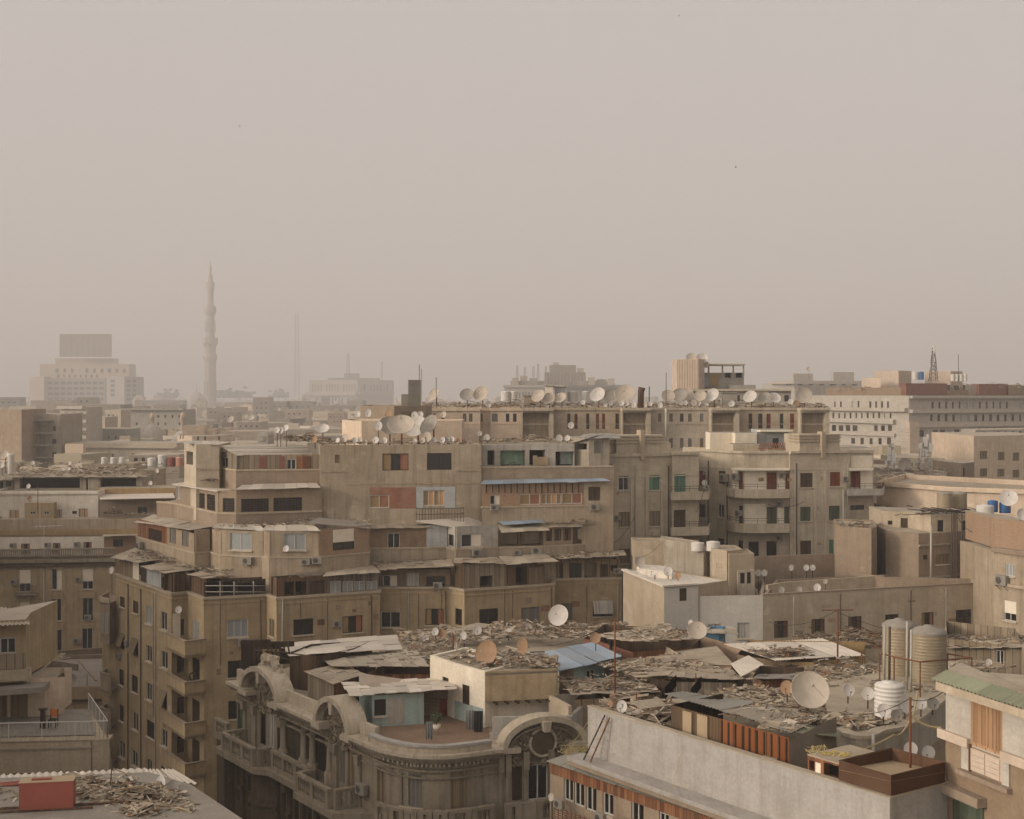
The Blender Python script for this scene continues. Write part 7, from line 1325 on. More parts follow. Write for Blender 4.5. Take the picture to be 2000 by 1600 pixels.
dishes('below the eave beside the standing air conditioner', G1, 61.4, 20.8, [(1077, 1557, 15, 'sc', dict(Y=61.5, az=-45))]); dishes('between the lattice masts', G1, 205, 28, [(1768, 908, 26, 'Bm', dict(Y=206, el=8))])
dishes('on the white ribbed block', G1, FY(612), ZF(748, 600), [(1580, 722, 10, 'Bc')]); dishes('on the hazy roofs by the minaret', G1, 700, 24, [(452, 820, 14, 'Bc', dict(Y=560)), (490, 816, 12, 'Bw', dict(Y=560))])
for k in DP.values():
    if not k[4]:
        for o in reversed(k[:4]): bpy.data.objects.remove(o)
# numeral painted on dishes
def seven(px, py, h, Y, az, el, nm, lab):
    mb = MB(); k = h/F*Y; rot = Matrix.Rotation(math.radians(az), 3, 'Z') @ Matrix.Rotation(-math.radians(el), 3, 'X'); c = P(px, py, Y)
    f = lambda x, z: c+rot @ V((x*k, -.03, z*k))
    for a in ([(-.3, .5), (-.3, .36), (.3, .36), (.3, .5)], [(.3, .36), (.15, .36), (-.16, -.5), (-.02, -.5)]):
        p = [f(*q) for q in a]; b = [q+rot @ V((0, .015, 0)) for q in p]; mb.hexa(b+p)
    return mb
for o in [q for q in bpy.data.objects if q.name.startswith('satellite_dish')]:
    L_ = o.get('label', '')
    if 'numeral' in L_ or ('bottom left roof' in L_ and 'white' in L_):
        big = 'numeral' in L_; rf = [c for c in o.children if c.name.startswith('reflector')][0]; mb = MB()
        for a in ([(-.1, .2), (-.1, .14), (.12, .14), (.12, .2)], [(.12, .14), (.05, .14), (-.06, -.16), (.0, -.16)]):
            mb.hexa([V((x, -.045, z)) for x, z in a]+[V((x, -.052, z)) for x, z in a])
        q = mb.build('numeral_seven', 'clothgrey', rf)
# ================================================================ air conditioners
AP = []
def ac_proto():
    r = bpy.data.objects.new('air_conditioner', None); COL.objects.link(r)
    b = MB(); b.box((0, 0, .32), .86, .3, .6); b.box((0, -.152, .32), .8, .004, .54); c = MB(); n = 20; q = [(-.12+.2*math.cos(t*2*math.pi/n), -.162, .32+.2*math.sin(t*2*math.pi/n)) for t in range(n)]; c.q(*reversed(q))
    for rr in (.21, .14, .07): c.tube([(-.12+rr*math.cos(t*2*math.pi/16), -.175, .32+rr*math.sin(t*2*math.pi/16)) for t in range(17)], .008, 4)
    d = MB()
    for s in (-.3, .3): d.box((s, .0, .0), .04, .4, .03); d.tube([(s, -.16, 0), (s, .2, -.3)], .015, 4)
    o = [b.build('casing', 'acwhite', r), c.build('fan', 'fan', r), d.build('bracket', 'iron', r)]; return [r]+o
def acs(where, group, ents):
    global AP
    for i, (w, px, py, wpx, dk) in enumerate(sorted(ents, key=lambda e: e[1])):
        if not AP: AP = ac_proto(); o = AP
        else:
            o = [AP[0].copy()]; COL.objects.link(o[0])
            for ch in AP[1:]: k = ch.copy(); COL.objects.link(k); k.parent = o[0]; o.append(k)
        if isinstance(w, Wall): u, z, Y = w.at(px, py); s = wpx/F*Y/.86/max(.35, abs(w.t.x)); s = min(max(s, .75), 1.25); p = w.p(u, .22*s, z-.32*s); a = w.ang
        else: Y, a = w; s = wpx/F*Y/.86; p = P(px, py, Y)-V((0, 0, .32*s)); a = math.radians(a)
        o[0].location = p; o[0].rotation_euler = (0, 0, a); o[0].scale = (s, s, s)
        if dk: m2 = o[1].data.copy(); m2.materials.clear(); m2.materials.append(m('acgrey')); o[1].data = m2
        same = sorted(e[1] for e in ents if e[4] == dk); tag(o[0], lbl('dusty grey air conditioner' if dk else 'white air conditioner', same.index(px), len(same), where), 'air conditioner', group)
GA = 'air conditioners on the walls'
acs('on the lower front of the stepped building', GA, [(wf, 475, 1254, 20, 1), (wg, 657, 1218, 15, 0)]); acs('below the second step windows', GA, [(Wall(t1[3], t1[4], 0, 1), 485, 1095, 19, 0), (Wall(t1[5], t1[6], 0, 1), 597, 1097, 17, 1), (Wall(t1[5], t1[6], 0, 1), 619, 1094, 19, 0), (Wall(t1[10], t1[11], 0, 1), 930, 1079, 18, 0), (Wall(t1[11], t1[12], 0, 1), 1010, 1079, 14, 1), (Wall(t1[11], t1[12], 0, 1), 1047, 1075, 19, 0), (Wall(t1[0], t1[1], 0, 1), 279, 1066, 14, 0)])
acs('under the brick loggia windows', GA, [(Wall(t4[0], t4[1], 0, 1), 965, 991, 16, 0), (Wall(t4[1], t4[2], 0, 1), 1160, 990, 18, 0)]); acs('on the lowest terrace of the stepped building', GA, [(wh, 855, 1143, 18, 1), (wk, 1205, 1115, 13, 0)]); acs('on the side wall of the stepped building', GA, [(wl, 250, 1256, 8, 1), (wl, 235, 1281, 8, 1)])
acs('on the smooth moderne front', GA, [(w1, 1203, 1011, 11, 1), (wa[2], 1440, 931, 12, 0), (wa[3], 1527, 929, 12, 0), (wa[1], 1419, 933, 11, 0), (wb, 1650, 935, 11, 1), ((136.2, 10), 1670, 957, 14, 0), (wa[2], 1446, 1002, 11, 1), (wa[3], 1522, 984, 14, 1), (wa[3], 1521, 1050, 13, 0), ((129.5, 30), 1380, 952, 12, 0), ((133, 30), 1377, 924, 9, 1)])
acs('on the white upper floor of the old dark building', GA, [(Wall(d1_[0], d1_[1], 0, 1), 26, 1065, 12, 0), (Wall(d1_[0], d1_[1], 0, 1), 93, 1064, 12, 0), (Wall(d1_[0], d1_[1], 0, 1), 151, 1063, 12, 0)]); acs('on the brown front of the old dark building', GA, [(wD, 28, 1136, 13, 0), (wD, 154, 1131, 12, 0), (wD, 172, 1205, 13, 1), (wD, 151, 1251, 14, 0), (wD, 71, 1251, 12, 1)])
acs('at the foot of the long tan wall', GA, [(wt, 1670, 1250, 16, 0)]); acs('beside the right edge window', GA, [(Wall(*CY([(1941, 106.5), (2030, 102.5)]), 0, 1), 1962, 1133, 16, 0)]); acs('on the corner balcony of the ornate building', GA, [(FC[0], 712, 1540, 19, 0)])
acs('standing below the rusty eave', GA, [((61.2, -50), 1092, 1570, 24, 0), ((58.2, -50), 1172, 1597, 26, 0)])

# ================================================================ tanks
def tank(px, yt, yb, wpx, Y, kind, label, group=None):
    Y = FY(Y); r = wpx/F*Y/2; x = X(px, Y); z0, z1 = Z(yb, Y), Z(yt, Y); h = z1-z0; nm = 'water_tank'
    root = empty(nm, (x, Y, z0), label, 'water tank', group); og = V(root.location); c = (x, Y, 0)
    mb = MB(); n = 9 if kind == 'poly' else 16; pr = [(r*.94, z0), (r, z0+.03)]
    if kind == 'steel':
        zt_ = z0+h*.86
        for i in range(n): a = z0+(zt_-z0)*i/n; b_ = (zt_-z0)/n; pr += [(r, a+b_*.1), (r, a+b_*.7), (r*1.009, a+b_*.8), (r*1.009, a+b_*.9), (r, a+b_*1.0)]
        mb.lathe(pr, 32, c); mb2 = MB(); mb2.lathe([(r*1.03, zt_), (r*1.04, zt_+.03*h), (r*.8, zt_+.09*h), (r*.3, zt_+.125*h), (r*.28, zt_+.14*h), (0, zt_+.145*h)], 32, c); ks = ('steel', 'rooflight')
    else:
        zt_ = z0+h*.9
        for i in range(n): a = z0+(zt_-z0)*i/n; b_ = (zt_-z0)/n; pr += [(r, a+b_*.15), (r*.965, a+b_*.3), (r*.965, a+b_*.85), (r, a+b_*1.0)]
        pr += [(r*.9, zt_+.05*h), (r*.5, z1-.02*h)]; mb.lathe(pr, 24, c); mb2 = MB(); mb2.lathe([(r*.5, z1-.03*h), (r*.5, z1), (0, z1+.01)], 20, c); ks = {'poly': ('plastic', 'plastic'), 'blue': ('plasticblue', 'plasticblue'), 'red': ('redpaint', 'redpaint'), 'pink': ('plasticpink', 'plasticpink')}[kind]
    mb.build('tank_body', ks[0], root, og); mb2.build('lid', ks[1], root, og); return root
tank(1757, 1208, 1322, 66, 70, 'steel', 'left of two tall ribbed steel tanks, behind the railing'); tank(1814, 1221, 1334, 67, 68.5, 'steel', 'right of two tall ribbed steel tanks, nearer the pink house'); tank(1737, 1331, 1412, 58, 60.6, 'poly', 'ribbed white plastic tank among the small dishes')
tank(1845, 960, 992, 30, 117, 'steel', 'left shiny tank of the pair above the open stair room'); tank(1874, 960, 992, 28, 118, 'steel', 'right shiny tank of the pair above the open stair room'); tank(1924, 986, 1011, 34, 115, 'poly', 'white plastic tank in front of the blue tanks'); tank(1939, 977, 1000, 20, 117, 'blue', 'blue tank half hidden by the white tank'); tank(1963, 980, 1002, 22, 117, 'blue', 'blue tank below the big white dish')
tank(1363, 1059, 1076, 26, 114, 'poly', 'left squat white tank on the stained house'); tank(1393, 1057, 1076, 27, 113.6, 'poly', 'right squat white tank on the stained house, beside a pipe')
for px, yt, yb, w, k, l in [(204, 893, 906, 13, 'poly', 'leftmost of three small white tanks on the yellowish roof house'), (222, 893, 906, 13, 'poly', 'middle of three small white tanks on the yellowish roof house'), (239, 893, 906, 13, 'poly', 'right of three small white tanks on the yellowish roof house'), (297, 894, 914, 18, 'poly', 'white tank beside the taller white tank left of the red one'), (317, 888, 912, 18, 'poly', 'taller white tank just left of the red tank'), (335, 893, 911, 17, 'red', 'red tank left of the stair tower'), (351, 893, 911, 17, 'pink', 'pink tank between the red tank and the stair tower')]: tank(px, yt, yb, w, 225, k, l)
tank(1787, 726, 742, 11, 355, 'poly', 'white tank beside the blue one on the red hotel storey'); tank(1799, 726, 742, 11, 355, 'blue', 'blue tank on the red hotel storey by the lattice mast')
for i, px in enumerate((1861, 1869, 1877, 1885)): tank(px, 731, 745, 8, 355, 'poly', lbl('tiny white tank', i, 4, 'on the far hotel roof right of the mast'))
for px, w, l in ((988, 20, 'left'), (1003, 14, 'second'), (1118, 20, 'third'), (1144, 16, 'right')): tank(px, 764, 784, w, 199, 'poly', f'pale tank among the dishes of the long row, {l} of four')
def hut(px0, px1, yt, yb, Y, k, label):
    p = CY([(px0, Y), (px1, Y)]); b = Bld('roof_hut', label, 'hut', (p[0].x, Y+1, Z(yb, Y)-.3)); b.block(p, Z(yb, Y)-.3, Z(yt, Y), k, back=2, par=.0, roof='rooflight'); mb = MB(); mb.prism([V((p[0].x-.2, Y-.2)), V((p[1].x+.2, Y-.2)), V((p[1].x+.2, Y+2.2)), V((p[0].x-.2, Y+2.2))], Z(yt, Y)+.003, Z(yt, Y)+.15, True, True); b.part(mb, 'roof_slab', 'rooflight'); b.finish()
hut(1066, 1080, 755, 786, 196, 'pale', 'narrow white hut among the dishes of the long row'); hut(1084, 1104, 757, 786, 197, 'bluepl', 'pale blue hut beside the narrow white hut')
hut(1024, 1048, 774, 790, 194, 'tan', 'low brown hut left of the white hut on the long row'); hut(1410, 1440, 768, 790, 200, 'fargrey', 'low grey hut behind the dishes of the long row'); hut(1470, 1500, 765, 790, 203, 'farbeige', 'beige hut behind the big dishes near the right end')
# railing frame round the steel tanks
mb = MB(); q = [P(1718, 1276, 68), P(1746, 1283, 65.6), P(1797, 1293, 64.6), P(1898, 1285, 66.4), P(1850, 1277, 70)]
for a, c in zip(q, q[1:]): mb.tube([a, c], .035, 5)
for a in q: mb.tube([a, V((a.x, a.y, 25.4))], .035, 5)
one(mb, 'railing', 'ironrust', 'rusty pipe railing in front of the steel tanks', 'railing')
for i, (px, yt, yb, Y) in enumerate([(1728, 1222, 1330, 66.8), (1738, 1224, 1332, 66.4), (1772, 1214, 1348, 65.4), (1780, 1230, 1352, 65)]):
    mb = MB(); mb.tube([P(px, yt, Y), P(px-1, yb, Y)], .06, 7); one(mb, 'pipe', 'pipe' if i != 1 else 'iron', lbl('upright pale pipe' if i != 1 else 'upright dark pipe', [0, 0, 1, 2][i], 3 if i != 1 else 1, 'standing against the steel tanks'), 'pipe')
# white flue at the left edge
mb = MB(); mb.lathe([(.42, Z(928, 195)), (.42, Z(893, 195)), (.5, Z(890, 195)), (.52, Z(886, 195)), (.36, Z(886.5, 195)), (.3, Z(890, 195))], 16, (X(21, 195), 195, 0)); one(mb, 'flue', 'plastic', 'thick white flue with a dark mouth at the left edge', 'flue')
mb = MB(); mb.tube([P(1251, 802, 188.6), P(1252, 765, 188.6), P(1254, 757, 188.6)], [.42, .42, .5], 12); one(mb, 'chimney', 'rustsheet', 'rust brown chimney pipe rising among the dishes', 'chimney')
# ================================================================ masts, poles, aerials
def lattice(px, yt, yb, w0, w1, Y, n, label, mat='iron', r=.05, extra=0):
    Y = FY(Y); b = empty('lattice_mast', (X(px, Y), Y, Z(yb, Y)), label, 'mast'); og = V(b.location); x = X(px, Y); mb = MB(); za, zb = Z(yb, Y), Z(yt, Y); k = Y/F
    c = lambda i, q: V((x+(1, -1, -1, 1)[q]*(w0+(w1-w0)*i/n)*k/2, Y+(1, 1, -1, -1)[q]*(w0+(w1-w0)*i/n)*k/2, za+(zb-za)*i/n))
    for q in range(4): mb.tube([c(0, q), c(n, q)], r, 4)
    for i in range(n):
        for q in range(4): mb.tube([c(i, q), c(i+1, (q+1) % 4)], r*.6, 4, False); mb.tube([c(i+1, q), c(i+1, (q+1) % 4)], r*.6, 4, False)
    mb.build('lattice', mat, b, og)
    if extra:
        mb = MB()
        for i in range(extra): t = R.uniform(.35, 1); mb.box((x+R.uniform(-1, 1)*(w0*(1-t)+w1)*k*.8, Y-R.uniform(0, .6), za+(zb-za)*t), R.uniform(.25, .6), .25, R.uniform(.5, 1.6))
        mb.build('panel_antennas', 'acwhite', b, og)
    return b
lattice(580, 612, 775, 9, 5.5, 1700, 18, 'very tall thin lattice mast fading in haze, right of the minaret', 'fargrey', .35); lattice(1823, 679, 745, 14, 3, 356, 9, 'lattice mast loaded with aerials on the far right hotel', 'iron', .09, 14)
lattice(1740, 868, 925, 14, 5, 207, 7, 'left lattice mast before the gridded stair corner', 'pipe', .06, 10); lattice(1806, 858, 925, 26, 9, 206, 8, 'right lattice mast before the gridded stair corner', 'pipe', .06, 12)
lattice(680, 690, 732, 6, 2.5, 1540, 8, 'mast on the hazy arcaded hotel, its tallest', 'fargrey', .3); lattice(746, 706, 745, 3, 2, 1540, 6, 'thin mast at the right end of the hazy arcaded hotel', 'fargrey', .3)
for i, (px, yt) in enumerate(((1010, 714), (1025, 718), (1042, 716), (1051, 711), (1066, 716))): lattice(px, yt, 748, 5, 2.5, 806, 7, lbl('roof mast', i, 5, 'on the hazy brown office block'), 'fargrey', .16)
def pole(px, yt, yb, Y, r, label, mat='ironrust', dx=0, arms=()):
    mb = MB(); a, c = P(px, yb, Y), P(px+dx, yt, Y); mb.tube([a, c], r, 6)
    for t, w in arms: q = a.lerp(c, t); mb.tube([q-V((w, 0, 0)), q+V((w, .1, 0))], r*.6, 4)
    return one(mb, 'pole', mat, label, 'pole')
pole(1636, 1190, 1326, 79, .05, 'tall thin rusty pole before the yellow shack', arms=[(.985, .9)]); pole(1683, 1273, 1332, 76, .05, 'short rusty pole at the right end of the yellow shack'); pole(1201, 1207, 1376, 72, .045, 'tall thin pole rising through the blue sheet roof'); pole(1243, 1353, 1402, 63, .04, 'short dark pole behind the pale parapet'); pole(1778, 1362, 1530, 50.4, .045, 'rusty pole standing in the rusty steel box'); pole(1359, 1315, 1356, 75, .03, 'thin rod in the scrap by the leaning sheets')
pole(1301, 728, 800, 190, .05, 'thin whip aerial left of the pink ribbed tower', 'iron'); pole(1010, 1, 2, 190, .05, 'x') if 0 else None
pole(852, 737, 790, 190, .05, 'thin whip aerial at the left end of the dish row', 'iron'); pole(74, 950, 1002, 181, .05, 'thin red pole by the white attic wall', 'ironrust'); pole(885, 1238, 1280, 92, .06, 'rusty post in the scrap left of the dusty big dish'); pole(892, 1254, 1300, 80, .04, 'thin rod beside the white stair tower', 'pipe')
pole(170, 1316, 1342, 128, .03, 'thin rod on the empty walled roof', 'iron'); pole(1872, 692, 745, 358, .07, 'thin whip aerial right of the hotel mast', 'iron'); pole(1268, 755, 800, 192, .08, 'short dark flue beside the rust chimney', 'iron'); pole(1902, 1000, 1010, 118, .03, 'x') if 0 else None
def yagi(px, yt, yb, Y, label, s=1.):
    b = empty('aerial', P(px, yb, Y), label, 'aerial'); og = V(b.location); mb = MB(); mb.tube([P(px, yb, Y), P(px, yt, Y)], .035, 5); mb.build('pole', 'plastic', b, og); mb = MB(); c = P(px, yt+2, Y); d = V((1.1*s, -.3, .12)); mb.tube([c-d*.6, c+d], .02, 4)
    for i in range(7): q = c-d*.6+d*1.6*i/6; mb.tube([q-V((.1, .35*s, 0)), q+V((.1, .35*s, 0))], .012, 4)
    mb.build('yagi', 'plastic', b, og)
yagi(86, 1026, 1090, 172, 'white pole aerial before the old dark building', 2); yagi(78, 972, 1030, 179, 'aerial on the small bay of the white attic', 1.6)
b = empty('aerial', P(217, 1540, 47), 'thin aerial pole on a wire tripod in the bottom left scrap', 'aerial'); og = V(b.location); mb = MB(); mb.tube([P(215, 1544, 47), P(219, 1484, 47)], .022, 5); mb.build('pole', 'iron', b, og); mb = MB()
for d in ((-.55, .1), (.4, .25), (.1, -.5)): mb.tube([P(216, 1534, 47), P(216, 1534, 47)+V((d[0], d[1], -.62))], .016, 4)
mb.build('tripod', 'pipe', b, og)
# ================================================================ ladder, washing, plants, ropes, cables, birds
w = Wall(WB[0], WB[1], 0, 1); lt = [w.p(w.at(1186, 1388)[0], .12, 26.1), w.p(w.at(1195, 1390)[0], .12, 26.05)]; lb_ = [w.p(w.at(1167, 1476)[0]-.0, .75, 24.12), w.p(w.at(1180, 1478)[0], .75, 24.12)]
b = empty('ladder', (lb_[0]+lb_[1])/2, 'dark wooden ladder leaning on the pale parapet', 'ladder'); og = V(b.location)
for a, c in zip(lb_, lt): mb = MB(); mb.tube([a, c], .035, 6); mb.build('rail', 'wood_dk' if a is lb_[0] else 'woodrust', b, og)
for i in range(5): t = .12+.19*i; mb = MB(); mb.tube([lb_[0].lerp(lt[0], t), lb_[1].lerp(lt[1], t)], .022, 5); mb.build('rung', 'boardlt', b, og)
def drape(px0, px1, y0, y1, Y, mat, label, name='cloth', n=10, mm=8, amp=.07):
    mb = MB(); i0 = len(mb.v)
    for i in range(n+1):
        for j in range(mm+1):
            f, g_ = i/n, j/mm; p = P(px0+(px1-px0)*f+R.uniform(-.3, .3), y0+(y1-y0)*g_+(2*math.sin(f*9) if g_ > .9 else 0), Y); p.y += amp*math.sin(f*17)*(.3+g_); mb.v.append(p)
    for i in range(n):
        for j in range(mm): a = i0+i*(mm+1)+j; mb.f.append((a, a+1, a+mm+2, a+mm+1)); mb.s.append(True)
    for k in range(len(mb.v)): pass
    q = [p+V((0, .03, 0)) for p in mb.v]; nv = len(mb.v); mb.v += q
    for f in list(mb.f): mb.f.append(tuple(reversed([a+nv for a in f]))); mb.s.append(True)
    return one(mb, name, mat, label, 'cloth')
drape(926, 943, 1389, 1433, 73.4, 'cloth', 'dark washing hanging on the turquoise wall'); drape(911, 927, 1388, 1426, 74, 'clothgrey', 'grey patterned washing hanging left of the dark washing'); drape(832, 845, 1410, 1444, 69.3, 'clothgrey', 'black and white patterned rug hung over the terrace parapet', 'rug')
pp = P(853, 1426, 73); b = empty('potted_plant', pp, 'potted green plant on the roof terrace', 'plant'); og = V(b.location); mb = MB(); mb.lathe([(0, pp.z), (.16, pp.z), (.21, pp.z+.28), (.18, pp.z+.28), (0, pp.z+.24)], 12, (pp.x, pp.y, 0)); mb.build('pot', 'pale', b, og); mb = MB()
for i in range(170):
    a, c = R.uniform(0, 6.28), R.uniform(-.3, 1.2); r0 = R.uniform(.02, .34); q = pp+V((r0*math.cos(a), r0*math.sin(a), .55+.28*c-.2*r0)); d = V((R.gauss(0, 1), R.gauss(0, 1), R.gauss(.2, 1))).normalized()*.09; e = d.cross(V((0, 0, 1))).normalized()*.035; mb.q(q-d, q+e, q+d, q-e)
mb.build('leaves', 'leaf', b, og); mb = MB()
for i in range(6): a = i*1.05; mb.tube([pp+V((0, 0, .25)), pp+V((.2*math.cos(a), .2*math.sin(a), .75))], .01, 4)
mb.build('stems', 'wood', b, og)
def ropeheap(c, rx, ry, h, n, mat, label, r=.012):
    mb = MB()
    for _ in range(n):
        a0 = R.uniform(0, 6.28); rr = R.uniform(.15, 1); q = []; o = V((R.uniform(-.4, .4)*rx, R.uniform(-.4, .4)*ry, R.uniform(0, h*.5)))
        for k in range(9): a = a0+k*R.uniform(.35, .7); q.append(c+o+V((rx*.6*rr*math.cos(a), ry*.6*rr*math.sin(a), h*R.random()**2)))
        mb.tube(q, r, 4, False)
    return one(mb, 'rope_heap', mat, label, 'rope')
ropeheap(P(1635, 1488, 51.4), .95, .6, .28, 46, 'ropeyellow', 'tangled heap of yellow rope beside the rusty box', .014); ropeheap(P(1598, 1474, 52.6), .6, .5, .28, 26, 'rope', 'tangled heap of pale rope on the cupboard', .014); ropeheap(P(1127, 1476, 63.6), .9, .9, .3, 40, 'rope', 'straggly pale rope and weeds at the end of the parapet', .012)
def cable(pts, r, label, mat='cable', sag=.0, name='cable'):
    q = []
    for a, c in zip(pts, pts[1:]):
        for k in range(8): t = k/8; p = a.lerp(c, t); q.append(p-V((0, 0, sag*4*t*(1-t))))
    q.append(pts[-1]); mb = MB(); mb.tube(q, r, 5); return one(mb, name, mat, label, 'cable')
cable([P(1588, 1478, 51.8), P(1745, 1436, 55), P(1780, 1400, 57), P(1792, 1350, 60)], .035, 'thick pale hose rising from the rope heap to the tanks', 'rope', .25, 'hose'); cable([P(1780, 1398, 58), P(1838, 1421, 58)], .045, 'pale hose sagging towards the pink house', 'rope', .15, 'hose')
cable([P(1238, 1412, 60.2), P(1196, 1472, 60.4)], .012, 'thin cable hanging down the pale parapet', 'rope', .5); cable([P(1163, 1383, 62.4), P(1122, 1447, 68)], .02, 'thin rope strung from the pale parapet to the ornate arch', 'rope', .1, 'rope'); cable([P(1310, 1548, 55.2), P(1336, 1440, 57)], .01, 'thin wire hanging down the middle of the pale parapet', 'rope', .1)
cable([P(1238, 1399, 61.5), P(1300, 1376, 62)], .05, 'pale bent plank leaning behind the pale parapet', 'boardlt', 0, 'plank'); cable([P(1596, 1512, 51.2), P(1603, 1488, 51.8)], .02, 'short frayed rope end over the pale parapet', 'ropeyellow', 0, 'rope')
for i, (a, c, s) in enumerate([((1360, 1000, 127), (1380, 935, 130), .3), ((1500, 985, 133), (1570, 980, 134), .4), ((1200, 1060, 118), (1240, 1010, 128), .3), ((1690, 990, 130), (1760, 1003, 120), .5), ((1870, 1010, 114.5), (1918, 1040, 112.5), .5)]): cable([P(*a), P(*c)], .025, lbl('thin cable', i, 5, 'sagging between the middle walls'), 'cable', s)
for i, (a, c, s) in enumerate([((1240, 1090, 112), (1290, 1062, 118), .3), ((1201, 1212, 72), (1360, 1262, 82), .5), ((1636, 1196, 79), (1900, 1240, 92), .6), ((1636, 1192, 79), (1500, 1215, 104), .5), ((1201, 1210, 72), (1040, 1262, 78), .4), ((1778, 1366, 50.4), (1850, 1345, 51), .2), ((1778, 1364, 50.4), (1640, 1392, 60), .3), ((1683, 1276, 76), (1757, 1300, 69), .2)]): cable([P(*a), P(*c)], .014, lbl('thin wire', i, 8, 'strung between the roof poles'), 'cable', s)
bd = MB(); bc = P(1413, 1456, 56.6)
for i in range(60):
    a = R.uniform(0, 6.28); h = R.random(); r0 = .27*(1-h*.75)*R.uniform(.6, 1); bd.box(bc+V((r0*math.cos(a), r0*math.sin(a)*.7, h*.85)), R.uniform(.08, .2), R.uniform(.05, .12), R.uniform(.08, .2), a, (R.uniform(-.5, .5), R.uniform(-.5, .5)))
one(bd, 'sack', 'leaf', 'bulging dark green sack against the orange boards', 'sack')
for i, (px, py, Y, l) in enumerate([(1437, 327, 160, 'tiny bird high in the sky right of centre'), (1326, 31, 200, 'tiny bird at the top of the sky'), (468, 247, 200, 'tiny bird above the minaret in the haze')]):
    c = P(px, py, Y); b = empty('bird', c, l, 'bird'); b.scale = (.55,)*3; mb = MB(); mb.tube([c+V((-.2, 0, -.02)), c+V((-.08, 0, 0)), c+V((.1, 0, .01)), c+V((.17, 0, .05)), c+V((.24, 0, .05))], [.02, .06, .06, .035, .01], 6); mb.build('body', 'cable', b, c)
    for s in (-1, 1): mb = MB(); mb.slab(c+V((-.08, 0, .03)), c+V((.08, 0, .03)), c+V((.05, s*.25, .2)), c+V((-.06, s*.25, .2)), .01); mb.slab(c+V((-.06, s*.25, .2)), c+V((.05, s*.25, .2)), c+V((-.08, s*.5, .14)), c+V((-.1, s*.48, .14)), .01); mb.build('wing', 'cable', b, c)
mb = MB(); c = P(377, 1322, 110); mb.tube([c+V((.3*math.cos(t*math.pi/10), .05, .3*math.sin(t*math.pi/10))) for t in range(21)], .07, 8); one(mb, 'tyre', 'cable', 'black tyre standing on a corner balcony', 'tyre')
mb = MB(); c = P(1350, 1533, 56.8); mb.tube([V((c.x+.36*math.cos(t*math.pi/8), c.y+.2*math.sin(t*math.pi/8), 24.13)) for t in range(17)], .02, 5); one(mb, 'hose_ring', 'rope', 'coil of pale hose lying on the walkway slab', 'hose')
# ================================================================ scrap, grit and rubbish on the roofs
def hp(label, q, n, mat='scrap', **k): return heap('scrap_heap', label, *[P(p[0], p[1], FY(p[2])) for p in q], n, mat, **k)
L1 = dict(ln=(.3, 1.9), wd=(.06, .4), h=.55)
hp('heap of broken wood and sheets on the bottom left roof', [(142, 1610, 44.2), (395, 1600, 44.6), (330, 1540, 47.4), (142, 1524, 48.2)], 1900, ln=(.2, 1.4), wd=(.05, .34), h=.45, th=(.01, .04)); hp('scattered scrap left of the red tank', [(-60, 1620, 44), (30, 1610, 44.4), (36, 1545, 47), (-40, 1540, 47.4)], 160, ln=(.2, 1), wd=(.03, .2), h=.2)
hp('rubble and planks on top of the white stair tower', [(948, 1306, 74.8), (1084, 1302, 75.6), (1046, 1272, 81), (868, 1280, 79.5)], 420, 'scrap', h=.7, ln=(.3, 1.6), wd=(.05, .3)); hp('scrap littering the roof above the grey boarded shack', [(1110, 1352, 74.6), (1276, 1348, 76), (1256, 1324, 79.8), (1098, 1326, 79.4)], 360, h=.4, ln=(.3, 1.4))
hp('loose scrap covering the brick shack roof', [(1170, 1300, 81), (1262, 1326, 77.8), (1442, 1326, 76.4), (1330, 1276, 85)], 620, h=.45, ln=(.25, 1.5), wd=(.05, .34)); hp('scrap on the red and brown board shack', [(1144, 1244, 90), (1236, 1252, 86), (1350, 1248, 88), (1290, 1218, 97)], 260, h=.25)
hp('long ridge of rubble at the foot of the stepped building', [(800, 1262, 96), (1215, 1240, 99), (1214, 1216, 106), (780, 1236, 107)], 1500, 'scrap', h=.7, ln=(.25, 1.8), wd=(.05, .4)); hp('scrap lying between the sheet roofs of the ornate building', [(740, 1292, 86), (858, 1296, 86), (906, 1252, 98), (760, 1252, 98)], 500, h=.4)
hp('scrap on the patched shack roof by the white stair tower', [(660, 1306, 82.2), (835, 1303, 82), (810, 1276, 86), (640, 1284, 86.5)], 170, h=.12, ln=(.3, 1.2)); hp('twigs and sticks on the yellow shack roof', [(1500, 1284, 79), (1590, 1282, 79.6), (1570, 1266, 83), (1450, 1268, 83)], 260, 'scrapdk', ln=(.4, 1.6), wd=(.02, .05), th=(.015, .03), h=.3); hp('rubbish beside the yellow shack walls', [(1470, 1330, 74), (1690, 1326, 75), (1690, 1308, 79), (1500, 1304, 79)], 480, h=.6)
hp('wide litter of boards behind the big dish', [(1440, 1392, 62), (1630, 1418, 58.6), (1740, 1392, 63), (1480, 1340, 70)], 700, h=.3, ln=(.4, 2.2), wd=(.04, .3)); hp('rubbish heaped left of the steel tanks', [(1600, 1352, 66.4), (1730, 1344, 67.4), (1720, 1300, 76), (1560, 1316, 74)], 420, h=.7)
hp('grit and stones under the steel tanks', [(1700, 1360, 64), (1860, 1352, 66), (1860, 1320, 71), (1700, 1324, 70)], 420, 'grit', ln=(.1, .6), h=.35); hp('scattered boards on the raised rounded roof', [(1640, 1424, 57.8), (1770, 1412, 59.4), (1760, 1390, 63), (1650, 1396, 62)], 380, h=.2, ln=(.4, 2), wd=(.03, .22))
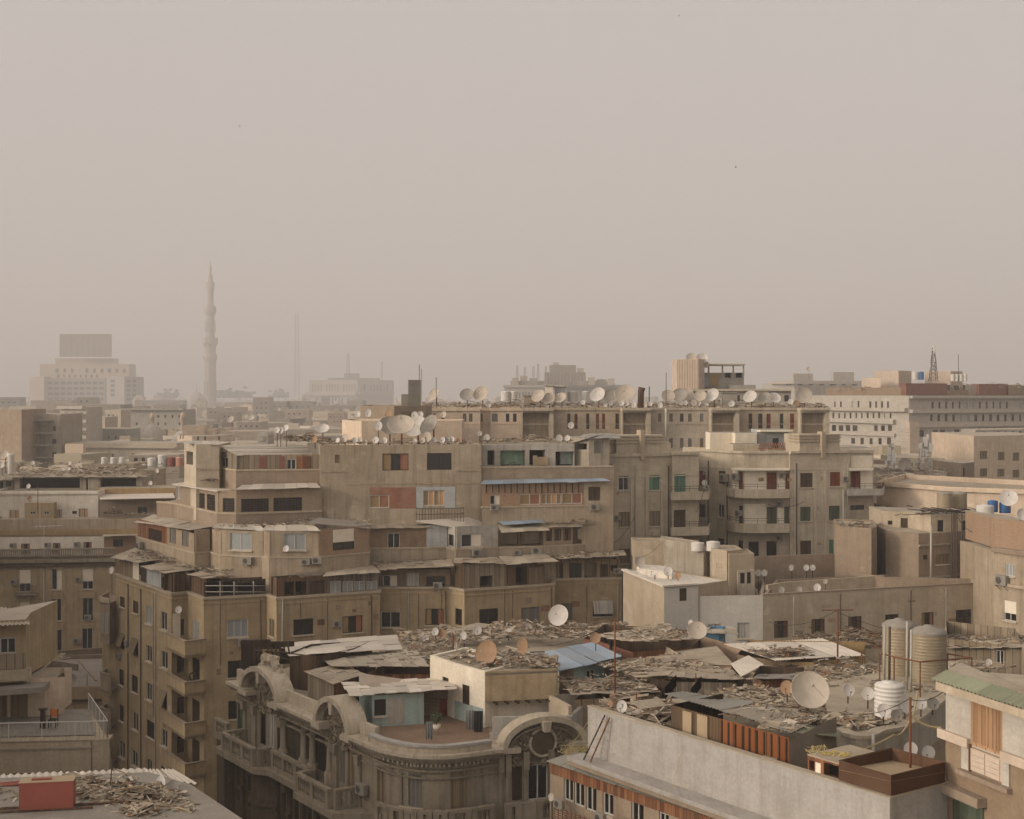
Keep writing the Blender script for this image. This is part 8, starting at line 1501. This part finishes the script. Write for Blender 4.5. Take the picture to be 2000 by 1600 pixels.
hp('fallen beams and sheets behind the pale parapet corner', [(1214, 1404, 61.6), (1310, 1420, 60.2), (1306, 1372, 66), (1180, 1370, 66)], 160, h=.9, ln=(1.2, 3.2), wd=(.08, .5)); hp('rubble on the low roofs behind the steel tanks', [(1560, 1272, 91), (1760, 1262, 94), (1760, 1236, 103), (1560, 1244, 102)], 750, 'scrapdk', h=.6); hp('rubble on the long shack right of the steel tanks', [(1850, 1264, 87.5), (2000, 1262, 86), (2000, 1238, 95), (1850, 1240, 95)], 420, h=.25)
hp('dark scrap in front of the long shack', [(1840, 1318, 75), (1900, 1310, 77), (2000, 1304, 79), (1860, 1296, 84)], 260, h=.5); hp('sticks along the orange board shack roof', [(1420, 1396, 57), (1540, 1428, 54), (1590, 1404, 59), (1480, 1372, 61)], 150, ln=(.6, 2.2), wd=(.03, .14), h=.1)
hp('grit and leaves on the eave roof', [(1130, 1482, 62.4), (1290, 1534, 57.8), (1300, 1526, 58.6), (1150, 1474, 63.2)], 260, 'grit', ln=(.05, .3), wd=(.03, .12), h=.1); hp('rubbish strip behind the big parapet shack', [(1360, 1372, 64), (1440, 1396, 62), (1500, 1362, 66), (1420, 1348, 68)], 240, h=.5)
# stepped building
hp('litter along the roof edge of the flat olive facade', [(628, 867, 120.8), (938, 870, 122.2), (930, 866, 127), (640, 863, 127)], 460, 'scrap', h=.5, ln=(.3, 1.4)); hp('dry sticks beside the small dish trio', [(560, 862, 122), (640, 866, 122), (640, 856, 127), (560, 854, 127)], 220, 'scrapdk', ln=(.5, 1.8), wd=(.03, .12), h=.5)
hp('litter on the second step roofs', [(430, 1030, 114), (720, 1026, 115.5), (720, 1016, 119), (440, 1020, 118)], 240, h=.2, ln=(.2, 1.2)); hp('litter on the lowest shelter roofs, right half', [(740, 1112, 114.4), (1200, 1086, 120), (1190, 1072, 123), (735, 1098, 118)], 520, h=.25, ln=(.2, 1.5)); hp('litter on the lowest shelter roofs, left half', [(240, 1092, 121), (440, 1120, 111.5), (460, 1106, 115), (280, 1074, 124)], 170, h=.2, ln=(.3, 1.6))
hp('litter on the ragged roofs under the brick loggia', [(1060, 1024, 120.4), (1190, 1018, 122), (1180, 1005, 125), (1060, 1008, 124)], 200, h=.3); hp('rubbish on the roof above the green room', [(945, 864, 125), (1120, 864, 126), (1120, 858, 130), (945, 858, 130)], 260, h=.5, ln=(.2, 1.4)); hp('litter on the stair tower ledge', [(390, 940, 121), (424, 940, 121.5), (428, 930, 124), (388, 930, 124)], 90, h=.3)
# other roofs
hp('clutter along the roof of the long pale row, left half', [(830, 797, 189), (1215, 797, 191), (1215, 789, 203), (830, 789, 203)], 900, 'scrap', h=1.1, ln=(.4, 2.6)); hp('clutter along the roof of the long pale row, right half', [(1215, 797, 191), (1612, 799, 191), (1600, 790, 203), (1215, 789, 203)], 900, 'scrap', h=1.1, ln=(.4, 2.6))
hp('scrap over the ragged shacks at the far left', [(20, 929, 190), (280, 929, 191), (276, 920, 197), (20, 919, 197)], 420, h=.5, ln=(.4, 2)); hp('clutter on the far left flat roofs', [(0, 925, 200), (340, 925, 200), (340, 905, 225), (0, 905, 225)], 500, 'scrap', h=.7, ln=(.4, 2.2)); hp('junk heap under the tin roof of the white attic', [(203, 1004, 181.5), (240, 1004, 181.5), (240, 1003, 183), (203, 1003, 183)], 200, 'scrapdk', h=1.4, ln=(.3, 1.2)); hp('pale scrap on the roof right of the junk heap', [(245, 1006, 181), (300, 1006, 181), (300, 1003, 183), (245, 1003, 183)], 60, h=.5)
hp('rubble on the roofs before the cream attic building', [(1600, 935, 165), (1860, 944, 160), (1860, 930, 185), (1650, 925, 185)], 500, 'scrap', h=.7, ln=(.3, 2)); hp('litter on the roof of the small flat house below the hotel', [(1700, 922, 200), (1850, 922, 200), (1850, 914, 212), (1700, 914, 212)], 260, h=.8, ln=(.4, 2)); hp('clutter on the far hotel roofs', [(1640, 765, 345), (1990, 757, 345), (1990, 752, 370), (1640, 756, 370)], 420, h=2.2, ln=(.6, 4)); hp('clutter on the hazy brown office block', [(1000, 752, 800), (1200, 752, 800), (1200, 749, 840), (1000, 749, 840)], 200, h=4, ln=(1, 7)); hp('rubbish on the roof beside the terrace house', [(80, 1300, 112), (130, 1290, 115), (120, 1280, 117), (75, 1285, 117)], 120, 'grit', h=.3)
hp('junk on the pink house stair roof', [(1640, 1028, 117), (1700, 1033, 115.4), (1710, 1026, 119), (1650, 1022, 121)], 60, 'scrapdk', h=.4); hp('low litter on the hotel front roofs', [(1850, 900, 204), (1995, 905, 206), (1990, 898, 210), (1860, 895, 210)], 60, h=.3) if 0 else None
hp('plants and rubbish on the right terrace wall', [(1882, 1196, 113), (1938, 1198, 113), (1938, 1188, 116), (1882, 1186, 116)], 140, 'scrapdk', h=1.0, ln=(.2, .8))
# ---------------------------------------------------------------- groups of look-alikes
GR = {'water tank': 'water tanks on the roofs', 'mast': 'lattice masts on the skyline', 'pole': 'poles rising from the roofs', 'cable': 'cables and ropes between the walls', 'shack': 'shacks built on the roofs', 'bird': 'birds in the sky', 'hut': 'huts among the dishes', 'dome': 'mosque and church domes', 'aerial': 'aerials on the roofs', 'pipe': 'pipes on the roofs', 'rope': 'rope heaps and ends', 'cloth': 'washing and rugs on the terrace'}
for o in list(bpy.data.objects):
    if o.parent is None and o.get('category') in GR and not o.get('group') and o.get('kind') is None: o['group'] = GR[o['category']]
# ---------------------------------------------------------------- ground, air, sky, sun, camera
mb = MB(); mb.q((-4500, -60, 0), (4500, -60, 0), (4500, 7000, 0), (-4500, 7000, 0)); tag(mb.build('ground', 'ground'), kind='structure')
mb = MB(); mb.q((-26, 40, .004), (-14, 30, .004), (-28, 125, .004), (-42, 125, .004)); tag(mb.build('road', 'asphalt'), kind='structure')
hz = MB(); hz.hexa([(-4600, -80, -1), (4600, -80, -1), (4600, 7200, -1), (-4600, 7200, -1), (-4600, -80, 330), (4600, -80, 330), (4600, 7200, 330), (-4600, 7200, 330)])
hm = bpy.data.materials.new('haze'); hm.use_nodes = True; t = hm.node_tree; t.nodes.remove(t.nodes['Principled BSDF'])
pv = t.nodes.new('ShaderNodeVolumePrincipled'); pv.inputs['Color'].default_value = HAZE_COL; pv.inputs['Density'].default_value = HAZE_D; pv.inputs['Anisotropy'].default_value = .0
t.links.new(pv.outputs[0], t.nodes['Material Output'].inputs['Volume']); MATS['haze'] = hm
if HAZE_D: tag(hz.build('haze', 'haze'), kind='stuff')
EL = math.radians(15); TX, TY = -.90, -.36
ws = bpy.data.worlds.new('World'); SC.world = ws; ws.use_nodes = True; t = ws.node_tree; bg = t.nodes['Background']
sky = t.nodes.new('ShaderNodeTexSky'); sky.sky_type = 'NISHITA'; sky.sun_disc = False; sky.sun_elevation = EL; sky.sun_rotation = math.atan2(TX, TY) % (2*math.pi)
sky.dust_density = 6; sky.air_density = 1.2; sky.ozone_density = 1.
hs = t.nodes.new('ShaderNodeHueSaturation'); hs.inputs['Saturation'].default_value = SKY_SAT
mx = t.nodes.new('ShaderNodeMix'); mx.data_type = 'RGBA'; mx.inputs[0].default_value = SKY_MIX; mx.inputs[7].default_value = SKY_COL
t.links.new(sky.outputs[0], hs.inputs['Color']); t.links.new(hs.outputs[0], mx.inputs[6]); # bright dusty aureole of the sky around the low sun, left of and behind the camera
sdir = V((TX, TY, 0)).normalized()*math.cos(EL)+V((0, 0, math.sin(EL))); tc_ = t.nodes.new('ShaderNodeTexCoord'); dt = t.nodes.new('ShaderNodeVectorMath'); dt.operation = 'DOT_PRODUCT'; dt.inputs[1].default_value = sdir
cl = t.nodes.new('ShaderNodeMath'); cl.operation = 'MAXIMUM'; cl.inputs[1].default_value = 0; pw = t.nodes.new('ShaderNodeMath'); pw.operation = 'POWER'; pw.inputs[1].default_value = 1.6; ma = t.nodes.new('ShaderNodeMath'); ma.operation = 'MULTIPLY_ADD'; ma.inputs[1].default_value = AUREOLE; ma.inputs[2].default_value = 1
sm = t.nodes.new('ShaderNodeVectorMath'); sm.operation = 'SCALE'
t.links.new(tc_.outputs['Generated'], dt.inputs[0]); t.links.new(dt.outputs['Value'], cl.inputs[0]); t.links.new(cl.outputs[0], pw.inputs[0]); t.links.new(pw.outputs[0], ma.inputs[0]); t.links.new(mx.outputs[2], sm.inputs[0]); t.links.new(ma.outputs[0], sm.inputs['Scale']); t.links.new(sm.outputs[0], bg.inputs['Color']); bg.inputs['Strength'].default_value = SKY_S
sl = bpy.data.lights.new('sun', 'SUN'); sl.energy = SUN_E; sl.angle = math.radians(10); sl.color = (1, .87, .75)
so = bpy.data.objects.new('sun', sl); COL.objects.link(so)
h = math.hypot(TX, TY); dv = V((TX/h*math.cos(EL), TY/h*math.cos(EL), math.sin(EL))); so.rotation_euler = dv.to_track_quat('Z', 'Y').to_euler(); so.location = dv*300
cd = bpy.data.cameras.new('camera'); cam = bpy.data.objects.new('camera', cd); COL.objects.link(cam); cam.location = (0, 0, CH); cam.rotation_euler = (math.pi/2, 0, 0)
cd.sensor_width = 36; cd.lens = F/2000*36; cd.shift_y = -(800-HY)/2000; cd.clip_end = 20000; cd.clip_start = .5; SC.camera = cam
SC.view_settings.view_transform = 'Standard'; SC.view_settings.look = 'None'; SC.view_settings.exposure = EXPO; SC.view_settings.gamma = 1
cy = SC.cycles; cy.use_adaptive_sampling = True; cy.adaptive_threshold = .02; cy.max_bounces = 5; cy.diffuse_bounces = 3; cy.glossy_bounces = 2; cy.transmission_bounces = 1; cy.volume_bounces = 2; cy.use_denoising = True
try: cy.denoiser = 'OPENIMAGEDENOISE'
except Exception: pass
